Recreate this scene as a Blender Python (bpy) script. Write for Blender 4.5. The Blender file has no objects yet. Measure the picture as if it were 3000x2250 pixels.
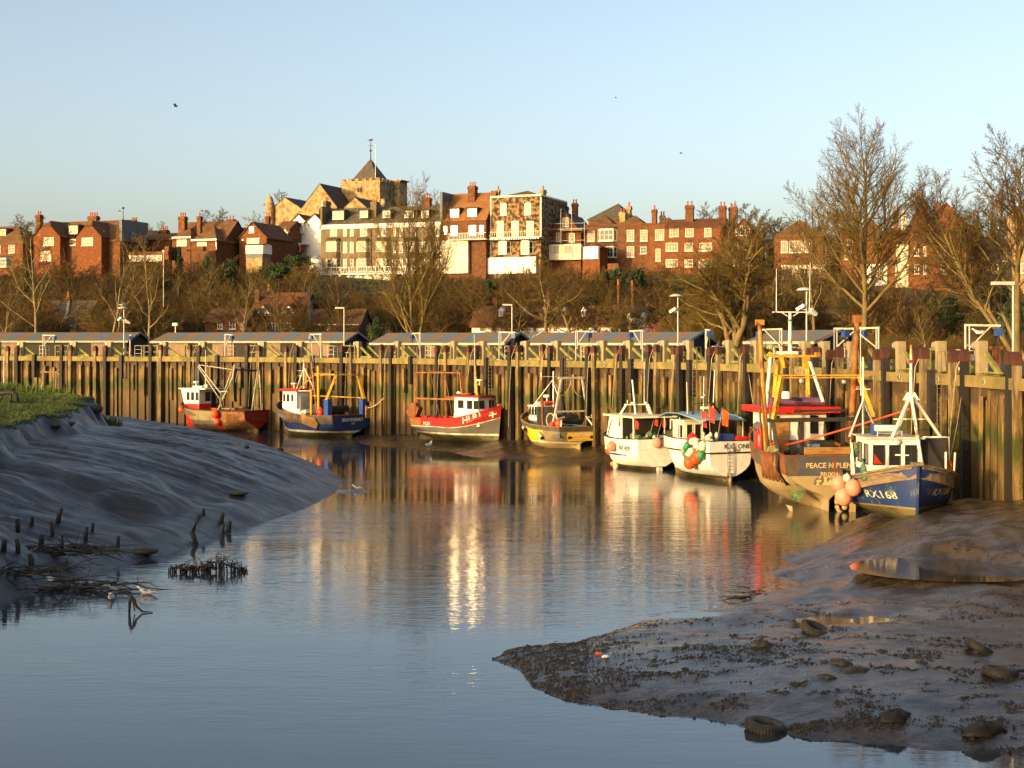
import bpy, math, random
import numpy as np
from mathutils import Vector, Matrix

# ---------------------------------------------------------------- basics
F, HC, YH = 4166.67, 8.2, 1010.0       # focal length in photo pixels, eye height above the water, horizon row
SUN_EL, SUN_AZ = math.radians(6.5), math.radians(47)   # sun behind the viewer, to the left
TOSUN = Vector((-math.sin(SUN_AZ)*math.cos(SUN_EL), -math.cos(SUN_AZ)*math.cos(SUN_EL), math.sin(SUN_EL)))
EYE = Vector((0, 0, HC))
sc = bpy.context.scene
COL = sc.collection
random.seed(7)

def gx(px, D): return (px-1500)*D/F
def gz(py, D): return HC-(py-YH)*D/F
def at(px, py, D): return Vector((gx(px, D), D, gz(py, D)))
def lerp(a, b, t): return a+(b-a)*t
def sstep(a, b, x):
    t = min(1, max(0, (x-a)/(b-a))); return t*t*(3-2*t)
def npsstep(a, b, x):
    t = np.clip((x-a)/(b-a), 0, 1); return t*t*(3-2*t)

class MB:
    """collects shapes and links them as one mesh object"""
    def __init__(s): s.v = []; s.f = []; s.m = []; s.s = []
    def add(s, vs, fs, mi=0, smooth=False):
        o = len(s.v); s.v.extend([tuple(v) for v in vs])
        for f in fs:
            s.f.append(tuple(i+o for i in f)); s.m.append(mi); s.s.append(smooth)
        return s
    def box(s, c, d, mi=0, R=None):
        hx, hy, hz = d[0]/2, d[1]/2, d[2]/2
        vs = [Vector((x, y, z)) for z in (-hz, hz) for y in (-hy, hy) for x in (-hx, hx)]
        c = Vector(c)
        vs = [(R @ v if R else v)+c for v in vs]
        return s.add(vs, [(0,2,3,1),(4,5,7,6),(0,1,5,4),(2,6,7,3),(0,4,6,2),(1,3,7,5)], mi)
    def bb(s, x0, x1, y0, y1, z0, z1, mi=0):
        return s.box(((x0+x1)/2, (y0+y1)/2, (z0+z1)/2), (abs(x1-x0), abs(y1-y0), abs(z1-z0)), mi)
    def bar(s, a, b, w, h=None, mi=0):
        a, b = Vector(a), Vector(b); d = b-a; h = h or w
        if d.length < 1e-6: return s
        R = d.to_track_quat('Y', 'Z').to_matrix()
        return s.box((a+b)/2, (w, d.length, h), mi, R)
    def cyl(s, a, b, r, r2=None, n=8, mi=0, cap=True, smooth=True):
        a, b = Vector(a), Vector(b); r2 = r if r2 is None else r2; d = b-a
        if d.length < 1e-6: return s
        R = d.to_track_quat('Z', 'Y').to_matrix()
        ring = [Vector((math.cos(2*math.pi*i/n), math.sin(2*math.pi*i/n), 0)) for i in range(n)]
        vs = [a+R @ (p*r) for p in ring]+[b+R @ (p*r2) for p in ring]
        s.add(vs, [(i, (i+1) % n, n+(i+1) % n, n+i) for i in range(n)], mi, smooth)
        if cap: s.add(vs[:n], [tuple(range(n))[::-1]], mi); s.add(vs[n:], [tuple(range(n))], mi)
        return s
    def tube(s, pts, r, n=6, mi=0):
        pts = [Vector(p) for p in pts]; rs = r if isinstance(r, (list, tuple)) else [r]*len(pts)
        vs = []
        for i, p in enumerate(pts):
            d = pts[min(i+1, len(pts)-1)]-pts[max(i-1, 0)]
            R = d.to_track_quat('Z', 'Y').to_matrix()
            vs += [p+R @ Vector((math.cos(2*math.pi*k/n)*rs[i], math.sin(2*math.pi*k/n)*rs[i], 0)) for k in range(n)]
        fs = [(i*n+k, i*n+(k+1) % n, (i+1)*n+(k+1) % n, (i+1)*n+k) for i in range(len(pts)-1) for k in range(n)]
        fs += [tuple(range(n))[::-1], tuple(range((len(pts)-1)*n, len(pts)*n))]
        return s.add(vs, fs, mi, True)
    def sag(s, a, b, drop, r, n=9, k=5, mi=0):
        a, b = Vector(a), Vector(b)
        return s.tube([a.lerp(b, i/(n-1))-Vector((0, 0, drop*4*(i/(n-1))*(1-i/(n-1)))) for i in range(n)], r, k, mi)
    def prism(s, poly, y0, y1, mi=0, mi_side=None):
        n = len(poly); ms = mi if mi_side is None else mi_side
        s.add([(x, y0, z) for x, z in poly], [tuple(range(n))], mi)
        s.add([(x, y1, z) for x, z in poly], [tuple(range(n))[::-1]], mi)
        s.add([(x, y0, z) for x, z in poly]+[(x, y1, z) for x, z in poly], [(i, n+i, n+(i+1) % n, (i+1) % n) for i in range(n)], ms)
        return s
    def ball(s, c, r, n=12, m=8, sc_=(1,1,1), mi=0):
        c = Vector(c); vs = []
        for j in range(m+1):
            th = math.pi*j/m
            for i in range(n):
                ph = 2*math.pi*i/n
                vs.append(c+Vector((r*sc_[0]*math.sin(th)*math.cos(ph), r*sc_[1]*math.sin(th)*math.sin(ph), r*sc_[2]*math.cos(th))))
        return s.add(vs, [(j*n+i, (j+1)*n+i, (j+1)*n+(i+1) % n, j*n+(i+1) % n) for j in range(m) for i in range(n)], mi, True)
    def lathe(s, c, prof, n=14, mi=0, axis=None):
        c = Vector(c); R = Vector(axis).to_track_quat('Z', 'Y').to_matrix() if axis else Matrix.Identity(3)
        vs = [c+R @ Vector((r*math.cos(2*math.pi*i/n), r*math.sin(2*math.pi*i/n), z)) for r, z in prof for i in range(n)]
        return s.add(vs, [(j*n+i, j*n+(i+1) % n, (j+1)*n+(i+1) % n, (j+1)*n+i) for j in range(len(prof)-1) for i in range(n)], mi, True)
    def build(s, name, mats, parent=None, **k):
        me = bpy.data.meshes.new(name)
        me.from_pydata(s.v, [], s.f)
        mats = mats if isinstance(mats, (list, tuple)) else [mats]
        for m in mats: me.materials.append(m)
        if len(mats) > 1: me.polygons.foreach_set('material_index', s.m)
        me.polygons.foreach_set('use_smooth', s.s)
        me.update()
        return link(name, me, parent, **k)

def link(name, me, parent=None, label=None, cat=None, group=None, kind=None, loc=None):
    o = bpy.data.objects.new(name, me); COL.objects.link(o)
    if parent is not None: o.parent = parent
    if label: o['label'] = label
    if cat: o['category'] = cat
    if group: o['group'] = group
    if kind: o['kind'] = kind
    if loc is not None: o.location = loc
    return o

def thing(name, label, cat, loc=(0,0,0), rz=0, group=None):
    o = link(name, None, None, label, cat, group, None, loc)
    o.rotation_euler = (0, 0, rz); o.empty_display_size = .3
    return o

def copy_tree(o, parent=None, loc=None, rz=None, label=None):
    c = o.copy(); COL.objects.link(c); c.parent = parent
    if loc is not None: c.location = loc
    if rz is not None: c.rotation_euler = (0, 0, rz)
    if label: c['label'] = label
    for ch in KIDS(o): copy_tree(ch, c)
    return c
def KIDS(o): return [c for c in COL.objects if c.parent == o]

# ---------------------------------------------------------------- materials
def sock(n, *names):
    for x in names:
        if x in n.inputs: return n.inputs[x]
class NT:
    def __init__(s, name):
        s.mat = bpy.data.materials.new(name); s.mat.use_nodes = True
        s.t = s.mat.node_tree; s.p = s.t.nodes['Principled BSDF']
    def n(s, typ, **kw):
        x = s.t.nodes.new(typ)
        for k, v in kw.items(): setattr(x, k, v)
        return x
    def l(s, a, b): s.t.links.new(a, b)
    def coord(s, scale=(1,1,1), kind='Object'):
        tc = s.n('ShaderNodeTexCoord'); mp = s.n('ShaderNodeMapping'); mp.inputs['Scale'].default_value = scale
        s.l(tc.outputs[kind], mp.inputs['Vector']); return mp.outputs['Vector']
    def noise(s, vec, scale, detail=4, rough=.55, dist=0):
        x = s.n('ShaderNodeTexNoise'); x.inputs['Scale'].default_value = scale; x.inputs['Detail'].default_value = detail
        x.inputs['Roughness'].default_value = rough; x.inputs['Distortion'].default_value = dist
        if vec is not None: s.l(vec, x.inputs['Vector'])
        return x.outputs['Fac']
    def ramp(s, fac, stops):
        r = s.n('ShaderNodeValToRGB'); e = r.color_ramp.elements
        while len(e) > 1: e.remove(e[-1])
        for i, (p, c) in enumerate(stops):
            c = (c, c, c) if isinstance(c, (int, float)) else c
            x = e[0] if i == 0 else e.new(p)
            x.position = p; x.color = (*c, 1)
        s.l(fac, r.inputs['Fac']); return r.outputs['Color']
    def mix(s, f, a, b, mode='MIX'):
        m = s.n('ShaderNodeMix', data_type='RGBA', blend_type=mode)
        for k, v in ((0, f), (6, a), (7, b)):
            if hasattr(v, 'default_value') or hasattr(v, 'links'): s.l(v, m.inputs[k])
            else: m.inputs[k].default_value = v if k == 0 else (*v, 1)
        return m.outputs[2]
    def math(s, op, a, b=None):
        m = s.n('ShaderNodeMath', operation=op)
        for i, v in enumerate((a, b)):
            if v is None: continue
            if isinstance(v, (int, float)): m.inputs[i].default_value = v
            else: s.l(v, m.inputs[i])
        return m.outputs[0]
    def bump(s, h, strength=.5, dist=.05):
        b = s.n('ShaderNodeBump'); b.inputs['Strength'].default_value = strength; b.inputs['Distance'].default_value = dist
        s.l(h, b.inputs['Height']); s.l(b.outputs[0], s.p.inputs['Normal'])
    def set(s, **k):
        for a, v in k.items():
            i = s.p.inputs[a.replace('_', ' ')]
            if hasattr(v, 'links'): s.l(v, i)
            elif isinstance(v, (tuple, list)): i.default_value = (*v, 1)
            else: i.default_value = v

def mk(name, c1, c2=None, rough=.75, ns=3., lo=.38, hi=.62, sc_=(1,1,1), stain=None, st=(.56, .7), ss=2., ssc=(1,1,.25), bump=0., bs=12., metal=0., spec=.35, detail=5, coat=0):
    """mottled colour c1/c2 by noise, with an optional stain that runs down the surface"""
    t = NT(name)
    c2 = c2 or tuple(x*.72 for x in c1)
    col = t.mix(t.ramp(t.noise(t.coord(sc_), ns, detail), [(lo, 0.), (hi, 1.)]), c1, c2)
    if stain:
        col = t.mix(t.ramp(t.noise(t.coord(ssc), ss, 6, .65), [(st[0], 0.), (st[1], 1.)]), col, stain)
    t.l(col, t.p.inputs['Base Color'])
    t.set(Roughness=rough, Metallic=metal)
    t.p.inputs['Specular IOR Level'].default_value = spec
    if bump: t.bump(t.noise(t.coord(sc_), bs, 4), bump, .04)
    return t.mat

RUST = (.17, .05, .015); ALGAE = (.07, .085, .012); GRIME = (.10, .075, .035)
M = {}
def mats():
    M['white'] = mk('white_paint', (.78,.75,.68), (.66,.62,.54), .45, 2.5, stain=(.34,.2,.08), st=(.66,.8), ss=1.6)
    M['cream'] = mk('cream_render', (.74,.66,.48), (.62,.54,.38), .7, .8, stain=(.42,.34,.2), st=(.6,.8), ss=.6)
    M['frame'] = mk('white_frame', (.66,.63,.56), (.55,.52,.46), .5, 4)
    t = NT('window_glass'); t.set(Base_Color=(.022,.022,.022), Roughness=.10); t.p.inputs['Specular IOR Level'].default_value = .4; M['glass'] = t.mat
    t = NT('curtained_glass'); t.l(t.mix(t.ramp(t.noise(t.coord((6,1,.3)), 2.2, 3), [(.4,0.),(.6,1.)]), (.36,.30,.19), (.11,.085,.05)), t.p.inputs['Base Color'])
    t.set(Roughness=.28); t.p.inputs['Specular IOR Level'].default_value = .22; M['curtain'] = t.mat
    t = NT('sunlit_glass'); t.set(Base_Color=(.5,.45,.36), Roughness=.19); t.p.inputs['Specular IOR Level'].default_value = 1.; M['glint'] = t.mat
    t = NT('boat_window_glass'); t.set(Base_Color=(.018,.02,.022), Roughness=.08); M['bglass'] = t.mat
    M['brick'] = mk('red_brick', (.150,.064,.030), (.085,.040,.020), .9, 1.6, stain=(.13,.075,.035), st=(.52,.72), ss=.5, ssc=(1,1,.6), spec=.15)
    M['brick2'] = mk('orange_brick', (.190,.072,.028), (.115,.047,.021), .9, 1.4, stain=(.15,.07,.03), st=(.56,.75), ss=.5, ssc=(1,1,.6), spec=.15)
    M['brownbrick'] = mk('brown_brick', (.18,.075,.030), (.10,.045,.02), .9, 1.6, stain=(.09,.05,.025), st=(.54,.72), ss=.5, spec=.15)
    M['tilehung'] = mk('hung_tiles', (.185,.064,.026), (.11,.043,.018), .9, 2.2, sc_=(1,1,3), stain=(.44,.13,.04), st=(.58,.66), ss=1.3, ssc=(1,1,2), spec=.15)
    M['flint'] = mk('flint_wall', (.25,.16,.075), (.042,.027,.017), .85, 1.5, .44, .56, spec=.2, detail=3)
    M['stone'] = mk('rag_stone', (.40,.28,.135), (.22,.145,.068), .9, .9, .40, .60, stain=(.16,.10,.05), st=(.56,.72), ss=.9, ssc=(1,1,1), spec=.15, bump=.6, bs=2)
    M['render'] = mk('grey_render', (.19,.14,.075), (.13,.095,.053), .9, .5, stain=(.13,.095,.055), st=(.52,.72), ss=.5, spec=.15)
    M['tile'] = mk('brown_roof_tiles', (.16,.075,.035), (.10,.05,.028), .9, .9, stain=(.15,.115,.035), st=(.5,.72), ss=.5, ssc=(1,1,1), spec=.15)
    M['redtile'] = mk('red_roof_tiles', (.155,.060,.028), (.092,.04,.02), .9, 1.2, stain=(.12,.06,.03), st=(.54,.72), ss=.6, ssc=(1,1,1), spec=.15)
    M['slate'] = mk('grey_slate', (.115,.095,.06), (.065,.055,.04), .75, .8, stain=(.19,.16,.1), st=(.58,.7), ss=.8, ssc=(1,1,1), spec=.25)
    M['darkroof'] = mk('dark_lead_roof', (.055,.045,.04), (.035,.03,.028), .7, .8, spec=.25)
    t = NT('orange_pantiles')
    w = t.n('ShaderNodeTexWave', wave_type='BANDS', bands_direction='X'); w.inputs['Scale'].default_value = 1.6; w.inputs['Distortion'].default_value = .3
    t.l(t.coord(), w.inputs['Vector'])
    c = t.mix(t.ramp(t.noise(t.coord(), .7, 5), [(.4,0.),(.62,1.)]), (.30,.105,.03), (.34,.19,.035))
    t.l(t.mix(t.ramp(w.outputs['Fac'], [(.1,.0),(.5,.75)]), (.12,.045,.02), c), t.p.inputs['Base Color']); t.set(Roughness=.9); M['pantile'] = t.mat
    M['potred'] = mk('terracotta', (.42,.10,.05), None, .85, 3)
    M['black'] = mk('black_tar', (.018,.016,.015), (.03,.026,.022), .7, 3)
    M['blackwood'] = mk('black_weatherboard', (.014,.012,.010), (.024,.019,.014), .75, 2, sc_=(.4,1,6), bump=.5, bs=3)
    M['ply'] = mk('weathered_boards', (.27,.18,.11), (.18,.115,.07), .8, 2.4, sc_=(5,1,.4), stain=(.17,.10,.06), st=(.56,.7))
    M['galv'] = mk('galvanised_steel', (.42,.40,.36), (.33,.30,.26), .5, 3, metal=.3)
    M['steelpole'] = mk('grey_pole', (.60,.56,.48), (.48,.44,.37), .5, 3, metal=.2)
    M['bluebox'] = mk('blue_paint', (.025,.07,.27), None, .45, 4)
    M['yellow'] = mk('yellow_paint', (.58,.32,.022), (.45,.22,.018), .55, 2.5, stain=RUST, st=(.56,.66), ss=2.2, ssc=(1,1,.6))
    M['rustyellow'] = mk('rust_streaked_yellow_paint', (.42,.235,.03), (.30,.15,.025), .6, 2.5, stain=RUST, st=(.5,.6), ss=2.6, ssc=(1,1,.5))
    M['hullyellow'] = mk('yellow_hull_paint', (.80,.45,.012), (.70,.38,.012), .35, 1.5, stain=(.38,.22,.03), st=(.66,.8), ss=1.5, coat=.2)
    M['red'] = mk('red_paint', (.36,.020,.012), (.28,.018,.012), .4, 2, stain=(.25,.03,.015), st=(.62,.75), ss=1.2)
    M['brightred'] = mk('bright_red_paint', (.80,.018,.012), (.70,.018,.012), .35, 2)
    M['darkred'] = mk('dark_red_paint', (.30,.022,.018), (.24,.02,.016), .4, 2, stain=(.15,.03,.02), st=(.62,.75))
    M['blue'] = mk('blue_hull_paint', (.018,.042,.14), (.016,.032,.10), .45, 1.6, stain=(.05,.045,.045), st=(.54,.7), ss=1.2, ssc=(1,1,.4))
    M['oldblue'] = mk('worn_blue_paint', (.018,.042,.145), (.015,.032,.11), .5, 1.4, stain=(.13,.15,.13), st=(.55,.66), ss=2.4, ssc=(1,1,.5))
    M['brightblue'] = mk('bright_blue_paint', (.02,.075,.30), (.018,.055,.22), .4, 1.6)
    M['oldhull'] = mk('worn_dark_hull', (.105,.085,.055), (.07,.055,.04), .6, 1.6, stain=RUST, st=(.6,.7), ss=1.6, ssc=(1,1,.3))
    M['greyhull'] = mk('grey_hull_paint', (.125,.11,.085), (.095,.083,.066), .5, 1.2, stain=(.22,.16,.09), st=(.62,.75), ss=1.2)
    M['khaki'] = mk('khaki_hull_paint', (.24,.19,.09), (.19,.15,.07), .55, 1.6, stain=(.09,.07,.04), st=(.58,.72), ss=1.4)
    M['bootwhite'] = mk('white_waterline', (.70,.65,.5), (.5,.43,.28), .55, 2, stain=(.22,.17,.07), st=(.52,.7), ss=2)
    M['foul'] = mk('muddy_antifouling', (.15,.115,.05), (.09,.07,.03), .7, 1.4, stain=(.045,.06,.01), st=(.5,.6), ss=1.8, ssc=(1,1,.7))
    M['mudhull'] = mk('silt_covered_plates', (.36,.27,.13), (.29,.21,.10), .75, 1.1, stain=(.06,.075,.015), st=(.6,.66), ss=1.1, ssc=(1,1,.8))
    M['rustwood'] = mk('rusty_plate', (.30,.12,.03), (.17,.065,.02), .8, 2.2, stain=(.40,.22,.05), st=(.56,.68), ss=2)
    M['rust'] = mk('rusted_steel', (.20,.07,.02), (.11,.04,.018), .8, 3, stain=(.40,.20,.05), st=(.6,.7))
    M['wood'] = mk('varnished_timber', (.34,.18,.05), (.22,.105,.03), .6, 2, sc_=(1,1,4))
    M['oldwood'] = mk('weathered_timber', (.22,.155,.085), (.13,.09,.05), .85, 2.5, sc_=(1,1,3), stain=(.30,.24,.15), st=(.56,.7))
    M['orange'] = mk('orange_plastic', (.78,.10,.02), (.66,.075,.02), .4, 3)
    M['pink'] = mk('faded_pink_plastic', (.72,.26,.16), (.62,.20,.13), .5, 2.5, stain=(.45,.24,.14), st=(.6,.75))
    M['buoyred'] = mk('red_plastic', (.70,.05,.03), None, .4, 3)
    M['green'] = mk('green_plastic', (.012,.22,.075), None, .45, 3)
    M['net'] = mk('green_net', (.10,.19,.085), (.04,.10,.075), .95, 6, stain=(.25,.26,.08), st=(.5,.62), ss=4, ssc=(1,1,1), bump=1, bs=20)
    M['rope'] = mk('pale_rope', (.46,.38,.22), (.34,.27,.15), .9, 6)
    M['wire'] = mk('dull_wire', (.20,.15,.09), None, .7, 4)
    M['palepipe'] = mk('pale_grey_tube', (.52,.48,.38), (.40,.35,.25), .5, 3, stain=RUST, st=(.62,.7))
    M['whitepipe'] = mk('rust_flecked_white_tube', (.78,.72,.60), (.68,.61,.49), .5, 3, stain=(.30,.11,.03), st=(.58,.66), ss=2.6, ssc=(1,1,.7))
    M['deck'] = mk('dirty_deck', (.075,.06,.045), (.12,.09,.06), .8, 2.5)
    M['inblue'] = mk('blue_grey_bulwark', (.10,.115,.125), (.075,.08,.085), .6, 2)
    M['skyblue'] = mk('pale_blue_awning', (.20,.34,.42), (.15,.27,.35), .5, 1.4, stain=(.5,.5,.45), st=(.62,.7))
    M['purple'] = mk('purple_tarpaulin', (.16,.07,.14), None, .6, 2)
    M['lettering'] = mk('white_lettering', (.80,.76,.62), None, .5, 8)
    M['ochre'] = mk('ochre_lettering', (.72,.50,.22), (.62,.30,.08), .6, 4)
    M['wornletter'] = mk('worn_lettering', (.58,.50,.30), (.18,.18,.14), .6, 6, .48, .6)
    M['darkletter'] = mk('black_lettering', (.03,.025,.025), None, .5, 4)
    M['flagred'] = mk('red_flag_cloth', (.62,.02,.03), (.72,.07,.02), .8, 2)
    M['rubber'] = mk('muddy_tyre_rubber', (.022,.02,.018), (.05,.042,.032), .7, 4)
    M['rockm'] = mk('muddy_rock', (.055,.043,.03), (.03,.025,.02), .6, 3, bump=.6, bs=6)
    M['weed'] = mk('dark_seaweed', (.026,.02,.013), (.015,.012,.009), .6, 5)
    M['stakewood'] = mk('wet_dark_timber', (.030,.024,.018), (.018,.014,.011), .6, 4, sc_=(3,3,.6))
    M['gullwhite'] = mk('white_feathers', (.72,.70,.66), (.58,.56,.52), .8, 6)
    M['gullgrey'] = mk('grey_feathers', (.20,.18,.16), (.12,.10,.09), .8, 6)
    M['bark'] = mk('brown_bark', (.19,.135,.05), (.115,.08,.03), .9, 2.5, sc_=(1,1,.3), stain=(.14,.14,.03), st=(.54,.7))  # mottled brown bark with olive stains
    M['palebark'] = mk('pale_bark', (.25,.19,.09), (.16,.115,.05), .9, 2.5, sc_=(1,1,.3), stain=(.13,.12,.04), st=(.56,.7))
    M['twig'] = mk('olive_twigs', (.145,.096,.019), (.088,.056,.013), .9, .5)
    M['twigbrown'] = mk('brown_twigs', (.105,.056,.016), (.062,.034,.011), .9, .35, stain=(.105,.08,.015), st=(.5,.62), ss=.25, ssc=(1,1,1))
    M['leaf'] = mk('evergreen_leaves', (.032,.055,.012), (.016,.030,.008), .7, 1.2, stain=(.07,.085,.015), st=(.56,.7), ss=.9, ssc=(1,1,1))
    M['ivy'] = mk('ivy_leaves', (.045,.058,.014), (.02,.032,.009), .65, 1.2, stain=(.10,.095,.02), st=(.54,.7), ss=.7, ssc=(1,1,1))
    M['grassm'] = mk('grass_blades', (.085,.12,.014), (.05,.08,.012), .8, .8, stain=(.16,.14,.03), st=(.56,.7), ss=.6, ssc=(1,1,1))
    M['blossom'] = mk('pink_blossom', (.40,.13,.16), (.26,.08,.09), .9, 2)
    M['asphalt'] = mk('quay_asphalt', (.06,.055,.05), (.04,.036,.033), .9, 1)
    M['concrete'] = mk('bridge_concrete', (.26,.24,.2), None, .9, .6)
mats()

# ---------------------------------------------------------------- camera, sky, sun
cam = bpy.data.cameras.new('camera'); co = bpy.data.objects.new('camera', cam); COL.objects.link(co)
co.location = EYE; co.rotation_euler = (math.pi/2, 0, 0)
cam.sensor_width = 36; cam.lens = 36*F/3000; cam.shift_y = -(1125-YH)/3000; cam.clip_end = 5000; cam.clip_start = .1
sc.camera = co
w = bpy.data.worlds.new('World'); sc.world = w; w.use_nodes = True
bg = w.node_tree.nodes['Background']; sky = w.node_tree.nodes.new('ShaderNodeTexSky'); sky.sky_type = 'NISHITA'
sky.sun_disc = False; sky.sun_elevation = SUN_EL; sky.sun_rotation = math.radians(180)+SUN_AZ
sky.altitude = 0; sky.air_density = .60; sky.dust_density = 4.0; sky.ozone_density = 0.
w.node_tree.links.new(sky.outputs[0], bg.inputs[0]); bg.inputs[1].default_value = .15
sun = bpy.data.lights.new('sun', 'SUN'); sun.energy = 2.05; sun.angle = math.radians(.55); sun.color = (1, .66, .27)
so = bpy.data.objects.new('sun', sun); COL.objects.link(so); so.location = (-60, -60, 60)
so.rotation_euler = (-TOSUN).to_track_quat('-Z', 'Y').to_euler()
sc.view_settings.view_transform = 'Standard'; sc.view_settings.look = 'None'; sc.view_settings.gamma = 1
sc.view_settings.exposure = 1.5
sc.cycles.use_denoising = True
sc.cycles.max_bounces = 6; sc.cycles.diffuse_bounces = 2; sc.cycles.glossy_bounces = 4; sc.cycles.transmission_bounces = 2
sc.cycles.sample_clamp_indirect = 12
sc.cycles.caustics_reflective = True
# ---------------------------------------------------------------- noise and distance helpers for the terrain
_rng = np.random.RandomState(11)
_LAT = _rng.rand(256, 256)
def vnoise(x, y):
    xi, yi = np.floor(x).astype(int), np.floor(y).astype(int); fx, fy = x-xi, y-yi
    fx, fy = fx*fx*(3-2*fx), fy*fy*(3-2*fy)
    g = lambda a, b: _LAT[a % 256, b % 256]
    return (g(xi,yi)*(1-fx)+g(xi+1,yi)*fx)*(1-fy)+(g(xi,yi+1)*(1-fx)+g(xi+1,yi+1)*fx)*fy
def fbm(x, y, o=4):
    s = 0; a = .5; n = 0
    for i in range(o): s = s+a*vnoise(x*2**i+17.3*i, y*2**i+5.1*i); n += a; a *= .5
    return s/n
def sdist(X, Y, poly):
    """distance to a closed outline, positive inside"""
    d = np.full(X.shape, 1e9); ins = np.zeros(X.shape, bool); n = len(poly)
    for i in range(n):
        (x0, y0), (x1, y1) = poly[i], poly[(i+1) % n]
        dx, dy = x1-x0, y1-y0; L = dx*dx+dy*dy or 1e-9
        t = np.clip(((X-x0)*dx+(Y-y0)*dy)/L, 0, 1)
        d = np.minimum(d, np.hypot(X-x0-t*dx, Y-y0-t*dy))
        c = ((y0 > Y) != (y1 > Y)) & (X < (x1-x0)*(Y-y0)/((y1-y0) or 1e-9)+x0); ins ^= c
    return np.where(ins, d, -d)
def ldist(X, Y, line):
    d = np.full(X.shape, 1e9)
    for (x0, y0), (x1, y1) in zip(line[:-1], line[1:]):
        dx, dy = x1-x0, y1-y0; t = np.clip(((X-x0)*dx+(Y-y0)*dy)/(dx*dx+dy*dy), 0, 1)
        d = np.minimum(d, np.hypot(X-x0-t*dx, Y-y0-t*dy))
    return d
def on0(px, py, z=0): D = (HC-z)*F/(py-YH); return (gx(px, D), D)
def grid_mesh(name, X, Y, Z, mat, cut=None, **k):
    ny, nx = X.shape
    vs = np.stack([X, Y, Z], -1).reshape(-1, 3)
    i = np.arange(ny*nx).reshape(ny, nx)
    q = np.stack([i[:-1,:-1], i[:-1,1:], i[1:,1:], i[1:,:-1]], -1).reshape(-1, 4)
    if cut is not None:
        zz = vs[:,2][q]; q = q[zz.min(1) > cut] if cut == -1 else q[zz.max(1) > cut]
        u = np.unique(q); re = np.full(len(vs), -1); re[u] = np.arange(len(u)); vs = vs[u]; q = re[q]
    me = bpy.data.meshes.new(name)
    me.vertices.add(len(vs)); me.vertices.foreach_set('co', vs.ravel())
    me.loops.add(q.size); me.loops.foreach_set('vertex_index', q.ravel())
    me.polygons.add(len(q)); me.polygons.foreach_set('loop_start', np.arange(len(q))*4); me.polygons.foreach_set('loop_total', np.full(len(q), 4))
    me.update(calc_edges=True); me.polygons.foreach_set('use_smooth', np.ones(len(q), bool)); me.materials.append(mat)
    return link(name, me, **k)

# ---------------------------------------------------------------- line of the quay wall (plan), left to right
def catmull(P, n=12):
    out = []
    for i in range(len(P)-1):
        p0, p1, p2, p3 = P[max(i-1, 0)], P[i], P[i+1], P[min(i+2, len(P)-1)]
        for k in range(n):
            t = k/n
            out.append(tuple(.5*((2*p1[j])+(p2[j]-p0[j])*t+(2*p0[j]-5*p1[j]+4*p2[j]-p3[j])*t*t+(3*p1[j]-p0[j]-3*p2[j]+p3[j])*t**3) for j in (0, 1)))
    out.append(P[-1]); return out
WALL = catmull([(-95, 166), (-62, 153), (-49.9, 148.6), (-26.5, 138), (-12.2, 127), (0, 111), (8.6, 100.5), (13.3, 93), (16.3, 85), (17.7, 78.5), (18.9, 71), (19.8, 63), (20.2, 58), (20.3, 50), (20.2, 38), (19.5, 20), (19, 4)])
DECK = 7.0
def wall_at(px):
    """point of the wall seen at photo column px -> (x, y, unit direction along the wall to the right)"""
    k = (px-1500)/F
    for (x0, y0), (x1, y1) in zip(WALL[:-1], WALL[1:]):
        a, b = x0-k*y0, x1-k*y1
        if a <= 0 <= b or b <= 0 <= a:
            t = a/(a-b) if a != b else 0
            L = math.hypot(x1-x0, y1-y0)
            return x0+t*(x1-x0), y0+t*(y1-y0), ((x1-x0)/L, (y1-y0)/L)
    raise ValueError(px)

# ---------------------------------------------------------------- mud, grass bank, water
def mud_mat(name, base, dark, streak, rot=0, rough=((.36,.08),(.5,.20),(.64,.42)), bump=.33):
    t = NT(name)
    v = t.coord(); tc = t.n('ShaderNodeTexCoord'); mp = t.n('ShaderNodeMapping'); mp.inputs['Scale'].default_value = streak; mp.inputs['Rotation'].default_value = (0, 0, rot)
    t.l(tc.outputs['Object'], mp.inputs['Vector']); vs_ = mp.outputs['Vector']
    n1 = t.noise(v, .35, 6, .6); n2 = t.noise(vs_, 1.1, 7, .66, .6); n3 = t.noise(v, 5, 6, .65); n4 = t.noise(v, 17, 4, .6)
    col = t.mix(t.ramp(n2, [(.44, 0.), (.56, 1.)]), base, dark)
    col = t.mix(t.ramp(n3, [(.54, 0.), (.64, .85)]), col, tuple(x*.45 for x in dark))
    t.l(col, t.p.inputs['Base Color'])
    t.l(t.ramp(t.math('ADD', t.math('MULTIPLY', n1, .5), t.math('MULTIPLY', n2, .5)), list(rough)), t.p.inputs['Roughness'])
    t.p.inputs['Specular IOR Level'].default_value = .65
    t.bump(t.math('ADD', t.math('ADD', n2, t.math('MULTIPLY', n3, .5)), t.math('MULTIPLY', n4, .22)), bump, .12)
    return t.mat
M['mud'] = mud_mat('wet_mud', (.060,.043,.026), (.030,.022,.014), (.8,1.5,1), .2)
M['mudbank'] = mud_mat('wet_bank_mud', (.034,.029,.026), (.016,.0125,.010), (.16,1.25,1), -.22, ((.36,.22),(.5,.40),(.64,.62)), .8)

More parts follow.
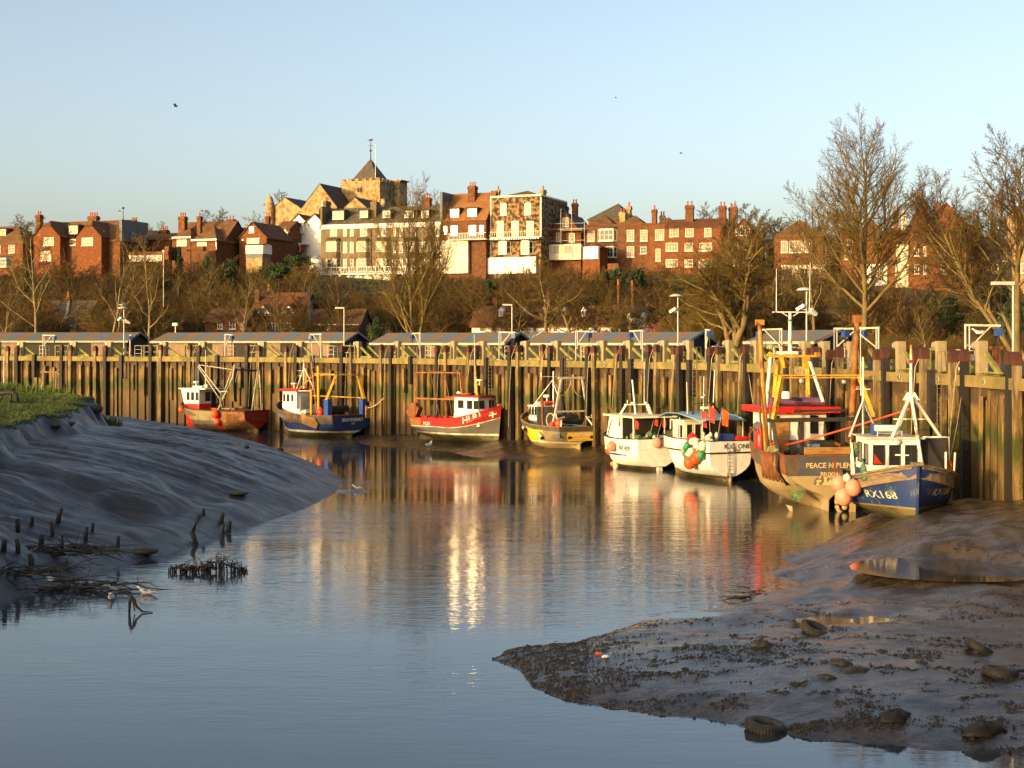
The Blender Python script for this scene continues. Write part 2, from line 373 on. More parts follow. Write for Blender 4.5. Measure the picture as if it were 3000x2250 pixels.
# left bank: height grows with the distance from its water edge
near = [on0(*p) for p in ((-500,1990),(-200,1838),(0,1765),(150,1718),(300,1672),(420,1640),(560,1600),(680,1562),(800,1522),(900,1487),(985,1443),(1003,1408))]
BANK = [(-12, 18)]+near+[(-11.6, 92), (-13.6, 98), (-17, 108), (-22, 119), (-29, 129), (-40, 138), (-60, 146), (-110, 160), (-110, 18)]
BANK[0] = (near[0][0]-.5, 18)
TURF = [(-13.5, 18), (-17.5, 48), (-21.5, 58), (-22.8, 66), (-22.6, 75), (-24.6, 84), (-26.8, 91), (-27.6, 96), (-31, 101), (-45, 108), (-100, 118), (-100, 18)]
def bank_h(X, Y):
    d = sdist(X, Y, BANK)
    al = X*.2+Y*.98
    q = al+(fbm(X*.25, Y*.25)-.5)*3+d*.25
    rill = (fbm(q*.34, d*.05, 3)-.5)*.55-np.abs(fbm(q*1.1, d*.10+7, 3)-.5)*.9+.14
    wob = fbm(X*.16, Y*.16, 3)-.5
    dd = d+wob*.8*npsstep(0, 4, d)
    top = 4.75-1.5*npsstep(74, 100, Y)
    z = np.where(dd > 0, top*(1-np.exp(-np.maximum(dd, 0)/8.6)), dd*.4)
    z = z+rill*.7*npsstep(.1, 3.5, d)*(1-.75*npsstep(8, 14, d))+(fbm(X*1.3, Y*1.3, 4)-.5)*.14*npsstep(0, 1, d)
    # undercut ledge and slumps low on the near bank
    sl = npsstep(.48, .6, fbm(al*.12+3, d*.25+9, 3))*npsstep(1.2, 3, d)*(1-npsstep(5, 8, d))*(1-npsstep(66, 74, Y))
    z = z-.38*sl*npsstep(.35, 1.1, z)
    t = sdist(X, Y, TURF)+(fbm(X*.45, Y*.45, 3)-.5)*2.4
    z = z+npsstep(0, 1.1, t)*((4.75-top)*.8+.75+.5*(fbm(X*.25, Y*.25, 3)-.5))
    return z, t, d
xs, ys = np.arange(-56, -7.5, .2), np.arange(36, 140, .2)
X, Y = np.meshgrid(xs, ys); Z, T, Dd = bank_h(X, Y)
grid_mesh('mud_bank', X, Y, Z, M['mudbank'], -.5, kind='structure', label='steep wet grey mud bank sloping to the water')
def bank_z(x, y): return float(bank_h(np.array([[x]]), np.array([[y]]))[0][0,0])

# turf on top of the bank: blades as one mass
def blades(name, pts, h, wdt, mat, label, lean=.35, seed=3, n=3):
    r = np.random.RandomState(seed); N = len(pts)
    a = r.rand(N)*2*np.pi; hh = h*(.5+r.rand(N)); ln = (r.rand(N, 2)-.5)*2*lean*hh[:, None]
    dx = np.stack([np.cos(a), np.sin(a), 0*a], -1)*wdt*(.6+.8*r.rand(N))[:, None]
    tip = pts+np.stack([ln[:,0], ln[:,1], hh], -1)
    vs = np.stack([pts-dx, pts+dx, tip], 1).reshape(-1, 3)
    me = bpy.data.meshes.new(name); me.vertices.add(len(vs)); me.vertices.foreach_set('co', vs.ravel())
    me.loops.add(3*N); me.loops.foreach_set('vertex_index', np.arange(3*N)); me.polygons.add(N)
    me.polygons.foreach_set('loop_start', np.arange(N)*3); me.polygons.foreach_set('loop_total', np.full(N, 3)); me.update(calc_edges=True)
    me.materials.append(mat); return link(name, me, label=label, kind='stuff')
r = np.random.RandomState(5)
px_, py_ = r.uniform(-48, -19, 330000), r.uniform(52, 112, 330000)
zz, tt, _ = bank_h(px_[None], py_[None]); k = (tt[0] > .85)
pts = np.stack([px_, py_, zz[0]-.03], -1)[k]
blades('grass', pts, .12, .03, M['grassm'], 'short rough grass covering the top of the left river bank', .7)
M['turf'] = mk('turf', (.060,.072,.014), (.035,.040,.012), .95, 1.2, stain=(.045,.034,.02), st=(.55,.66), ss=1.5, ssc=(1,1,1), bump=.8, bs=9)
Zt = np.where(T > .8, Z+.035, -9)
grid_mesh('turf', X, Y, Zt, M['turf'], -1, kind='structure', label='turf topped ground of the left river bank')

# right mudflat and the mud along the foot of the wall
low = [(1462,1935),(1500,1975),(1560,2010),(1650,2045),(1800,2075),(2000,2105),(2200,2135),(2400,2165),(2600,2180),(2800,2195),(3000,2203),(3400,2212)]
up = [(1475,1910),(1519,1902),(1617,1895),(1707,1876),(1762,1863),(1866,1828),(1942,1823),(2051,1796),(2123,1782),(2196,1772),(2215,1745),(2320,1732),(2340,1712),(2262,1682),(2340,1656),(2285,1636),(2400,1610),(2457,1574),(2474,1530)]
FLAT = [on0(*p) for p in up]+[(17.6, 69), (18.6, 76), (27, 76), (27, 24)]+[on0(*p) for p in low[::-1]]
BASIN = [((14.2, 46.0), (2.4, 1.9), .95), ((9.1, 39.6), (1.15, .7), .52), ((5.6, 40.6), (.9, .5), .45), ((15.8, 42.0), (1.3, .45), .72)]
def flat_h(X, Y):
    d = sdist(X, Y, FLAT); wd = ldist(X, Y, WALL)
    d = d+(fbm(X*.7, Y*.7, 4)-.5)*1.1
    g = np.exp(-(((X-19.5)/6.2)**2+((Y-53)/8.5)**2))
    z = np.where(d > 0, .62*(1-np.exp(-np.maximum(d, 0)/1.7))+1.75*g*(1-np.exp(-np.maximum(d, 0)/1.6)), d*.35)
    lump = fbm(X*.55+3, Y*.55, 4)-.5; rid = np.abs(fbm(X*.35, Y*.35+8, 4)-.5)
    amp = npsstep(.2, 2.2, d)
    z = z+amp*(lump*.34-rid*.30+.04)*(.45+1.1*npsstep(34, 44, Y))+amp*(fbm(X*2.6, Y*2.6, 3)-.5)*.10
    # narrow shoulder of mud at the foot of the wall further along
    w = 1.2+1.6*(fbm(Y*.09, X*.05+40, 3)-.3)+4.6*np.exp(-((Y-116)/7)**2)+4.2*np.exp(-((Y-104)/5)**2)
    zf = np.where(wd < w, (.12+.8*np.exp(-((Y-116)/8)**2)+.8*np.exp(-((Y-104)/6)**2)+.4*np.exp(-((Y-70)/6)**2))*(1-wd/w), -.2*(wd-w))+(fbm(X*.8, Y*.8, 4)-.5)*.25*npsstep(-.5, 1.5, w-wd)
    z = np.maximum(z, np.where(Y > 66, zf, -2))
    for (cx, cy), (rx, ry), lv in BASIN:
        e = np.hypot((X-cx)/rx, (Y-cy)/ry)+(fbm(X*.8+1, Y*.8, 3)-.5)*.5
        z = np.where(e < 1.45, np.minimum(z, lv-.12+.40*np.maximum(e-.55, 0)), z) if False else z+(lv-.10+.22*np.maximum(e-.7, 0)-z)*(1-npsstep(.95, 1.5, e))
    return z, d
xs, ys = np.arange(-34, 24, .2), np.arange(25, 140, .2)
X, Y = np.meshgrid(xs, ys); Z, Df = flat_h(X, Y)
Z = np.where((X > np.interp(Y, [p[1] for p in WALL[::-1]], [p[0] for p in WALL[::-1]])+1.2) & (Y < 130), -1.2, Z)
grid_mesh('mudflat', X, Y, Z, M['mud'], -.45, kind='structure', label='wet brown mudflat left bare by the tide')
def flat_z(x, y): return float(flat_h(np.array([[x]]), np.array([[y]]))[0][0,0])

def water_mat():
    t = NT('river_water')
    v = t.coord((.40, 1.4, 1)); v2 = t.coord((.22, .6, 1))
    a = t.noise(v, 3.3, 3, .6, .3); b = t.noise(v2, 1.4, 4, .6)
    calm = t.ramp(t.noise(t.coord((.5, 1., 1)), .055, 3, .5), [(.40, .25), (.58, 1.)])
    h = t.math('ADD', t.math('MULTIPLY', a, .55), b)
    bp = t.n('ShaderNodeBump'); bp.inputs['Distance'].default_value = .045
    t.l(h, bp.inputs['Height'])
    tc = t.n('ShaderNodeTexCoord'); sx = t.n('ShaderNodeSeparateXYZ'); t.l(tc.outputs['Object'], sx.inputs[0])
    fade = t.ramp(t.math('DIVIDE', sx.outputs[1], 100.), [(.27, .12), (.40, .8), (.52, 1.15), (.8, 1.15), (1., .7)])
    t.l(t.math('MULTIPLY', t.math('MULTIPLY', calm, fade), .55), bp.inputs['Strength'])
    t.l(bp.outputs[0], t.p.inputs['Normal'])
    t.set(Base_Color=(.028,.034,.042), Roughness=.035, IOR=1.45); t.p.inputs['Specular IOR Level'].default_value = .75
    return t.mat
M['water'] = water_mat()
M['puddle'] = (lambda t: (t.set(Base_Color=(.05,.04,.028), Roughness=.03, IOR=1.36), t.bump(t.noise(t.coord((1,2.5,1)), 4, 3), .06, .03), t.mat)[-1])(NT('puddle_water'))
MB().add([(-130, -90, 0), (60, -90, 0), (60, 190, 0), (-130, 190, 0)], [(0,1,2,3)]).build('water', M['water'], kind='structure', label='calm tidal river reflecting the sky')
for i, ((cx, cy), (rx, ry), lv) in enumerate(BASIN):
    n = 28; MB().add([(cx+rx*1.35*math.cos(2*math.pi*k/n), cy+ry*1.35*math.sin(2*math.pi*k/n), lv) for k in range(n)], [tuple(range(n))]).build('puddle', M['puddle'], kind='structure', label='shallow pool standing on the mudflat')

# land: quay apron, hill, far plain
PLAIN = mk('rough_land', (.075,.06,.03), (.05,.045,.022), .95, .06)
MB().add([(-4000, -3000, -2), (4000, -3000, -2), (4000, 6000, -2), (-4000, 6000, -2)], [(0,1,2,3)]).build('land', PLAIN, kind='structure', label='low flat land around the river')
q = MB(); a = [(x+.0, y) for x, y in WALL]
q.add([(x, y, DECK-.03) for x, y in a]+[(40+0*x, max(y, 60), DECK-.03) if i > 60 else (x+30, y+70, DECK-.03) for i, (x, y) in enumerate(a)], [])
q.v = []; q.f = []
q.add([(x, y, DECK-.03) for x, y in a]+[(160, 4, DECK-.03), (160, 235, DECK-.03), (-160, 235, DECK-.03), (-160, 166, DECK-.03)], [tuple(range(len(a)+4))])
q.build('quay_apron', M['asphalt'], kind='structure', label='flat quayside ground behind the timber wall')
def hill_z(x, y):
    r = np.clip((x+20)/60, 0, 1)
    y0 = 196-12*r-26*np.clip((x-22)/40, 0, 1)
    z = 6.75+13.5*npsstep(0, 62, y-y0)+7.5*npsstep(50, 150, y-y0)
    z = z-3.2*npsstep(25, 75, x)+(fbm(x*.06, y*.06, 3)-.5)*3*npsstep(0, 30, y-y0)
    return z
X, Y = np.meshgrid(np.arange(-170, 171, 2.5), np.arange(150, 560, 2.5))
Z = hill_z(X, Y)-8*npsstep(440, 560, Y)
M['hill'] = mk('rough_hillside', (.085,.060,.026), (.05,.045,.018), .95, .12, stain=(.055,.062,.016), st=(.5,.6), ss=.08, ssc=(1,1,1))
grid_mesh('hill', X, Y, Z, M['hill'], kind='structure', label='steep scrubby hillside below the old town')
def hz(x, y): return float(hill_z(np.array([[float(x)]]), np.array([[float(y)]]))[0,0])

# the road bridge the picture is taken from, and an unseen bank added to block sun under its deck: they shade the foreground
t = thing('road_bridge', 'concrete road bridge crossing the river with solid parapets', 'bridge', (0, -5, 0))
MB().bb(-60, 60, -5, 5, 4.3, 5.6).build('bridge_deck', M['concrete'], t)
for y in (-4.8, 4.4): MB().bb(-60, 60, y, y+.35, 5.6, BRIDGE_TOP if 'BRIDGE_TOP' in globals() else 7.0).build('parapet', M['concrete'], t)
for x in (-34, -16, 10, 24): MB().bb(x-.6, x+.6, -4.2, 4.2, -1, 4.3).build('pier', M['concrete'], t)
MB().bb(-150, 150, -75, -14, -2, 5.8).build('added_bank', PLAIN, kind='structure', label='unseen bank added behind the bridge to block low sun')
# ================================================================ quay wall
def tide_mat(name, top, dark, ochre, low, xs, blk=0.):
    """tide-stained timber and concrete: the colour bands follow the height above low water"""
    t = NT(name)
    tc = t.n('ShaderNodeNewGeometry'); sx = t.n('ShaderNodeSeparateXYZ'); t.l(tc.outputs['Position'], sx.inputs[0])
    mp = t.n('ShaderNodeMapping'); mp.inputs['Scale'].default_value = (1, 1, .16); t.l(tc.outputs['Position'], mp.inputs[0])
    n1 = t.noise(mp.outputs[0], xs, 5, .65); n2 = t.noise(tc.outputs['Position'], .7, 5, .6)
    zz = t.math('ADD', sx.outputs[2], t.math('ADD', t.math('MULTIPLY', t.math('SUBTRACT', n1, .5), 2.6), t.math('MULTIPLY', t.math('SUBTRACT', n2, .5), 1.0)))
    f = t.math('DIVIDE', zz, 10.)
    c = t.ramp(f, [(.0, low), (.10, tuple(x*.7 for x in low)), (.20, low), (.33, tuple(x*.8 for x in ochre)), (.40, (.045,.06,.01)), (.455, (.05,.07,.012)), (.50, ochre), (.575, ochre), (.60, dark), (.66, top), (1., top)])
    c = t.mix(t.ramp(n1, [(.33, .0), (.47, .8), (.58, .0)]), c, (.055,.036,.018))
    c = t.mix(t.ramp(n1, [(.60, .0), (.72, .55)]), c, tuple(min(1, x*1.5) for x in ochre))
    if blk: c = t.mix(blk, c, (.012,.010,.009))
    t.l(c, t.p.inputs['Base Color']); t.set(Roughness=.75); t.p.inputs['Specular IOR Level'].default_value = .3
    t.bump(n1, .4, .06)
    return t.mat
M['piling'] = tide_mat('tide_stained_piling', (.085,.054,.035), (.052,.033,.023), (.175,.108,.036), (.085,.055,.022), 1.6)
M['post'] = tide_mat('tide_stained_post', (.235,.17,.085), (.175,.12,.055), (.245,.165,.052), (.135,.092,.032), 2.3)
M['blackpost'] = tide_mat('tarred_post', (.1,.1,.1), (.1,.1,.1), (.1,.09,.05), (.1,.08,.04), 2.3, .85)
M['cap'] = mk('red_oxide_cap', (.085,.026,.016), (.05,.02,.014), .75, 5)
M['beam'] = mk('mossy_timber', (.245,.185,.060), (.165,.125,.040), .85, 1.0, stain=(.095,.10,.02), st=(.5,.68), ss=.9, ssc=(1,1,.6), bump=.3, bs=8)
M['greenwood'] = mk('green_timber', (.20,.20,.045), (.14,.14,.035), .85, 2, stain=(.32,.27,.11), st=(.54,.7), ss=1.6)
M['palewood'] = mk('pale_timber_block', (.33,.265,.15), (.25,.195,.11), .85, 2.5, stain=(.2,.17,.08), st=(.58,.7))

quay = thing('quay_wall', 'long tide stained quay wall of timber posts and ribbed piling', 'quay wall', (0, 0, 0))
def DZ(px): return -.13*sstep(2050, 2600, px)
def W(px, off=0, z=0):
    x, y, (dx, dy) = wall_at(px); return Vector((x+dy*off, y-dx*off, z+DZ(px)))
def wdir(px): d = wall_at(px)[2]; return Vector((d[0], d[1], 0)), Vector((d[1], -d[0], 0))   # along, outward
# ribbed piling
mb = MB(); S = [0.]
for a, b in zip(WALL[:-1], WALL[1:]): S.append(S[-1]+math.hypot(b[0]-a[0], b[1]-a[1]))
def wall_s(s):
    i = min(max(np.searchsorted(S, s)-1, 0), len(S)-2); t = (s-S[i])/(S[i+1]-S[i]); a, b = WALL[i], WALL[i+1]; L = S[i+1]-S[i]
    return a[0]+(b[0]-a[0])*t, a[1]+(b[1]-a[1])*t, (b[0]-a[0])/L, (b[1]-a[1])/L
prof = []; s = 0.
while s < S[-1]-1.2:
    for ds, o in ((0, 0), (.42, 0), (.47, .20), (.80, .20), (.85, 0)):
        x, y, dx, dy = wall_s(s+ds); prof.append((x+dy*o, y-dx*o))
    s += .98
n = len(prof)
mb.add([(x, y, -1.2) for x, y in prof]+[(x, y, 6.6) for x, y in prof], [(i, i+1, n+i+1, n+i) for i in range(n-1)])
mb.build('ribbed_piling', M['piling'], quay)

PAIRS = [(-150,-118),(-42,-12),(31,59),(188,213),(288,316),(449,477),(561,590),(734,764),(847,875),(1011,1042),(1129,1158),(1294,1322),(1384,1407),(1510,1532),(1599,1623),(1733,1757),(1817,1834),(1916,1935),(1987,2008),(2100,2124),(2188,2204),(2330,2346),(2388,2402),(2457,2478),(2597,2620),(2708,2736),(2826,2854),(2985,3014),(3170,3205)]
def post_mesh(z0, z1, w, cap):
    b = MB(); b.bb(-w/2, w/2, -w/2, w/2, z0, z1)
    for z in (1.4, 2.4, 3.4, 4.4, 5.4): b.cyl((w/2+.01, 0, z), (w/2+.06, 0, z), .05, n=6)
    me = bpy.data.meshes.new('fender_post'); me.from_pydata(b.v, [], b.f); return me
def put(name, mb, mat, p, along, parent=quay):
    o = mb.build(name, mat, parent); o.location = p; o.rotation_euler = (0, 0, math.atan2(along.y, along.x)); return o
random.seed(3)
for i, (pa, pb) in enumerate(PAIRS):
    for j, px in enumerate((pa, pb)):
        a, nn = wdir(px); p = W(px, .42); blk = (i+j) % 2 == 1
        w = random.uniform(.29, .37); tl = (random.uniform(-.012, .012), random.uniform(-.014, .014)); up_ = random.uniform(-.12, .10)
        b = MB().bb(-w/2, w/2, -w/2, w/2, -1, 7.62)
        for z in (1.1, 2.0, 2.9, 3.8, 4.7, 5.6): b.cyl((w/2-.02, .02, z), (w/2+.07, .02, z), .055, n=6)
        o = put('fender_post', b, M['blackpost'] if blk else M['post'], p, a); o.rotation_euler.x, o.rotation_euler.y = tl; o.location.z += up_
        c = MB(); c.prism([(-w/2-.02, 7.62), (w/2+.02, 7.62), (w/2+.02, 8.02), (.02, 8.16), (-w/2-.02, 8.0)], -w/2-.02, w/2+.02)
        o = put('post_cap', c, M['cap'], p, a); o.rotation_euler.x, o.rotation_euler.y = tl; o.location.z += up_
    # backing post with its sheave block, knee brace on the deck
    a, nn = wdir(pb); p = W(pb, -.28)+a*.12
    b = MB().bb(-.19, .19, -.2, .2, 6.9, 8.5); b.bb(-.55, -.19, -.17, .17, 8.15, 8.47)
    put('backing_post', b, M['palewood'], p, a)
    b = MB().cyl((-.42, -.24, 8.3), (-.42, -.17, 8.3), .12, n=10); put('rope_sheave', b, M['galv'], p, a)
    b = MB().bar((.2, .1, 7.95), (1.55, .1, 7.08), .16, .2); b.bar((.2, .1, 7.10), (1.7, .1, 7.10), .17, .17)
    if random.random() < .55: b.bar((.25, .9, 8.05), (1.9, .9, 7.06), .15, .18)
    put('knee_brace', b, M['greenwood'], p, a)
    b = MB().bb(-1.0, -.2, -.12, .02, 7.05, 7.28); b.bb(-.95, -.2, -.12, .02, 7.42, 7.62)
    put('tie_timber', b, M['greenwood'], p, a)
# capping beam: one baulk between each pair and the next, and one inside each pair
edges = [-230]+[q for pr in PAIRS for q in pr]+[3300]
for i, (pa, pb) in enumerate(zip(edges[:-1], edges[1:])):
    A, B = W(pa, .33), W(pb, .33); d = (B-A).normalized(); L = (B-A).length
    if L < .3: continue
    g = .17; n = max(1, int(L/2.5)); b = MB(); pts = [W(lerp(pa, pb, k/n), .33) for k in range(n+1)]
    pts[0] = A+d*g; pts[-1] = B-d*g
    off = .012*((i*7) % 5)
    for u, v in zip(pts[:-1], pts[1:]): b.bar(u+Vector((0,0,6.765+off*.5)), v+Vector((0,0,6.765+off*.5)), .30+off, .46+off)
    b.build('capping_beam', M['beam'], quay)
    if L > 2 and i % 2 == 0:
        a, nn = wdir((pa+pb)/2); m = W((pa+pb)/2, .52, 6.85)
        ring = [m+a*(.14*math.cos(q))+Vector((0,0,.14*math.sin(q)-.06))+nn*.02 for q in np.linspace(0, 6.28, 13)]
        MB().tube(ring, .022, 5).build('mooring_ring', M['galv'], quay)
# half posts bolted over the piling, dark stub posts, ladders
for i, px in enumerate([88,137,165,243,267,347,395,426,508,536,622,640,690,710,798,825,906,976,1074,1090,1105,1194,1249,1268,1352,1432,1468,1495,1561,1583,1650,1692,1708,1785,1798,1858,1890,1955,2030,2068,2150,2168,2240,2262,2290,2312,2428,2500,2530,2556,2650,2680,2764,2782,2893,2913,2936,2962]):
    a, nn = wdir(px); p = W(px, .30); right = px > 2880
    top = 6.15-.35*((i*13) % 3)*.4; bot = (-.8 if right or i % 5 == 0 else 2.7+((i*7) % 4)*.45)
    w = .13 if right else .25
    o = put('half_post', MB().bb(-w/2, w/2, -w/2, w/2, bot, top), M['post'], p, a); o.rotation_euler.y = random.uniform(-.012, .012)
for px in (112, 367, 648, 929, 1221, 1444, 1667, 1868, 2043, 2768):
    a, nn = wdir(px); put('stub_post', MB().bb(-.17, .17, -.17, .17, 4.8, 7.2), M['black'], W(px, .62), a)
for px in (138, 386, 664, 947, 1237, 1457, 1681, 2060, 2796):
    a, nn = wdir(px); b = MB()
    for x in (-.22, .22):
        b.cyl((x, 0, .3), (x, 0, 7.1), .018, n=5); b.tube([(x, 0, 7.05), (x, .0, 8.0), (x, .35, 8.05), (x, .45, 7.0)], .028, 5)
    for k in range(24): b.cyl((-.22, 0, .5+.28*k), (.22, 0, .5+.28*k), (.011), n=4, cap=False)
    put('ladder', b, M['wire'], W(px, .70), a)

# ---------------------------------------------------------------- things on the quay
def crane(px, arm, label, turn=0.):
    """arm: length in metres, sign = to the right or left along the wall"""
    a, nn = wdir(px); p = W(px, -.15, DECK); t = thing('davit_crane', label, 'crane', p, math.atan2(a.y, a.x)+turn, 'small davit cranes along the quay')
    s_ = 1 if arm > 0 else -1
    MB().cyl((0,0,0), (0,0,2.2), .055, n=8).cyl((.17*s_,0,.9), (.17*s_,0,2.15), .04, n=6).bb(-.16, .16, -.16, .16, 0, .06).cyl((0,0,.95), (.17*s_,0,.95), .04, n=6).build('post', M['galv'], t)
    MB().bar((-.05*s_, 0, 2.2), (arm, 0, 2.17), .07, .09).build('arm', M['palepipe'], t)
    MB().bar((.17*s_, 0, 1.2), (arm*.72, 0, 2.14), .05, .05).build('brace', M['palepipe'], t)
    h = MB().bb(arm-.26*s_, arm+.06*s_, -.16, .16, 1.72, 2.06).bb(arm-.2*s_, arm, -.19, .19, 1.78, 2.0).build('hoist', M['bluebox'], t)
    MB().cyl((arm-.1*s_, 0, 1.72), (arm-.1*s_, 0, 1.42), .06, n=6).build('hook_block', M['black'], h)
    b = MB(); b.cyl((arm-.1*s_, 0, 1.45), (arm-.1*s_, 0, .5), .018, n=4, mi=0); b.build('chain', M['rust'], t)
for px, arm, lab, tr in ((123, 1.6, 'davit crane on the quay at the far end of the longest shed', 0), (378, .9, 'davit crane beside the camera lamp post on the quay', -.8), (656, 1.2, 'davit crane on the quay above the red and white trawler', -.2),
        (937, -1.2, 'davit crane on the quay above the blue trawler with lettered stern', .3), (1227, -1.3, 'davit crane on the quay above the rusty stern gantry', 0), (1458, 1.4, 'davit crane beside the dark gap between two sheds', .5),
        (1683, 1.5, 'davit crane with blue hoist in front of striped shed, arm to the right', 0), (1878, -1.4, 'davit crane with blue hoist in front of striped shed, arm to the left', 0), (2062, .9, 'davit crane by the black gable of the striped shed', -.3),
        (2284, -2.0, 'davit crane in front of the small shed with its arm over the white boats', .3), (2437, 1.9, 'davit crane behind the yellow trawler gantry with arm to the right', .6), (2566, -2.6, 'tall davit crane behind the tilted rusty derrick', .35), (2819, 1.5, 'davit crane with blue hoist standing nearest on the quay', 1.35)):
    crane(px, arm, lab, tr)
def gate(px, label):
    a, nn = wdir(px); t = MB(); w = .42
    for x in (-w, w): t.cyl((x, 0, 0), (x, 0, 1.15), .024, n=5)
    for z in (.35, .75, 1.13): t.cyl((-w, 0, z), (w, 0, z), .022, n=5)
    t.tube([(w, 0, 1.1), (w, .5, 1.1), (w, .5, 0)], .024, 5); t.cyl((w, 0, .6), (w, .5, .6), .02, n=4)
    o = t.build('guard_rail', M['steelpole'], label=label, cat='guard rail', group='tubular guard rails at the ladder heads'); o.location = W(px, -.35, DECK-.03); o.rotation_euler = (0, 0, math.atan2(a.y, a.x))
for px in (118, 398, 668, 960, 1244, 1478, 1704, 1896, 2084, 2262, 2305, 2448, 2790): gate(px, 'grey tubular guard rail at a ladder head on the quay')
# yellow-green timber staging behind the capping beam
for i, px in enumerate((165, 425, 545, 730, 1000, 1280, 1330, 1700, 2690)):
    a, nn = wdir(px); b = MB(); L = 1.7
    for x in (-L/2, L/2): b.bb(x-.08, x+.08, -.08, .08, 0, 1.2)
    for z in (.55, 1.18): b.bb(-L/2+.08, L/2-.08, -.05, .05, z-.09, z+.0)
    o = b.build('timber_staging', M['greenwood'], label='mossy timber staging frame standing on the quay', cat='frame', group='mossy timber frames on the quay'); o.location = W(px, -.9, DECK-.03); o.rotation_euler = (0, 0, math.atan2(a.y, a.x))
# ropes hanging from the blocks down the wall
for i, (px, z, dx) in enumerate(((52,3.2,.1),(206,4.2,0),(303,3.6,.3),(470,3.4,.35),(580,2.6,-.35),(752,2.2,-.4),(865,3.,-.2),(1032,2.,-.2),(1146,1.2,-.15),(1307,2.4,-.35),(1400,4.2,-.5),(1520,1.8,-.4),(1612,4.4,-.5),(1745,2.,-.3),(1827,2.4,-.5),(1926,2.8,-.3),(1999,3.2,-.4),(2112,2.4,-.5),(2196,2.2,-.3),(2472,2.6,-.4),(2723,3.0,-.5),(2848,2.2,-.9))):
    a, nn = wdir(px); top = W(px, .2, 8.35)
    MB().tube([top, W(px, .66, 7.3)+a*dx*.15, W(px, .70, (7.3+z)/2)+a*dx*.7, W(px, .72, z)+a*dx], .022, 5).build('mooring_rope', M['rope'], label='pale mooring rope hanging slack down the quay wall', cat='rope', group='ropes hanging down the quay wall')

# ---------------------------------------------------------------- boat sheds
def roofmat():
    t = NT('striped_sheet_roof'); tc = t.n('ShaderNodeTexCoord'); sx = t.n('ShaderNodeSeparateXYZ'); t.l(tc.outputs['Object'], sx.inputs[0])
    f = t.math('FRACT', t.math('DIVIDE', t.math('ADD', sx.outputs[0], t.math('MULTIPLY', t.math('SUBTRACT', t.noise(t.coord((1,1,1)), .8, 3), .5), .25)), 2.7))
    c = t.mix(t.ramp(f, [(.0, 0.), (.04, 1.), (.48, 1.), (.52, 0.)]), (.135,.16,.165), (.235,.14,.060))
    c = t.mix(t.ramp(t.noise(t.coord((1,.3,1)), 1.6, 5, .65), [(.5, 0.), (.72, .6)]), c, (.12,.10,.07))
    t.l(c, t.p.inputs['Base Color']); t.set(Roughness=.55); t.p.inputs['Specular IOR Level'].default_value = .3
    w = t.n('ShaderNodeTexWave', bands_direction='X'); w.inputs['Scale'].default_value = 2.2; t.l(t.coord(), w.inputs['Vector']); t.bump(w.outputs['Fac'], .5, .05)
    return t.mat
M['sheetroof'] = roofmat()
M['eave'] = mk('pale_green_gutter', (.36,.36,.26), None, .6, 3)
def shed(pl, pr, D, th, ze, zr, label, doors=(), w=3.5):
    O = at(pl, YH, D); c, s_ = math.cos(th), math.sin(th); k = (pr-1500)/F
    L = (k*O.y-O.x)/(c+k*s_)
    t = thing('boat_shed', label, 'shed', (O.x, O.y, 6.97), -th, 'long black boat sheds with striped roofs')
    e, r = ze-6.97, zr-6.97
    MB().bb(0, L, 0, 2*w, 0, e).prism([(0,0)], 0, 0) if False else None
    b = MB(); b.bb(.02, L-.02, .02, 2*w-.02, -.3, e)
    for x in (.02, L-.02): b.add([(x, .02, e), (x, 2*w-.02, e), (x, w, r-.06)], [(0,1,2)])
    b.build('wall', M['blackwood'], t)
    q = MB()
    for y0, z0, y1, z1 in ((-.35, e-.1, w, r), (2*w+.35, e-.1, w, r)):
        q.add([(-.3, y0, z0), (L+.3, y0, z0), (L+.3, y1, z1), (-.3, y1, z1), (-.3, y0, z0-.07), (L+.3, y0, z0-.07), (L+.3, y1, z1-.07), (-.3, y1, z1-.07)], [(0,1,2,3),(4,7,6,5),(0,4,5,1),(1,5,6,2),(0,3,7,4)])
    q.build('roof', M['sheetroof'], t)
    MB().bb(-.3, L+.3, -.45, -.36, e-.27, e-.06).build('gutter', M['eave'], t)
    g = MB()
    for y0, y1, z0, z1 in ((-.35, w, e-.14, r-.04), (2*w+.35, w, e-.14, r-.04)): g.bar((L+.33, y0, z0), (L+.33, y1, z1), .05, .22)
    g.build('bargeboard', mk('grey_bargeboard', (.20,.22,.23), None, .6, 3) if 'bb' not in M else M['bb'], t)
    MB().cyl((L*.42, -.04, .0), (L*.42, -.04, e-.1), .05, n=6).build('downpipe', M['black'], t)
    for dl, dr in doors:
        u = [((px-1500)/F*O.y-O.x)/(c+(px-1500)/F*s_) for px in (dl, dr)]
        MB().bb(u[0], u[1], -.06, .0, 0, 1.42).build('door', M['ply'], t)
M['bb'] = mk('grey_bargeboard', (.22,.24,.25), None, .6, 3)
shed(-160, 371, 165, math.radians(6), 8.72, 9.66, 'long black boat shed at the far end of the quay, striped roof', [(2,52), (268,331)])
shed(452, 1006, 157, math.radians(15), 8.66, 9.58, 'long black boat shed behind the two blue and red trawlers', [(492,551), (623,686), (772,822), (900,966)])
shed(1095, 1475, 143, math.radians(23), 8.44, 9.42, 'black boat shed behind the small grey and red boat', [(1166,1187), (1250,1278), (1413,1437)])
shed(1543, 2004, 130, math.radians(30), 8.42, 9.34, 'black boat shed with striped roof behind the white boats', [(1580,1606), (1700,1722)])
shed(2195, 2383, 112, math.radians(44), 8.52, 9.36, 'short boat shed with faded brown roof behind the yellow gantry', [(2240,2262), (2300,2320)])

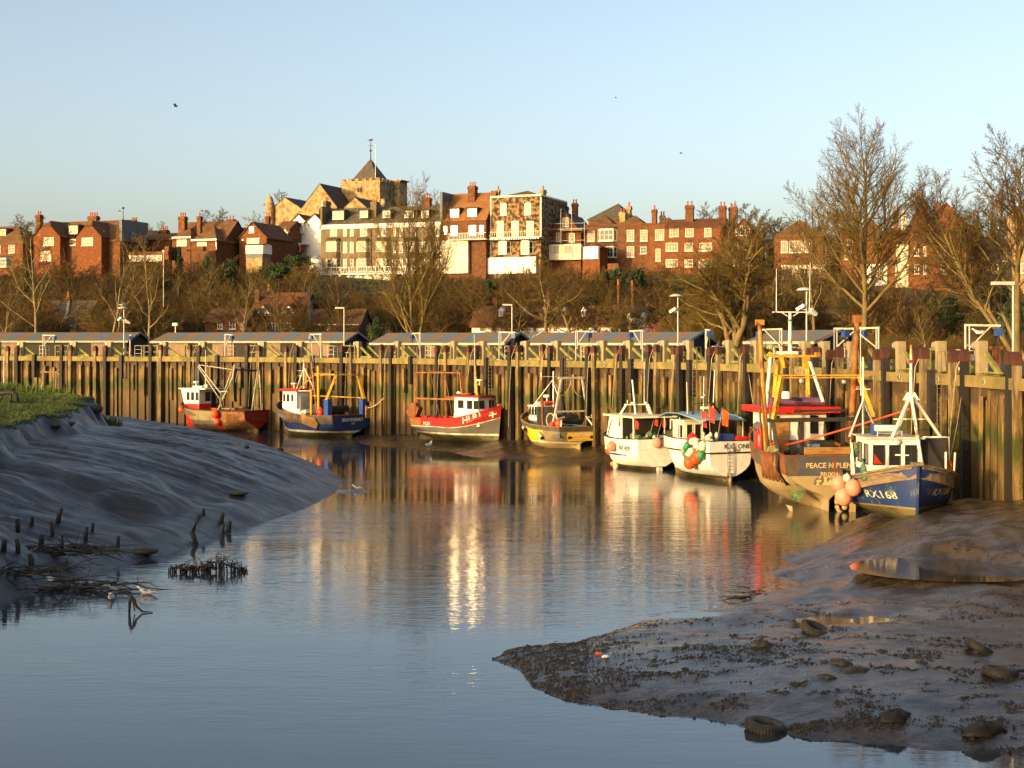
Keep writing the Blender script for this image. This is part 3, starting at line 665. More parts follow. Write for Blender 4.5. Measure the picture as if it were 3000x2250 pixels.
# ---------------------------------------------------------------- lamp posts, masts and cameras
def lamp(px, ytop, D, label, cams=0, head=1, r=.06):
    p = Vector((gx(px, D), D, DECK-.03)); h = gz(ytop, D)-p.z
    t = thing('street_lamp', label, 'lamp post', p)
    MB().cyl((0,0,0), (0,0,h-.1), r, r*.8, 8).build('pole', M['steelpole'], t)
    if head == 1:
        MB().lathe((-.15, 0, h), [(0,.16),(.25,.12),(.5,.02),(.56,-.06),(.3,-.07),(0,-.07)], 14).build('lamp_head', M['steelpole'], t)
    elif head == 2:
        MB().box((-.45, 0, h), (.95, .3, .14)).bar((0,0,h-.1), (-.3,0,h), .08).build('lamp_head', M['steelpole'], t)
    for k in range(cams):
        sx = (-1, 1)[k]; z = h-1.35-.3*k
        c = MB().bar((0,0,z), (sx*.35,0,z), .06).build('camera_bracket', M['steelpole'], t)
        MB().bar((sx*.2,-.3,z+.28), (sx*.62,.1,z-.02) if k == 0 else (sx*.65,.0,z-.05), .22, .22).build('security_camera', M['white'], t)
lamp(363, 902, 158, 'thin grey lamp post with two cameras and a gull on its top', 2)
lamp(1008, 902, 150, 'plain grey lamp post rising behind the long shed roof', 0, 2)
lamp(1500, 893, 139, 'plain grey lamp post standing at the gap between two sheds', 0, 2)
lamp(1986, 866, 118, 'tall white lamp post with one camera above the black shed gable', 1)
lamp(2363, 848, 96, 'tall lamp post with two cameras rising behind the trawler mast', 2)
lamp(2968, 830, 62, 'nearest tall grey lamp post beside the leaning tree', 0, 2, .055)
for px, y0, y1, D, lab in ((479, 738, 972, 190, 'tall thin dark flagpole standing behind the boat sheds'),):
    t = thing('flagpole', lab, 'pole', (gx(px, D), D, gz(y1, D)-1)); MB().cyl((0,0,0), (0,0,gz(y0, D)-gz(y1, D)+1), .07, .05, 7).build('pole', M['galv'], t); MB().box((0,0,gz(y0, D)-gz(y1, D)+1.1), (.3,.3,.3)).build('finial', M['galv'], t)
t = thing('camera_post', 'short white post with a camera behind the second shed roof', 'camera post', (gx(514, 170), 170, 6.97))
MB().cyl((0,0,0), (0,0,gz(955, 170)-7), .06, n=7).build('pole', M['white'], t); MB().box((-.05,0,gz(952, 170)-6.9), (.6,.4,.35)).build('security_camera', M['white'], t)

# clutter on the quay: stacked crates, bin, pots, tarpaulin
def quay_at(px, back, z=DECK-.03): return W(px, -back, z)
t = thing('net_bin', 'dark bin heaped with pale nets beside the striped shed gable', 'bin', quay_at(2165, 2.2)); MB().bb(-.9,.9,-.5,.5,0,1.0).build('tub', M['black'], t)
b = MB(); random.seed(5)
for k in range(14): b.ball((random.uniform(-.75,.75), random.uniform(-.4,.4), 1.0+random.uniform(0,.12)), random.uniform(.15,.26), 8, 5, (1,1,.7))
b.build('net_heap', M['rope'], t)
for px, bk, c, lab, sz in ((2418,1.6,'brightred','small red fuel can on the quay beyond the yellow gantry',(.34,.22,.42)), (2355,2.4,'skyblue','pale blue fish tub on the quay behind the rusty derrick',(.8,.7,.75)), (2745,1.2,'white','white fish box on the quay beside the timber brace',(.6,.4,.3)), (2770,1.5,'inblue','blue barrel standing on the quay between two braces',(.5,.5,.9)), (2935,1.8,'skyblue','pale blue plastic sheet bundle on the quay',(1.4,.6,.5)), (2990,3.,'bluebox','blue crate at the end of the quay',(.9,.7,.6)), (2330,2.6,'palewood','pale wooden box on the quay behind the derrick',(.7,.5,.8))):
    a, nn = wdir(px); b = MB().bb(-sz[0]/2,sz[0]/2,-sz[1]/2,sz[1]/2,0,sz[2]).bb(-sz[0]/2-.03,sz[0]/2+.03,-sz[1]/2-.03,sz[1]/2+.03,sz[2]*.86,sz[2]+.02)
    o = b.build('quay_box', M[c], label=lab, cat='box'); o.location = quay_at(px, bk); o.rotation_euler = (0,0,math.atan2(a.y,a.x)+.2)
# blue tarpaulin over a heap near the wall's near end
p = quay_at(2932, 2.6); b = MB(); n = 9
vs = [(x*.14-.6, y*.14-.6, .75+.28*math.sin(x*1.1)*math.cos(y*.9)-.22*abs(x-4)/4-.1*abs(y-4)/4) for y in range(n) for x in range(n)]
b.add(vs, [(y*n+x, y*n+x+1, (y+1)*n+x+1, (y+1)*n+x) for y in range(n-1) for x in range(n-1)], 0, True)
b.add([(v[0], v[1], v[2]-.1) for v in vs], [(y*n+x, (y+1)*n+x, (y+1)*n+x+1, y*n+x+1) for y in range(n-1) for x in range(n-1)], 0, True)
o = b.build('tarpaulin', M['brightblue'], label='crumpled blue tarpaulin thrown over a heap on the quay', cat='tarpaulin'); o.location = p
t = thing('rack', 'tall rust brown steel stand on the quay beneath the nearest crane', 'stand', quay_at(2776, 2.3)); MB().bb(-.14,.14,-.14,.14,0,1.15).bb(-.3,.3,-.3,.3,0,.06).build('post', M['rust'], t); MB().bb(-.28,.28,-.1,.1,1.15,1.3).build('head', M['rust'], t)
# ================================================================ the old town on the hill
random.seed(21)
class House:
    def __init__(s, label, px, base, D, th=20, name='house', cat='house', group='houses of the old town'):
        s.th = math.radians(th); s.c, s.s = math.cos(s.th), math.sin(s.th)
        s.O = at(px, base, D); s.base = base
        s.t = thing(name, label, cat, s.O, -s.th, group)
    def loc(s, px, py, d=0.):
        """photo pixel on the plane d metres behind the front -> local (u, z)"""
        ox, oy = s.O.x+d*s.s, s.O.y+d*s.c; k = (px-1500)/F
        u = (k*oy-ox)/(s.c+k*s.s); Y = oy-u*s.s
        return u, HC-(py-YH)*Y/F-s.O.z
    def block(s, l, r, eave, ridge=None, wall='brick', roof='tile', kind='x', dep=8., d0=0., apex=None, base=None, over=.28, hl=None, hr=None, wn='wall', rn='roof', hipfrac=.35, par=None):
        x0, z1 = s.loc(l, eave, d0); x1, _ = s.loc(r, eave, d0); zb = s.loc((l+r)/2, base, d0)[1] if base else -9.
        z1 = s.loc((l+r)/2, eave, d0)[1]; xm = (x0+x1)/2; y0, y1 = d0, d0+dep; ym = (y0+y1)/2
        w = MB(); w.bb(x0, x1, y0, y1, zb, z1)
        R = MB(); o = over; e = z1+.02
        if kind == 'flat':
            p = par or .35
            w.build(wn, M[wall], s.t)
            R.bb(x0-.08, x1+.08, y0-.08, y0+.25, z1+.002, z1+p*.35).bb(x0+.25, x1-.25, y0+.3, y1, z1+.003, z1+.1).bb(x0-.08, x0+.24, y0+.26, y1, z1+.002, z1+p*.3).bb(x1-.24, x1+.08, y0+.26, y1, z1+.002, z1+p*.3)
            return R.build('parapet', M[roof], s.t)
        if kind == 'x':
            zr = s.loc((l+r)/2, ridge, ym)[1]
            for x in (x0, x1): w.add([(x, y0, z1), (x, y1, z1), (x, ym, zr-.05)], [(0,1,2)])
            sl = (zr-z1)/(ym-y0); q = e-o*sl
            R.add([(x0-o, y0-o, q), (x1+o, y0-o, q), (x1+o, ym, zr), (x0-o, ym, zr), (x1+o, y1+o, q), (x0-o, y1+o, q)], [(0,1,2,3), (3,2,4,5)])
            R.add([(x0-o, y0-o, q-.14), (x1+o, y0-o, q-.14), (x1+o, ym, zr-.14), (x0-o, ym, zr-.14), (x0-o, y0-o, q), (x1+o, y0-o, q), (x1+o, ym, zr), (x0-o, ym, zr)], [(0,4,5,1), (1,5,6,2), (0,3,7,4), (0,1,2,3)])
        elif kind == 'y':
            xa, zr = s.loc(apex or (l+r)/2, ridge, d0)
            hf = hipfrac if rn == 'hipped_roof' else 0
            if hf:
                zt = lerp(zr, z1, hf); xl, xr = lerp(xa, x0, hf), lerp(xa, x1, hf)
                w.add([(x0, y0, z1), (x1, y0, z1), (xr, y0, zt), (xl, y0, zt)], [(0,1,2,3)])
                ya = y0+(xr-xl)*.55
                R.add([(x0-o, y0-o, e-o*.6), (xl, y0-o, zt), (xa, ya, zr), (xa, y1, zr), (x0-o, y1, e-o*.6)], [(0,1,2,3,4)])
                R.add([(x1+o, y0-o, e-o*.6), (xr, y0-o, zt), (xa, ya, zr), (xa, y1, zr), (x1+o, y1, e-o*.6)], [(4,3,2,1,0)])
                R.add([(xl, y0-o, zt), (xr, y0-o, zt), (xa, ya, zr)], [(0,1,2)])
            else:
                w.add([(x0, y0, z1), (x1, y0, z1), (xa, y0, zr-.04)], [(0,1,2)]); w.add([(x0, y1, z1), (x1, y1, z1), (xa, y1, zr-.04)], [(2,1,0)])
                for xe, sg in ((x0, -1), (x1, 1)):
                    sl = (zr-z1)/abs(xe-xa); q = z1-o*sl+.02; X = xe+sg*o
                    R.add([(X, y0-o, q), (xa, y0-o, zr), (xa, y1, zr), (X, y1, q), (X, y0-o, q-.16), (xa, y0-o, zr-.16), (xa, y1, zr-.16), (X, y1, q-.16)], [(0,1,2,3), (4,7,6,5), (0,4,5,1), (0,3,7,4)])
        elif kind == 'hip':
            il = (dep/2 if hl is None else hl); ir = (dep/2 if hr is None else hr)
            xa, xb = x0+il, x1-ir
            if xa > xb: xa = xb = (x0*ir+x1*il)/(il+ir)
            zr = s.loc((l+r)/2, ridge, ym)[1]; q = e-o*.5
            R.add([(x0-o, y0-o, q), (x1+o, y0-o, q), (x1+o, y1+o, q), (x0-o, y1+o, q), (xa, ym, zr), (xb, ym, zr)], [(0,1,5,4), (1,2,5), (2,3,4,5), (3,0,4)])
            R.add([(x0-o, y0-o, q-.15), (x1+o, y0-o, q-.15), (x1+o, y1+o, q-.15), (x0-o, y1+o, q-.15), (x0-o, y0-o, q), (x1+o, y0-o, q), (x1+o, y1+o, q), (x0-o, y1+o, q)], [(0,4,5,1), (1,5,6,2), (2,6,7,3), (3,7,4,0)])
        w.build(wn, M[wall], s.t)
        return R.build(rn, M[roof], s.t)
    def win(s, l, t, r, b, d=0., pane=None, cols=2, rows=2, frame='frame', name='window', bar=.038, fr=.09, proud=.05):
        x0, z1 = s.loc(l, t, d); x1, z0 = s.loc(r, b, d); y = d-proud
        if x1-x0 < .3: x1 = x0+.3
        f = MB(); f.bb(x0, x0+fr, y-.03, y+.06, z0, z1).bb(x1-fr, x1, y-.03, y+.06, z0, z1).bb(x0+fr, x1-fr, y-.03, y+.06, z1-fr, z1).bb(x0+fr, x1-fr, y-.05, y+.06, z0, z0+fr)
        for k in range(1, cols): x = lerp(x0, x1, k/cols); f.bb(x-bar/2, x+bar/2, y-.02, y+.02, z0+fr, z1-fr)
        for k in range(1, rows): z = lerp(z0, z1, k/rows); f.bb(x0+fr, x1-fr, y-.022, y+.022, z-bar/2, z+bar/2)
        f.bb(x0-.08, x1+.08, y-.12, y+.05, z0-.09, z0-.003)
        fo = f.build(name, M[frame], s.t)
        pane = pane or ('curtain' if random.random() < .28 else 'glass')
        g = MB()
        if pane == 'glint':
            cw = s.O+Vector((s.c*(x0+x1)/2+s.s*y, -s.s*(x0+x1)/2+s.c*y, (z0+z1)/2))
            n = (TOSUN+(Vector((0, 0, 0))-cw).normalized()).normalized()
            n = Matrix.Rotation(s.th, 3, 'Z') @ n
            R = n.to_track_quat('-Y', 'Z').to_matrix()
            g.box(((x0+x1)/2, y-.03, (z0+z1)/2), (x1-x0-1.6*fr, .02, z1-z0-1.6*fr), 0, R)
        else: g.bb(x0+fr*.6, x1-fr*.6, y+.0, y+.03, z0+fr*.6, z1-fr*.6)
        g.build('pane', M[pane], fo)
        return fo
    def dormer(s, l, t, r, b, d, pane=None, wall='slate', cols=2, depth=2.2):
        x0, z1 = s.loc(l, t, d); x1, z0 = s.loc(r, b, d)
        o = MB().bb(x0-.12, x1+.12, d+.05, d+depth, z0-.1, z1+.1).build('dormer', M[wall], s.t)
        MB().bb(x0-.28, x1+.28, d-.15, d+depth, z1+.101, z1+.24).build('dormer_roof', M['darkroof'], o)
        s.win(l, t, r, b, d, pane, cols, 2)
    def chim(s, l, r, top, bot, d, pots=2, mat='brownbrick', name='chimney', wid=None):
        x0, z1 = s.loc(l, top, d); x1, z0 = s.loc(r, bot, d); w = wid or min(1.1, (x1-x0))
        b = MB().bb(x0, x1, d-w/2, d+w/2, z0-1.2, z1-.55).bb(x0-.09, x1+.09, d-w/2-.09, d+w/2+.09, z1-.55, z1-.25).bb(x0-.02, x1+.02, d-w/2-.02, d+w/2+.02, z1-.249, z1)
        c = b.build(name, M[mat], s.t)
        for k in range(pots):
            x = lerp(x0, x1, (k+.5)/pots)
            MB().lathe((x, d, z1), [(.17,0),(.14,.1),(.12,.55),(.16,.6),(.16,.72),(.10,.72)], 8).build('chimney_pot', M['potred'], c)
    def bay(s, l, r, top, bot, rows, dep=.75, wall='white', roof='slate', cols=2):
        """projecting bay with windows in its front and sides; rows = [(top, bottom)]"""
        x0, z1 = s.loc(l, top); x1, z0 = s.loc(r, bot); ins = min(.5, (x1-x0)*.22)
        P = [(x0, 0), (x0+ins, -dep), (x1-ins, -dep), (x1, 0)]
        b = MB(); n = 4
        b.add([(x, y, z0) for x, y in P]+[(x, y, z1) for x, y in P], [(0,1,5,4), (1,2,6,5), (2,3,7,6), (4,5,6,7), (3,2,1,0)])
        B = b.build('bay_window', M[wall], s.t)
        q = MB(); q.add([(x0-.15, .0, z1), (x0+ins-.1, -dep-.15, z1), (x1-ins+.1, -dep-.15, z1), (x1+.15, 0, z1), (x0+.2, 0, z1+.45), (x1-.2, 0, z1+.45)], [(0,1,4), (1,2,5,4), (2,3,5), (3,2,1,0)])
        q.build('bay_roof', M[roof], B)
        for (t_, b_) in rows:
            za, zb_ = s.loc((l+r)/2, t_)[1], s.loc((l+r)/2, b_)[1]
            for k, (A, C) in enumerate(((P[0], P[1]), (P[1], P[2]), (P[2], P[3]))):
                A, C = Vector((*A, 0)), Vector((*C, 0)); d_ = (C-A).normalized(); nn = Vector((d_.y, -d_.x, 0)); L = (C-A).length
                f = MB(); m = .07
                cs = cols if k == 1 else 1
                zs = [za, (za+zb_)/2, zb_]
                for z in zs: f.bar(A+d_*m+nn*.03+Vector((0,0,z)), C-d_*m+nn*.03+Vector((0,0,z)), .05, .06)
                for i in range(cs+1):
                    p = A+d_*lerp(m, L-m, i/cs)+nn*.03; f.bar(p+Vector((0,0,zb_)), p+Vector((0,0,za)), .055, .05)
                fo = f.build('sash_window', M['frame'], B)
                g = MB(); g.add([A+d_*m+nn*.012+Vector((0,0,zb_)), C-d_*m+nn*.012+Vector((0,0,zb_)), C-d_*m+nn*.012+Vector((0,0,za)), A+d_*m+nn*.012+Vector((0,0,za))], [(0,1,2,3)]); g.build('pane', M['glass' if random.random() < .7 else 'curtain'], fo)
    def box(s, l, t, r, b, d0, d1, mat, name):
        x0, z1 = s.loc(l, t, d0); x1, z0 = s.loc(r, b, d0)
        return MB().bb(x0, x1, d0, d1, z0, z1).build(name, M[mat], s.t)

# ---- far left: red brick house cut by the picture edge
h = House('red brick house with dormers furthest along the hill to the left', 10, 790, 262)
h.block(-60, 67, 714, 664, 'brick2', 'tile', 'hip', 9, hl=0); h.dormer(-8, 673, 17, 696, 2.0); h.win(26, 717, 43, 741, cols=2, rows=3); h.win(-14, 717, 2, 741); h.bay(-12, 34, 757, 784, [(760, 780)], 1.0)
h.dormer(55, 680, 70, 684, 3.5)
# ---- large house with two tile-hung gables
h = House('long brick house with two tile hung half hipped gables and a grey parapet end', 100, 765, 262)
h.block(110, 352, 705, 649, 'brownbrick', 'tile', 'x', 9, d0=2.0)
h.block(97, 176, 694, 645, 'tilehung', 'tile', 'y', 8, rn='hipped_roof'); h.block(222, 297, 694, 645, 'tilehung', 'tile', 'y', 8, rn='hipped_roof')
h.win(128, 696, 158, 719, pane='curtain', cols=4); h.win(240, 697, 273, 719, cols=4, pane='curtain'); h.dormer(203, 662, 228, 684, 2.6, 'curtain', 'redtile', 4); h.win(120, 736, 150, 764, cols=3, pane='curtain'); h.win(206, 701, 222, 719, 2.0)
h.win(300, 676, 306, 689, 2.); h.chim(109, 122, 630, 672, 3.5, 2); h.chim(262, 287, 634, 650, 7, 4); h.chim(361, 381, 646, 690, 5, 0); h.chim(386, 402, 649, 690, 7, 3)
h.box(349, 643, 357, 705, 1.8, 10, 'inblue', 'parapet_wall')
MB().cyl((0,0,0), (0,0,2.6), .09, .03, 6).ball((0,0,2.4), .22, 8, 6).build('finial', M['black'], h.t).location = (*Vector((h.loc(361, 648, 4)[0], 4)), h.loc(361, 648, 4)[1])
# ---- low range behind
h = House('low brown roofed cottage half hidden by bare bushes between two larger houses', 440, 740, 268)
h.block(425, 500, 700, 684, 'brownbrick', 'tile', 'x', 7); h.chim(475, 492, 674, 690, 3.5, 3)
t = House('low red brick retaining wall and grey garage doors on the slope', 380, 770, 250, 12, 'garden_wall', 'garden wall'); t.box(378, 738, 492, 746, -.2, .1, 'brick2', 'coping'); t.box(378, 747, 480, 766, 0, .3, 'galv', 'garage_door'); t.box(378, 766, 384, 800, 0, .4, 'brick2', 'pier'); t.box(425, 766, 431, 800, 0, .4, 'brick2', 'pier'); t.box(474, 746, 482, 800, -.05, .35, 'brick2', 'pier'); t.box(482, 722, 494, 760, 0, 5, 'brick2', 'end_wall')
# ---- house with white cornered wings
h = House('brown roofed house with two hipped wings and white framed corner windows', 505, 730, 260)
h.block(515, 656, 705, 650, 'brick', 'tile', 'x', 9, d0=2.5)
h.block(504, 558, 696, 669, 'brick', 'tile', 'hip', 6, over=.4); h.block(560, 633, 703, 662, 'brick', 'tile', 'hip', 7, over=.4)
h.box(503, 694, 558, 697, -.45, -.2, 'frame', 'fascia'); h.box(559, 701, 634, 704, -.45, -.2, 'frame', 'fascia')
h.win(519, 698, 547, 720, cols=4, rows=1, pane='glass', fr=.16); h.win(578, 705, 606, 726, cols=3, rows=1, pane='curtain', fr=.16); h.box(631, 704, 634, 732, -.03, .2, 'frame', 'corner_post'); h.box(607, 704, 631, 730, -.02, .1, 'tilehung', 'tile_panel')
h.chim(527, 545, 635, 672, 3, 3, 'brick2'); h.chim(580, 590, 634, 672, 3, 1, 'brownbrick')
t = House('red brick garden wall below the white cornered house', 540, 735, 254, 10, 'garden_wall', 'garden wall'); t.box(546, 722, 595, 734, 0, .4, 'brick2', 'wall'); t.box(595, 721, 630, 735, .5, .9, 'brownbrick', 'wall')
t = House('tall brick chimney stack standing above a dark roof beside the tile hung gable', 660, 720, 264, 20)
t.block(655, 704, 690, 668, 'brownbrick', 'darkroof', 'x', 7, d0=1); t.chim(669, 688, 643, 690, 1.2, 2, 'brownbrick', wid=1.2)
# ---- tile hung gable with white garden room
h = House('tile hung gable cottage above a white windowed garden room', 700, 722, 262)
h.block(701, 781, 694, 649, 'tilehung', 'tile', 'y', 10, apex=740); h.win(730, 664, 745, 682, cols=2, rows=1, pane='glass', fr=.2); h.win(724, 698, 760, 715, cols=5, rows=1, pane='curtain'); h.win(709, 701, 714, 704, pane='curtain')
h.chim(779, 790, 634, 660, 8, 2, 'brownbrick'); h.block(690, 712, 690, 668, 'brownbrick', 'redtile', 'x', 5, d0=6)
g = House('white garden room with four small paned windows on a flint base', 718, 757, 252, 20, 'garden_room', 'garden room')
g.block(720, 770, 716, 714, 'white', 'darkroof', 'x', 3.2, base=743, over=.15); g.box(720, 743, 769, 756, .02, 3, 'inblue', 'dark_base'); g.box(721, 756, 768, 800, -.05, 3, 'stone', 'flint_base')
for k in range(4): g.win(724+11.4*k, 721, 733+11.4*k, 738, cols=3, rows=4, pane='glass', fr=.08, bar=.03)
# ---- white double gabled house
h = House('white weatherboarded house with twin gables below the church', 848, 735, 285, 18)
h.block(849, 898, 650, 626, 'white', 'tile', 'y', 12, apex=875); h.block(898, 943, 648, 625, 'white', 'tile', 'y', 12, apex=922)
h.box(860, 649, 889, 684, -.7, 0, 'white', 'jetty'); h.win(863, 652, 885, 666, -.72, 'curtain', 3, 2); h.win(859, 684, 867, 700, pane='glass'); h.win(901, 655, 908, 664, pane='glass', cols=2, rows=1); h.chim(924, 938, 612, 630, 5, 0, 'stone'); h.chim(888, 893, 632, 650, 6, 0, 'brick')
h.box(832, 713, 895, 716, -1.6, -.05, 'white', 'porch_roof')
for k in range(4): h.win(836+12*k, 718, 845+12*k, 737, -1.3, 'glass', 1, 1, 'cream', fr=.2)
h.box(880, 717, 893, 738, -1.2, -.9, 'red', 'door'); h.box(832, 716, 880, 739, -1.2, -.9, 'cream', 'conservatory')
h = House('low cottage with a white slatted balcony behind a dark bush', 810, 720, 280, 18)
h.block(812, 848, 668, 648, 'brownbrick', 'tile', 'x', 6); h.box(818, 680, 842, 695, -1, -.85, 'white', 'balcony'); h.win(832, 668, 838, 680, pane='curtain'); h.win(816, 703, 826, 716, pane='curtain')
# ---- church
c = House('old stone church with a battlemented tower and a pyramid cap', 880, 690, 335, 22, 'church', 'church', None)
c.block(795, 884, 612, 577, 'stone', 'darkroof', 'y', 22, d0=2, apex=834, over=.1)
c.block(884, 986, 606, 537, 'stone', 'darkroof', 'y', 16, d0=0, apex=937, over=.1, wn='gable_wall')
c.block(1008, 1072, 606, 577, 'stone', 'darkroof', 'y', 10, d0=-3, apex=1040, over=.1, wn='aisle_wall')
x0, z0 = c.loc(1000, 690, 9); x1, z1 = c.loc(1113, 533, 9); W_ = x1-x0
tw = MB().bb(x0, x1, 9, 9+W_, -5, z1).bb(x0-.12, x1+.12, 8.88, 9+W_+.12, z1, z1+.25).build('tower', M['stone'], c.t)
b = MB(); n = 6; p = W_/(n*2-1)
for k in range(n):
    b.bb(x0+p*2*k, x0+p*(2*k+1), 8.95, 9.5, z1+.251, z1+1.05); b.bb(x1-.55, x1, 9+p*2*k+(.6 if k == 0 else 0), 9+p*(2*k+1)+.2, z1+.252, z1+1.05)
b.bb(x0, x1, 9.0, 9.45, z1+.2, z1+.5); b.build('battlements', M['stone'], tw)
zt = c.loc(1077, 465, 9+W_/2)[1]; xm = (x0+x1)/2; ym = 9+W_/2; hw = W_*.36
MB().add([(xm-hw, ym-hw, z1+.3), (xm+hw, ym-hw, z1+.3), (xm+hw, ym+hw, z1+.3), (xm-hw, ym+hw, z1+.3), (xm, ym, zt)], [(0,1,4), (1,2,4), (2,3,4), (3,0,4)]).build('pyramid_cap', mk('lead_cap', (.095,.075,.055), (.06,.05,.04), .7, 1.2, stain=(.13,.105,.08), st=(.6,.7)), tw)
v = MB().cyl((xm, ym, zt-.3), (xm, ym, zt+4.6), .14, .05, 7); v.ball((xm, ym, zt+1.9), .3, 8, 6); v.box((xm, ym, zt+3.2), (1.1, .06, .06)).box((xm, ym, zt+3.2), (.06, 1.1, .06)).box((xm+.1, ym, zt+4.5), (.9, .06, .5)).box((xm-.6, ym, zt+4.35), (.5, .06, .12))
v.build('weathervane', M['darkroof'], tw)
fx, fz = c.loc(1100, 522, 10); MB().cyl((fx, 10, fz-1), (fx, 10, c.loc(1100, 422, 10)[1]), .09, .06, 6).build('flagpole', M['white'], tw)
for l, r in ((1047, 1053), (1055, 1061)):
    a, zz1 = c.loc(l, 549, 9); b_, zz0 = c.loc(r, 563, 9); f = MB().bb(a, b_, 8.9, 9.05, zz0, zz1-.3).cyl(((a+b_)/2, 8.9, zz1-.32), ((a+b_)/2, 9.05, zz1-.32), (b_-a)/2, n=12); f.build('belfry_window', M['black'], tw)
for y, za, zb, wd_ in ((9+W_*.5, -9.5, -6, 1.5), (9+W_*.5, -4, -1.2, 1.1)):
    MB().bb(x1-.02, x1+.05, y-wd_/2, y+wd_/2, z1+za, z1+zb).build('louvred_window', M['inblue'], tw)
tx = x1; b = MB().bb(x1+.05, x1+1.6, 9+W_-3.2, 9+W_+1, -5, z1+1.0).bb(x1-.1, x1+2.2, 9+W_-3.3, 9+W_+1.2, z1+1.0, z1+1.25); b.bb(x1+.05, x1+1.1, 9.2, 10.4, -5, z1-4); b.build('stair_turret', M['stone'], tw)
ux, uz = c.loc(787, 590, 1); MB().lathe((ux, 1.5, uz-8), [(1.25,-6),(1.25,0),(1.1,.1),(1.05,7.6),(.85,8.6),(.5,9.2),(.08,9.5),(.04,10.2)], 8).build('round_turret', M['stone'], c.t)
for l, r, t_, b__ in ((942, 949, 590, 612),): MB().bb(c.loc(l, 600, 0)[0], c.loc(r, 600, 0)[0], -.06, .05, c.loc(l, b__)[1], c.loc(l, t_)[1]).build('lancet_window', M['cream'], c.t)
# ---- rendered terrace with bays, attic dormers and white balcony
T = House('long grey rendered terrace with slate attic, bays and a white balcony', 940, 785, 256, 17, 'terrace_house', 'terrace')
T.block(940, 1292, 661, 607, 'render', 'slate', 'x', 10, over=.25); T.box(940, 659, 1292, 663, -.32, -.26, 'frame', 'gutter')
T.box(938, 604, 944, 662, -.35, 10.3, 'render', 'parapet_end')
for l, r, p in ((975, 1007, 'glass'), (1055, 1078, 'curtain'), (1122, 1143, 'glass'), (1186, 1212, 'glass'), (1235, 1256, 'curtain')): T.dormer(l, 619 if l < 1000 else 618, r, 642 if l < 1000 else 637, 1.3, p)
for l, r in ((968, 988), (1006, 1017), (1026, 1036), (1056, 1076), (1111, 1132), (1149, 1160), (1170, 1181), (1198, 1218), (1246, 1264), (1272, 1288)):
    T.win(l, 665, r, 691, pane='curtain' if l in (1026, 1056) else None)
for l, r in ((1006, 1017), (1026, 1036), (1149, 1159), (1170, 1180), (1230, 1240), (1272, 1286)):
    T.win(l, 709, r, 740); T.win(l, 759, r, 784)
for l, r in ((956, 998), (1045, 1084), (1102, 1143), (1190, 1226), (1243, 1272)):
    T.bay(l, r, 704, 786, [(709, 738), (759, 783)], .8, 'render' if l > 0 else 'white')
T.chim(953, 962, 590, 640, 2.4, 2, 'render', wid=2.2); T.chim(1091, 1107, 592, 645, 3, 2, 'render', wid=1.6); T.chim(1240, 1262, 580, 600, 5, 3, 'brick')
MB().cyl((T.loc(1088, 661)[0], -.1, 0), (T.loc(1088, 661)[0], -.1, T.loc(1088, 661)[1]), .07, n=6).build('downpipe', M['black'], T.t)
x0, z0 = T.loc(895, 806, -1.9); x1 = T.loc(1232, 806, -1.9)[0]
b = MB().bb(x0, x1, -2.0, -.02, z0-.05, z0+.2); b.build('balcony_deck', M['white'], T.t)
b = MB(); zt = T.loc(1000, 784, -1.9)[1]
for k in range(int((x1-x0)/.32)): b.bb(x0+.32*k-.035, x0+.32*k+.035, -1.95, -1.88, z0+.201, zt)
for k in range(14): x = lerp(x0, x1, k/13); b.bb(x-.09, x+.09, -2.0, -1.82, z0-.3, zt+.12)
b.bb(x0, x1, -1.97, -1.86, zt, zt+.1).bb(x0, x1, -1.96, -1.87, z0+.4, z0+.5); b.build('balustrade', M['frame'], T.t)
T.box(905, 808, 1160, 860, -.9, -.1, 'cream', 'ground_floor')
for k in range(9): l = 908+28*k; T.box(l, 806, l+4, 850, -1.9, -1.6, 'white', 'column')
for l, r in ((930, 945), (962, 985), (1022, 1034), (1108, 1125), (1128, 1140)): T.win(l, 812, r, 832, -.9, pane='curtain')
n = 8; ux, uz = T.loc(922, 785, -.5); ut = T.loc(922, 758, -.5)[1]
MB().lathe((ux, .6, 0), [(1.5, uz-.5), (1.5, ut)], 8).build('pavilion_wall', M['white'], T.t)
MB().lathe((ux, .6, 0), [(1.75, ut), (.1, ut+.75), (.0, ut+.8)], 8).build('pavilion_roof', M['galv'], T.t)
MB().bb(ux-1.62, ux-1.3, .3, .9, uz, ut-.3).build('arched_door', M['black'], T.t)
# ---- red pantiled house with sunlit dormers
h = House('tall brick house with orange pantiled roof and two dazzling dormers', 1294, 790, 248.5, 21)
h.block(1294, 1424, 642, 567, 'brick', 'pantile', 'x', 9, over=.15); h.box(1289, 562, 1296, 642, -.2, 9.2, 'inblue', 'parapet_end')
h.chim(1375, 1395, 546, 586, 3.6, 3, 'brownbrick', wid=1.4)
for l, r, t_, b_ in ((1319, 1345, 613, 639), (1370, 1397, 612, 638)): h.dormer(l, t_, r, b_, .5, 'glint', 'redtile')
for l, r, t_, b_ in ((1300, 1311, 662, 687), (1321, 1341, 661, 690), (1374, 1395, 660, 690), (1405, 1418, 660, 686)): h.win(l, t_, r, b_, pane='glint', cols=2, rows=3)
h.box(1290, 705, 1371, 800, -.8, -.05, 'cream', 'rendered_floor')
for l, r, t_, b_ in ((1300, 1311, 712, 735), (1320, 1338, 711, 743), (1319, 1340, 763, 782), (1301, 1311, 763, 782)): h.win(l, t_, r, b_, -.8, 'curtain')
x0, z0 = h.loc(1313, 702, -1.6); x1 = h.loc(1424, 702, -1.6)[0]; zt = h.loc(1313, 684, -1.6)[1]; b = MB().bb(x0, x1, -1.7, -.02, z0-.15, z0)
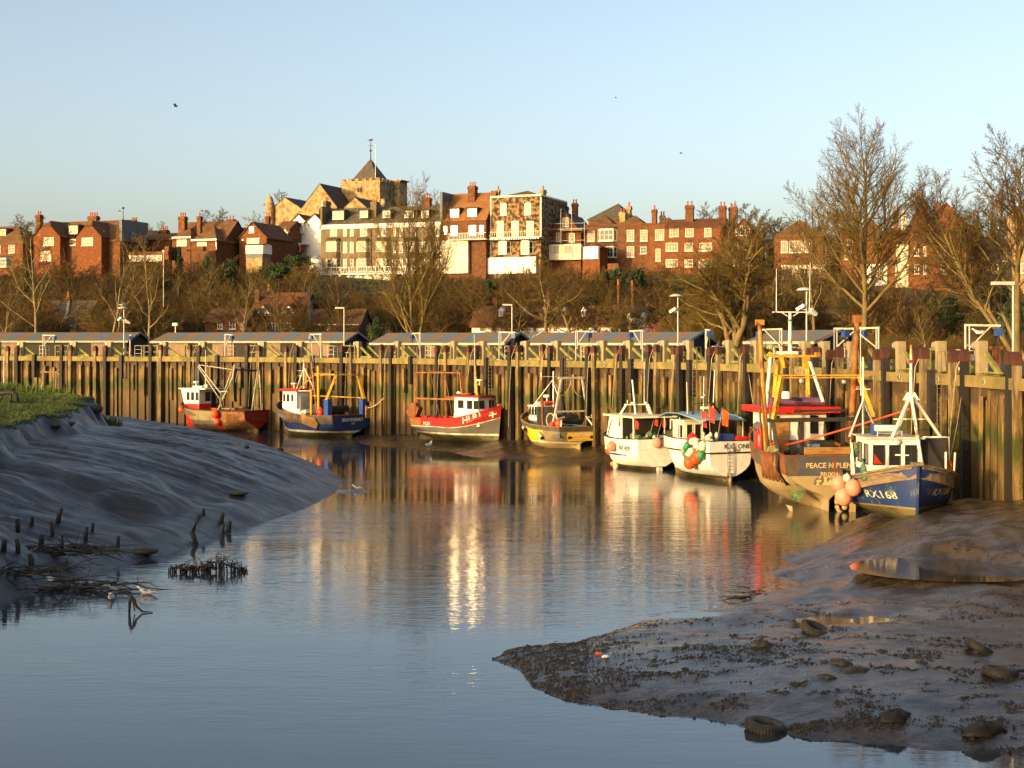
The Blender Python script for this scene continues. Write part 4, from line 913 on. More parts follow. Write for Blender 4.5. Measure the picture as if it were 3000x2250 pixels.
for k in range(int((x1-x0)/.3)): b.bb(x0+.3*k, x0+.3*k+.07, -1.66, -1.6, z0, zt)
b.bb(x0, x1, -1.68, -1.58, zt-.08, zt); b.build('balcony', M['frame'], h.t)
# ---- flint house
h = House('square flint faced house with tall shuttered windows and a striped verandah', 1437, 757, 246.5, 22)
h.block(1438, 1585, 577, None, 'flint', 'cream', 'flat', 13, par=.9); h.box(1436, 577, 1439, 757, -.06, .2, 'cream', 'quoin'); h.box(1582, 577, 1586, 700, -.06, .2, 'cream', 'quoin')
h.block(1372, 1438, 693, None, 'flint', 'cream', 'flat', 6, par=.5); h.block(1462, 1575, 574, 560, 'flint', 'tile', 'hip', 9, d0=2.5, base=576, wn='attic_wall')
h.chim(1586, 1596, 556, 578, 4, 1, 'stone', wid=1.6); h.chim(1441, 1454, 560, 580, 6, 0, 'stone'); h.chim(1456, 1464, 556, 576, 8, 1, 'stone')
for l, r, t_, b_ in ((1466, 1484, 596, 630), (1537, 1556, 595, 629)): h.win(l, t_, r, b_, pane='curtain', cols=2, rows=2)
for l, r in ((1456, 1476), (1499, 1520), (1543, 1564)): h.win(l, 648, r, 694, pane='curtain', cols=2, rows=3)
for l, r in ((1460, 1496), (1526, 1562)): h.bay(l, r, 706, 746, [(709, 742)], .8, 'white', 'cream')
h.win(1393, 714, 1414, 739, pane='curtain', cols=3, rows=4); h.box(1369, 757, 1570, 800, -.6, -.02, 'white', 'white_base_wall')
x0, z0 = h.loc(1436, 697, -1.3); x1 = h.loc(1586, 697, -1.3)[0]; zt = h.loc(1436, 680, -1.3)[1]; b = MB().bb(x0, x1, -1.4, -.02, z0-.1, z0+.06)
for k in range(int((x1-x0)/.4)): b.bb(x0+.4*k, x0+.4*k+.05, -1.36, -1.32, z0+.06, zt)
b.bb(x0, x1, -1.37, -1.31, zt-.05, zt); b.build('balcony_rail', M['galv'], h.t)
b = MB(); k = 0; x = x0
while x < x1-.25: b.bb(x, x+.22, -1.6, -.02, z0-.42, z0-.12); x += .44
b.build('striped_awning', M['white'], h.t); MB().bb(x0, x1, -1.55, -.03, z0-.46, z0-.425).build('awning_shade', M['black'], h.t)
# ---- scaffolded gable house
h = House('brown gabled house with scaffolding poles and white ground floor bays', 1604, 745, 248, 18)
h.block(1605, 1702, 680, 622, 'brownbrick', 'darkroof', 'y', 11, apex=1657, over=.15)
h.win(1648, 638, 1666, 664, pane='curtain', cols=2, rows=3); h.win(1629, 682, 1645, 708, cols=2, rows=2, pane='curtain'); h.win(1667, 683, 1684, 709, cols=2, rows=2, pane='curtain')
h.box(1585, 717, 1702, 760, -1.3, -.05, 'cream', 'ground_floor_bays')
for l, r in ((1589, 1604), (1622, 1640), (1652, 1677), (1684, 1692)): h.win(l, 719, r, 744, -1.3, 'curtain', 2, 1)
h.chim(1641, 1664, 606, 640, 8, 3, 'brownbrick'); h.chim(1677, 1692, 596, 636, 6, 2, 'brick2')
b = MB()
for px in (1643, 1675, 1712): a = h.loc(px, 760, -1.6); z_ = h.loc(px, 612, -1.6)[1]; b.cyl((a[0], -1.6, a[1]), (a[0], -1.6, z_), .045, n=5)
for py in (656, 672, 706): a = h.loc(1600, py, -1.6); e = h.loc(1714, py, -1.6)[0]; b.cyl((a[0], -1.6, a[1]), (e, -1.6, a[1]), .045, n=5)
b.build('scaffolding', M['galv'], h.t); h.box(1640, 669, 1706, 675, -1.6, -.3, 'oldwood', 'scaffold_boards')
h = House('large grey hipped roof rising behind the brick houses', 1725, 700, 285, 20); h.block(1724, 1832, 640, 597, 'brownbrick', 'slate', 'hip', 12, hl=5.2, hr=3.5)
# ---- brick house with bay and the dazzling garden room
h = House('flat fronted red brick house with white sash windows and an upper bay', 1713, 770, 247, 18)
h.block(1713, 1905, 659, None, 'brick', 'brownbrick', 'flat', 9, par=.5)
h.block(1724, 1797, 659, 630, 'brick', 'tile', 'hip', 6.5, d0=.5, base=660, wn='attic_wall', over=.1); h.block(1810, 1888, 659, 631, 'brick', 'tile', 'hip', 6.5, d0=.5, base=660, wn='attic_wall', over=.1)
h.chim(1816, 1833, 622, 648, 5, 2, 'stone', wid=1.2); h.chim(1837, 1849, 604, 640, 7, 1, 'stone', wid=1.2)
for l, r, t_, b_ in ((1722, 1742, 676, 707), (1837, 1858, 674, 706), (1876, 1897, 674, 706), (1837, 1858, 722, 753)): h.win(l, t_, r, b_, pane='curtain', cols=3, rows=4, bar=.028)
h.bay(1752, 1808, 671, 708, [(675, 704)], .8, 'white', 'tile', 3); h.bay(1764, 1808, 722, 756, [(725, 753)], .8, 'white', 'tile', 3); h.win(1876, 723, 1894, 743, cols=2, rows=2)
g = House('small gabled garden room whose window mirrors the setting sun', 1706, 765, 240, 20, 'garden_room', 'garden room')
g.block(1707, 1757, 722, 709, 'brick2', 'tile', 'y', 5, apex=1730); g.win(1709, 723, 1753, 757, -.02, 'glint', 1, 1, fr=.12)
t = House('brick garden steps and dark sloping wall under the brick house', 1770, 800, 236, 18, 'garden_wall', 'garden wall'); t.box(1773, 790, 1777, 812, 0, .4, 'brick2', 'pier'); t.box(1780, 772, 1812, 800, .5, .9, 'brownbrick', 'wall'); b = MB(); p = [t.loc(1760, 850), t.loc(1805, 775), t.loc(1811, 775), t.loc(1811, 850)]; b.prism(p, .2, .6); b.build('sloping_wall', M['rockm'], t.t)
# ---- orange brick and tile hung houses behind the oak
h = House('orange brick house with a tall single chimney at its corner', 1905, 790, 243, 18)
h.block(1902, 1962, 658, None, 'brick2', 'brownbrick', 'flat', 9, par=.4); h.win(1920, 673, 1946, 703, cols=4, rows=4, pane='curtain', bar=.028); h.win(1921, 729, 1935, 765, cols=2, rows=3, pane='curtain'); h.chim(1911, 1924, 614, 660, 3, 1, 'brick2', wid=1.); h.chim(1934, 1948, 632, 650, 5, 2, 'stone'); h.block(1922, 1975, 658, 636, 'brick2', 'tile', 'hip', 6, d0=1, base=659, wn='attic_wall')
h = House('tile hung row house with three lines of pale windows seen through branches', 1945, 795, 238, 17)
h.block(1950, 2115, 664, 642, 'tilehung', 'redtile', 'x', 8)
for l, r in ((1962, 1988), (2008, 2032), (2064, 2084)): h.win(l, 668, r, 693, pane='curtain', cols=3, rows=2)
for l, r in ((1951, 1986), (2006, 2030), (2048, 2086)): h.win(l, 712, r, 735, pane='curtain', cols=4, rows=2); h.win(l, 760, r, 782, pane='curtain', cols=4, rows=2)
h.chim(2009, 2032, 602, 645, 3, 2, 'brick'); h.chim(2107, 2127, 604, 645, 4, 2, 'brick'); h.chim(2136, 2160, 608, 650, 5, 2, 'brick')
h = House('tall red gable with an arched window among the tree branches', 2118, 800, 234, 16)
h.block(2122, 2222, 700, 640, 'brick2', 'redtile', 'y', 10, apex=2178)
h.win(2155, 670, 2170, 690, pane='glass', cols=2, rows=2); h.win(2182, 670, 2196, 690, pane='glass', cols=2, rows=2); h.win(2168, 662, 2184, 690, pane='glass', cols=2, rows=3)
for t_, b_ in ((711, 733), (755, 778)):
    for l, r in ((2146, 2166), (2184, 2204)): h.win(l, t_, r, b_, pane='curtain', cols=2)
h = House('brown hipped house with pale long windows hidden behind bare trees', 2270, 790, 226, 14)
h.block(2268, 2412, 690, 643, 'brownbrick', 'tile', 'hip', 10)
for l, r in ((2288, 2308), (2312, 2350), (2352, 2372)): h.win(l, 706, r, 740, pane='curtain', cols=3, rows=2)
h.block(2290, 2415, 778, None, 'cream', 'cream', 'flat', 3, d0=-4, wn='white_lower_wing')
for l, r in ((2300, 2322), (2345, 2368), (2380, 2400)): h.win(l, 786, r, 815, -4, 'glass')
h = House('red tile hung house with a mossy mansard roof behind the tall poplar', 2465, 800, 222, 14)
h.block(2500, 2604, 698, 640, 'brick2', 'tile', 'hip', 9, hl=3, hr=3); h.block(2464, 2512, 690, 650, 'tilehung', 'redtile', 'y', 9, d0=-.5, apex=2490); h.win(2475, 735, 2495, 760, -.5, 'curtain'); h.win(2482, 700, 2498, 718, -.5, 'curtain')
h.chim(2466, 2474, 636, 690, 4, 2, 'brick'); h.block(2540, 2600, 776, None, 'white', 'cream', 'flat', 3, d0=-3, wn='white_garden_wing'); h.win(2550, 780, 2590, 824, -3, 'glass', 6, 3)
# ---- big brick house at the right
h = House('huge orange brick house with stepped gable rising highest at the right', 2650, 830, 214, 12)
h.block(2662, 2866, 690, 660, 'brick2', 'redtile', 'x', 8)
h.block(2664, 2742, 664, 590, 'brick2', 'redtile', 'y', 9, d0=.5, apex=2700); h.block(2735, 2830, 655, 592, 'brick2', 'redtile', 'y', 9, d0=1.5, apex=2772)
h.chim(2690, 2706, 578, 600, 4, 2, 'brick'); h.chim(2736, 2752, 606, 640, 3, 3, 'brick'); h.block(2600, 2662, 690, 668, 'brownbrick', 'redtile', 'x', 7, d0=2); h.chim(2618, 2632, 618, 660, 5, 2, 'brownbrick')
for l, r in ((2679, 2692), (2705, 2713), (2756, 2778)):
    h.win(l, 722, r, 750, pane='curtain' if l > 2750 else 'glass', cols=3 if l > 2750 else 2, rows=3, bar=.04); h.win(l, 774, r, 803, pane='glass', cols=3 if l > 2750 else 2, rows=3, bar=.04)
h.box(2624, 717, 2664, 860, 1, 4, 'cream', 'stair_tower'); h.box(2640, 618, 2655, 760, 4, 6, 'cream', 'lookout')
MB().cyl((h.loc(2788, 690)[0], -.1, -3), (h.loc(2788, 690)[0], -.1, h.loc(2788, 690)[1]), .08, n=6).build('downpipe', M['black'], h.t)
h = House('orange roofed cottages stepping down beyond the big brick house', 2850, 800, 225, 10)
h.block(2846, 2900, 710, 672, 'brick2', 'redtile', 'hip', 8); h.block(2896, 2950, 712, 672, 'brick', 'redtile', 'hip', 8, d0=2); h.chim(2850, 2856, 640, 690, 4, 1, 'brick'); h.chim(2862, 2868, 632, 690, 5, 1, 'brick'); h.chim(2902, 2908, 630, 690, 5, 1, 'brick')
h = House('dark slate hung building in shade at the right end of the town', 2870, 830, 205, 8); h.block(2888, 2965, 740, 700, 'black', 'darkroof', 'x', 8); h.win(2905, 775, 2925, 800, pane='glass'); h.win(2935, 740, 2950, 765, pane='glass')
h = House('tan rendered tower house at the far right edge of the town', 2985, 850, 200, 8); h.block(2984, 3060, 622, None, 'stone', 'cream', 'flat', 8); h.win(2990, 690, 3002, 720, pane='curtain'); h.win(2990, 770, 3002, 800, pane='curtain')
for l, r, D, lab, rg, ev, wl in ((2245, 2285, 240, 'dark roofed cottage in the gap beside the tall red gable', 700, 712, 'brownbrick'), (1180, 1290, 282, 'brick house whose roof shows behind the terrace ridge', 604, 622, 'brick'), (2420, 2470, 240, 'low brown cottage between the hipped house and the poplar', 690, 706, 'brownbrick'), (392, 440, 276, 'dark gabled cottage behind the twin chimneys', 676, 700, 'brownbrick')):
    h = House(lab, l, 760, D, 15); h.block(l, r, ev, rg, wl, 'darkroof', 'x', 7)

# ---------------------------------------------------------------- lower houses just behind the sheds
h = House('black and white half timbered house with two small front gables', 740, 975, 198, 6)
h.block(738, 882, 932, 857, 'white', 'redtile', 'x', 9, base=1010, over=.5)
for l, r, a in ((748, 796, 768), (816, 866, 845)):
    h.block(l, r, 922, 890, 'white', 'tile', 'y', 3.5, d0=-.3, apex=a, base=924, wn='gable_wall', over=.12)
    h.win(a-8, 902, a+8, 920, -.3, 'glass', 3, 1, 'black', fr=.06)
b = MB()
for k in range(17): x, z0 = h.loc(740+8.8*k, 1005); z1 = h.loc(740, 938)[1]; b.bb(x-.07, x+.07, -.05, .02, z0, z1)
for py in (937, 952): x0, z = h.loc(738, py); x1 = h.loc(882, py)[0]; b.bb(x0, x1, -.055, .02, z-.08, z+.08)
for l, r, a in ((748, 796, 768), (816, 866, 845)):
    p0, p1, pa = h.loc(l, 921, -.32), h.loc(r, 921, -.32), h.loc(a, 890, -.32)
    for A, C in ((p0, pa), (pa, p1), (p0, p1)): b.bar((A[0], -.36, A[1]), (C[0], -.36, C[1]), .05, .18)
    for f in (.3, .7): q = lerp(p0[0], p1[0], f); b.bar((q, -.35, p0[1]), (lerp(q, pa[0], .35), -.35, lerp(p0[1], pa[1], .55)), .05, .14)
b.build('timber_frame', M['black'], h.t)
for l, r in ((752, 772), (782, 800), (826, 846), (854, 868)): h.win(l, 954, r, 972, pane='glass', cols=3, rows=2, fr=.06)
h.chim(748, 760, 848, 880, 3, 0, 'brick'); h.chim(783, 792, 849, 862, 5, 1, 'brick')
h = House('low brick cottage with a long brown roof in front of dark conifers', 905, 985, 196, 6)
h.block(908, 1052, 950, 905, 'brick', 'tile', 'x', 8); h.box(910, 949, 1050, 952, -.3, -.25, 'frame', 'gutter')
for l, r in ((920, 932), (958, 968), (984, 1000)): h.win(l, 955, r, 975, pane='curtain')
h = House('long white cottage row with a brown roof and five white dormers', 1385, 985, 192, 10, 'terrace_house', 'terrace')
h.block(1382, 1838, 953, 895, 'white', 'tile', 'x', 9, over=.3)
for l in (1461, 1530, 1584, 1645, 1703):
    x0, z1 = h.loc(l, 906, 1.4); x1, z0 = h.loc(l+13, 928, 1.4); xm = (x0+x1)/2
    b = MB().bb(x0, x1, 1.4, 4, z0, z1-.2); b.add([(x0-.1, 1.38, z1-.2), (x1+.1, 1.38, z1-.2), (xm, 1.38, z1+.35), (xm, 4.4, z1+.35), (x0-.1, 4, z1-.2), (x1+.1, 4, z1-.2)], [(0,1,2), (0,2,3,4), (1,5,3,2)]); b.build('dormer', M['frame'], h.t)
    h.win(l+2, 910, l+11, 926, 1.36, 'glass', 2, 2, fr=.08)
for l in (1405, 1438, 1480, 1560, 1620, 1675, 1740, 1790): h.win(l, 956, l+14, 972, pane='glass', cols=2, rows=2)
h.chim(1446, 1458, 872, 900, 4, 0, 'brick'); h.chim(1601, 1610, 868, 900, 4, 2, 'cream')
h = House('plain white house with one dark wide upper window beside pink blossom', 1836, 985, 186, 10)
h.block(1838, 1891, 910, 900, 'white', 'slate', 'x', 7); h.win(1846, 914, 1876, 930, pane='glass', cols=5, rows=3, frame='black'); h.win(1850, 945, 1864, 965, pane='glass'); h.chim(1849, 1856, 838, 905, 4, 1, 'brick'); h.chim(1808, 1814, 834, 880, 6, 1, 'brick')
h = House('dark slate roofed house with a pale roof valley behind the longest shed', 160, 985, 192, 5)
h.block(120, 245, 945, 880, 'brownbrick', 'slate', 'x', 9); h.block(245, 330, 945, 905, 'brownbrick', 'tile', 'x', 9)
for l, r in ((164, 180), (207, 222)): h.win(l, 949, r, 970, pane='glass', cols=3, rows=4, bar=.04, fr=.07)
h.box(198, 884, 202, 940, .3, .6, 'galv', 'roof_valley') if False else None
a, b_ = h.loc(199, 884, 3.6), h.loc(192, 940, .2); MB().bar((b_[0], .05, b_[1]+.1), (a[0], 3.9, a[1]+.05), .35, .12).build('roof_valley', M['galv'], h.t); h.chim(195, 206, 870, 885, 4.2, 1, 'brick')
h = House('brick house end with tall windows behind the second shed', 600, 985, 194, 5)
h.block(600, 720, 940, 905, 'brick', 'tile', 'x', 8)
for l, r in ((637, 652), (672, 690), (706, 716)): h.win(l, 942, r, 964, pane='glass', cols=2, rows=2, fr=.07)
# ================================================================ trees and bushes
def np_mesh(name, vs, nv, mat, smooth=False):
    """vs: (n_faces*nv, 3)"""
    me = bpy.data.meshes.new(name); n = len(vs); q = n//nv
    me.vertices.add(n); me.vertices.foreach_set('co', vs.astype(np.float32).ravel())
    me.loops.add(n); me.loops.foreach_set('vertex_index', np.arange(n)); me.polygons.add(q)
    me.polygons.foreach_set('loop_start', np.arange(q)*nv); me.polygons.foreach_set('loop_total', np.full(q, nv))
    me.update(calc_edges=True); me.materials.append(mat); return me
def seg_mesh(name, S_, k, mat):
    S_ = np.array(S_, dtype=np.float64); a, b, r0, r1 = S_[:,0:3], S_[:,3:6], S_[:,6], S_[:,7]
    d = b-a; d /= np.linalg.norm(d, axis=1)[:,None]+1e-9
    ref = np.where(np.abs(d[:,2:3]) < .9, np.array([[0,0,1.]]), np.array([[1.,0,0]]))
    u = np.cross(d, ref); u /= np.linalg.norm(u, axis=1)[:,None]; v = np.cross(d, u)
    ang = np.arange(k)*2*np.pi/k; c, s_ = np.cos(ang), np.sin(ang)
    ring = u[:,None,:]*c[None,:,None]+v[:,None,:]*s_[None,:,None]
    A = a[:,None,:]+ring*r0[:,None,None]; B = b[:,None,:]+ring*r1[:,None,None]
    n = len(S_); vs = np.concatenate([A, B], 1).reshape(-1, 3)
    me = bpy.data.meshes.new(name); me.vertices.add(len(vs)); me.vertices.foreach_set('co', vs.astype(np.float32).ravel())
    i = np.arange(k); f = np.stack([i, (i+1) % k, k+(i+1) % k, k+i], -1)
    q = (np.arange(n)[:,None,None]*2*k+f[None]).reshape(-1, 4)
    me.loops.add(q.size); me.loops.foreach_set('vertex_index', q.ravel()); me.polygons.add(len(q))
    me.polygons.foreach_set('loop_start', np.arange(len(q))*4); me.polygons.foreach_set('loop_total', np.full(len(q), 4))
    me.polygons.foreach_set('use_smooth', np.ones(len(q), bool)); me.update(calc_edges=True); me.materials.append(mat); return me

def grow(H, r, kids, ang, ratio, nseg, wob, up, start=(.3,.15,.1,.05), seed=1, lean=(0,0), stems=1, spread=.0, twig=.012, shape=lambda t: 1-.55*t, path=None):
    R = random.Random(seed); out = []
    nl = len(kids)
    stack = []
    for k in range(stems):
        a = R.random()*6.28; sp = spread*(.4+.8*R.random())
        stack.append((0., 0., 0., math.cos(a)*sp+lean[0], math.sin(a)*sp+lean[1], 1., H*(1 if k == 0 else .7+.3*R.random()), r*(1 if k == 0 else .75), 0))
    while stack:
        x, y, z, dx, dy, dz, L, rr, lv = stack.pop()
        n = nseg[lv]; st = L/n; w = wob[lv]; g = up[lv]; nk = kids[lv] if lv < nl else 0
        ts = sorted(start[lv]+(1-start[lv])*(i+R.random())/nk for i in range(nk)) if nk else []
        end = .25 if lv == 0 else .4; j = 0; az = R.random()*6.28
        for i in range(n):
            m = math.sqrt(dx*dx+dy*dy+dz*dz); dx, dy, dz = dx/m, dy/m, dz/m
            x1, y1, z1 = x+dx*st, y+dy*st, z+dz*st
            ra, rb = rr*(1-(1-end)*i/n), rr*(1-(1-end)*(i+1)/n)
            out.append((x, y, z, x1, y1, z1, max(ra, twig*.8), max(rb, twig*.6), lv))
            while j < len(ts) and ts[j] <= (i+1)/n:
                t = ts[j]; f = t*n-i; j += 1; az += 2.4+R.uniform(-.5, .5)
                th = math.radians(ang[lv]+R.uniform(-14, 14))
                # frame around the branch
                if abs(dz) < .95: ux, uy, uz = dy, -dx, 0.
                else: ux, uy, uz = 1., 0., 0.
                q = ux*dx+uy*dy+uz*dz; ux, uy, uz = ux-q*dx, uy-q*dy, uz-q*dz
                q = math.sqrt(ux*ux+uy*uy+uz*uz); ux, uy, uz = ux/q, uy/q, uz/q
                vx, vy, vz = dy*uz-dz*uy, dz*ux-dx*uz, dx*uy-dy*ux
                c, s_ = math.cos(az), math.sin(az); ct, s2 = math.cos(th), math.sin(th)
                stack.append((x+dx*st*f, y+dy*st*f, z+dz*st*f, dx*ct+(ux*c+vx*s_)*s2, dy*ct+(uy*c+vy*s_)*s2, dz*ct+(uz*c+vz*s_)*s2,
                              L*ratio[lv]*(shape(t) if lv == 0 else 1-.5*t)*R.uniform(.7, 1.15), max(twig, rb*(.62 if lv == 0 else .6)), lv+1))
            x, y, z = x1, y1, z1
            dx += R.gauss(0, w); dy += R.gauss(0, w); dz += R.gauss(0, w)*.7+g
    return out
def tree_meshes(name, segs, bark, twigm, cut=1):
    t = [s for s in segs if s[8] <= cut]; c = [s for s in segs if s[8] > cut]
    return seg_mesh('trunk', [s[:8] for s in t], 6, bark), seg_mesh('crown', [s[:8] for s in c], 3, twigm), sorted(s[5] for s in segs)[int(len(segs)*.985)]
PROTO = {
 'spread': tree_meshes('s', grow(8, .24, (10,10,10,8), (58,48,45,42), (.78,.5,.42,.45), (6,6,4,2,1), (.12,.16,.16,.2,.1), (.02,.10,.08,.06,.0), seed=4, start=(.28,.2,.1,.05), twig=.0125), M['bark'], M['twig']),
 'spread2': tree_meshes('s', grow(8, .2, (10,10,10,7), (50,46,45,42), (.7,.52,.45,.45), (6,6,4,2,1), (.16,.2,.18,.2,.1), (.02,.12,.1,.06,.0), seed=14, start=(.2,.2,.1,.05), stems=2, spread=.35, twig=.0125), M['bark'], M['twigbrown']),
 'ash': tree_meshes('a', grow(12, .17, (13,8,7,6), (42,40,40,40), (.5,.5,.45,.5), (10,7,4,2,1), (.07,.10,.12,.15,.1), (.03,.10,.08,.05,.0), seed=9, start=(.25,.2,.15,.1), twig=.012), M['palebark'], M['twig']),
 'ash2': tree_meshes('a', grow(12, .16, (11,8,7,6), (38,42,40,40), (.55,.5,.42,.5), (10,7,4,2,1), (.10,.12,.14,.15,.1), (.03,.08,.08,.05,.0), seed=29, start=(.3,.2,.15,.1), stems=2, spread=.3, twig=.012), M['palebark'], M['twigbrown']),
 'shrub': tree_meshes('b', grow(3.6, .06, (8,8,6), (34,36,40), (.6,.5,.5), (5,4,3,1), (.12,.15,.2,.1), (.02,.05,.04,.0), seed=5, start=(.1,.1,.1), stems=7, spread=.55, twig=.012), M['bark'], M['twigbrown'], 0),
 'shrub2': tree_meshes('b', grow(4.2, .06, (9,8,6), (30,36,40), (.6,.5,.5), (5,4,3,1), (.14,.18,.2,.1), (.03,.06,.04,.0), seed=55, start=(.1,.1,.1), stems=6, spread=.45, twig=.012), M['bark'], M['twig'], 0),
}
def plant(kind, px, D, ytop, label, group=None, rz=None, z0=None, name='tree', cat='tree', sxy=1., meshes=None):
    tm, cm, hh = meshes or PROTO[kind]
    x = gx(px, D); zb = (6.9 if D < 170 else hz(x, D)-.25) if z0 is None else z0
    h = gz(ytop, D)-zb
    if h < .8: return
    o = thing(name, label, cat, (x, D, zb), random.uniform(0, 6.28) if rz is None else rz, group)
    k = h/hh; o.scale = (k*sxy, k*sxy, k)
    for nm, me in (('trunk', tm), ('crown', cm)): link(nm, me, o)
    return o
random.seed(99)
# the trees one notices first
poplar = tree_meshes('p', grow(21.5, .36, (40,13,11,6), (44,36,38,38), (.56,.44,.42,.42), (16,9,5,2,1), (.025,.06,.09,.14,.1), (.03,.055,.06,.05,.0), seed=2, start=(.23,.18,.1,.08), twig=.0095, shape=lambda t: 1.25-.85*t if t > .3 else .6+2*t), M['bark'], M['twig'])
plant('', 2530, 120, 345, 'tallest bare poplar with fine upswept twigs above the yellow gantry', rz=1.0, meshes=poplar)
ghost = tree_meshes('p', grow(17, .2, (26,10,8,4), (40,38,36,36), (.5,.45,.42,.45), (12,8,5,2,1), (.05,.10,.10,.14,.1), (.02,.09,.08,.06,.0), seed=12, start=(.3,.2,.12,.1), twig=.012), M['bark'], M['twigbrown'])
plant('', 2385, 138, 545, 'slimmer bare tree standing just left of the tallest poplar', meshes=ghost)
oak = tree_meshes('o', grow(10.5, .36, (12,12,11,9), (50,46,42,40), (.92,.5,.42,.42), (7,8,5,3,1), (.14,.20,.18,.2,.1), (.05,.10,.10,.07,.0), seed=31, start=(.22,.18,.1,.05), stems=3, spread=.42, twig=.014), M['bark'], M['twig'])
plant('', 2150, 150, 640, 'broad bare oak with twisted limbs behind the striped shed', rz=.4, meshes=oak, sxy=1.05)
lean = tree_meshes('l', grow(17, .34, (18,13,10,8), (40,38,38,38), (.62,.5,.42,.42), (12,9,5,3,1), (.05,.10,.12,.16,.1), (.01,.08,.07,.05,.0), seed=77, start=(.35,.2,.1,.1), lean=(-.28,.05), stems=3, spread=.36, twig=.012), M['bark'], M['twigbrown'])
plant('', 2985, 92, 420, 'large bare tree leaning over the quay beside the nearest lamp post', rz=.2, meshes=lean)
lean2 = tree_meshes('l', grow(15, .24, (12,10,8,5), (46,40,38,38), (.62,.5,.42,.42), (12,9,5,3,1), (.07,.12,.12,.16,.1), (-.01,.08,.07,.05,.0), seed=78, start=(.3,.2,.1,.1), lean=(-.5,.05), twig=.012), M['palebark'], M['twigbrown'])
plant('', 3010, 98, 610, 'slanting bare tree with a sawn limb in front of the orange cottages', rz=0., meshes=lean2)
willow = tree_meshes('w', grow(15, .24, (15,11,9,6), (32,34,36,36), (.6,.48,.42,.45), (11,9,5,2,1), (.05,.08,.10,.14,.1), (.05,.11,.09,.06,.0), seed=41, start=(.15,.12,.1,.1), stems=5, spread=.30, twig=.0105), M['bark'], M['twig'])
plant('', 1215, 180, 555, 'tall many stemmed willow covering the right end of the grey terrace', rz=2., sxy=.85, meshes=willow)
plant('spread', 1600, 165, 752, 'low wide spreading bare tree between the third and fourth sheds', sxy=1.15, rz=1.)
plant('spread2', 1690, 172, 790, 'smaller bare tree beside the plain white house', rz=2.)
plant('ash', 105, 172, 640, 'pale barked bare tree with wide forks nearest the left picture edge', rz=.3, sxy=1.15)
plant('ash2', 335, 168, 668, 'slender twin stemmed birch behind the camera lamp post', rz=1.2)
plant('ash', 437, 166, 690, 'pale forked tree rising beside the tall thin flagpole', rz=2.6)
plant('ash2', 15, 175, 800, 'thin pale tree at the very edge behind the longest shed', rz=.9)
plant('ash', 712, 185, 800, 'thin straight tree at the left corner of the half timbered house', rz=4.)
plant('ash2', 1000, 190, 760, 'young tree with orange brown twigs below the white balcony', rz=5.)
plant('ash2', 820, 192, 800, 'thin pale stem in front of the red tiled half timbered roof', rz=3.)
plant('ash', 2710, 100, 900, 'small pale sapling on dark ivy behind the quay posts', rz=1., sxy=1.3)
for px, D, yt, lab in ((640, 300, 612, 'round bare tree on the skyline left of the church turret'), (835, 352, 560, 'bare treetop showing behind the round church turret'), (70, 300, 628, 'bare treetop on the skyline behind the far left house'), (458, 310, 652, 'thin bare treetop behind the low cottage roofs'), (1265, 300, 560, 'bare treetop between the terrace chimney and the pantiled roof'), (2240, 258, 600, 'wide bare tree on the skyline right of the tall red gable'), (2060, 262, 610, 'bare tree behind the chimneys of the tile hung row'), (2960, 235, 560, 'bare tree behind the tan tower house'), (2420, 250, 610, 'bare tree behind the brown hipped house'), (2300, 262, 640, 'thin bare crown just beyond the brown hipped roof'), (600, 320, 655, 'low bare tree behind the twin chimneyed house')):
    plant('spread' if px % 20 else 'spread2', px, D, yt, lab, sxy=1.15)

# evergreen bushes: leaves in uneven lobes round a short stem
def bush_meshes(seed, lobes, n, mat, leaf=.2, tall=1.):
    r = np.random.RandomState(seed); vs = []
    C = np.stack([r.uniform(-.7, .7, lobes), r.uniform(-.7, .7, lobes), r.uniform(.35, 1.45*tall, lobes)], -1); RR = r.uniform(.32, .62, lobes)*np.where(C[:,2] > 1.1*tall, .75, 1)
    k = r.randint(0, lobes, n); d = r.normal(size=(n, 3)); d /= np.linalg.norm(d, axis=1)[:,None]
    p = C[k]+d*(RR[k]*r.uniform(.55, 1.06, n))[:,None]; p = p[p[:,2] > 0]; n = len(p)
    u = r.normal(size=(n, 3)); u /= np.linalg.norm(u, axis=1)[:,None]; v = np.cross(u, r.normal(size=(n, 3))); v /= np.linalg.norm(v, axis=1)[:,None]
    s_ = (leaf*r.uniform(.5, 1.2, n))[:,None]*.5
    vs = np.stack([p-u*s_, p+v*s_*.6, p+u*s_, p-v*s_*.6], 1).reshape(-1, 3)
    st = seg_mesh('stem', [(0,0,-.3, *(C[i]*.9), .07, .02) for i in range(lobes)], 5, M['bark'])
    return st, np_mesh('foliage', vs, 4, mat)
BUSH = {'laurel': bush_meshes(1, 16, 3600, M['leaf'], .17), 'ivy': bush_meshes(2, 18, 3600, M['ivy'], .15), 'conifer': bush_meshes(3, 26, 4200, M['leaf'], .14, 1.9), 'blossom': bush_meshes(6, 14, 2600, M['blossom'], .09), 'scrubby': bush_meshes(8, 16, 2600, M['ivy'], .13)}
def bush(kind, px, D, yt, wpx, label, group=None, z0=None, cat='bush', name='bush'):
    x = gx(px, D); zb = (6.9 if D < 170 else hz(x, D)-.2) if z0 is None else z0; h = gz(yt, D)-zb
    if h < .3: return
    o = thing(name, label, cat, (x, D, zb), random.uniform(0, 6.28), group); hh = 3.2 if kind == 'conifer' else 1.95
    o.scale = (wpx*D/F/2.3, wpx*D/F/2.3, h/hh)
    st, fo = BUSH[kind]; link('stem', st, o); link('foliage', fo, o)
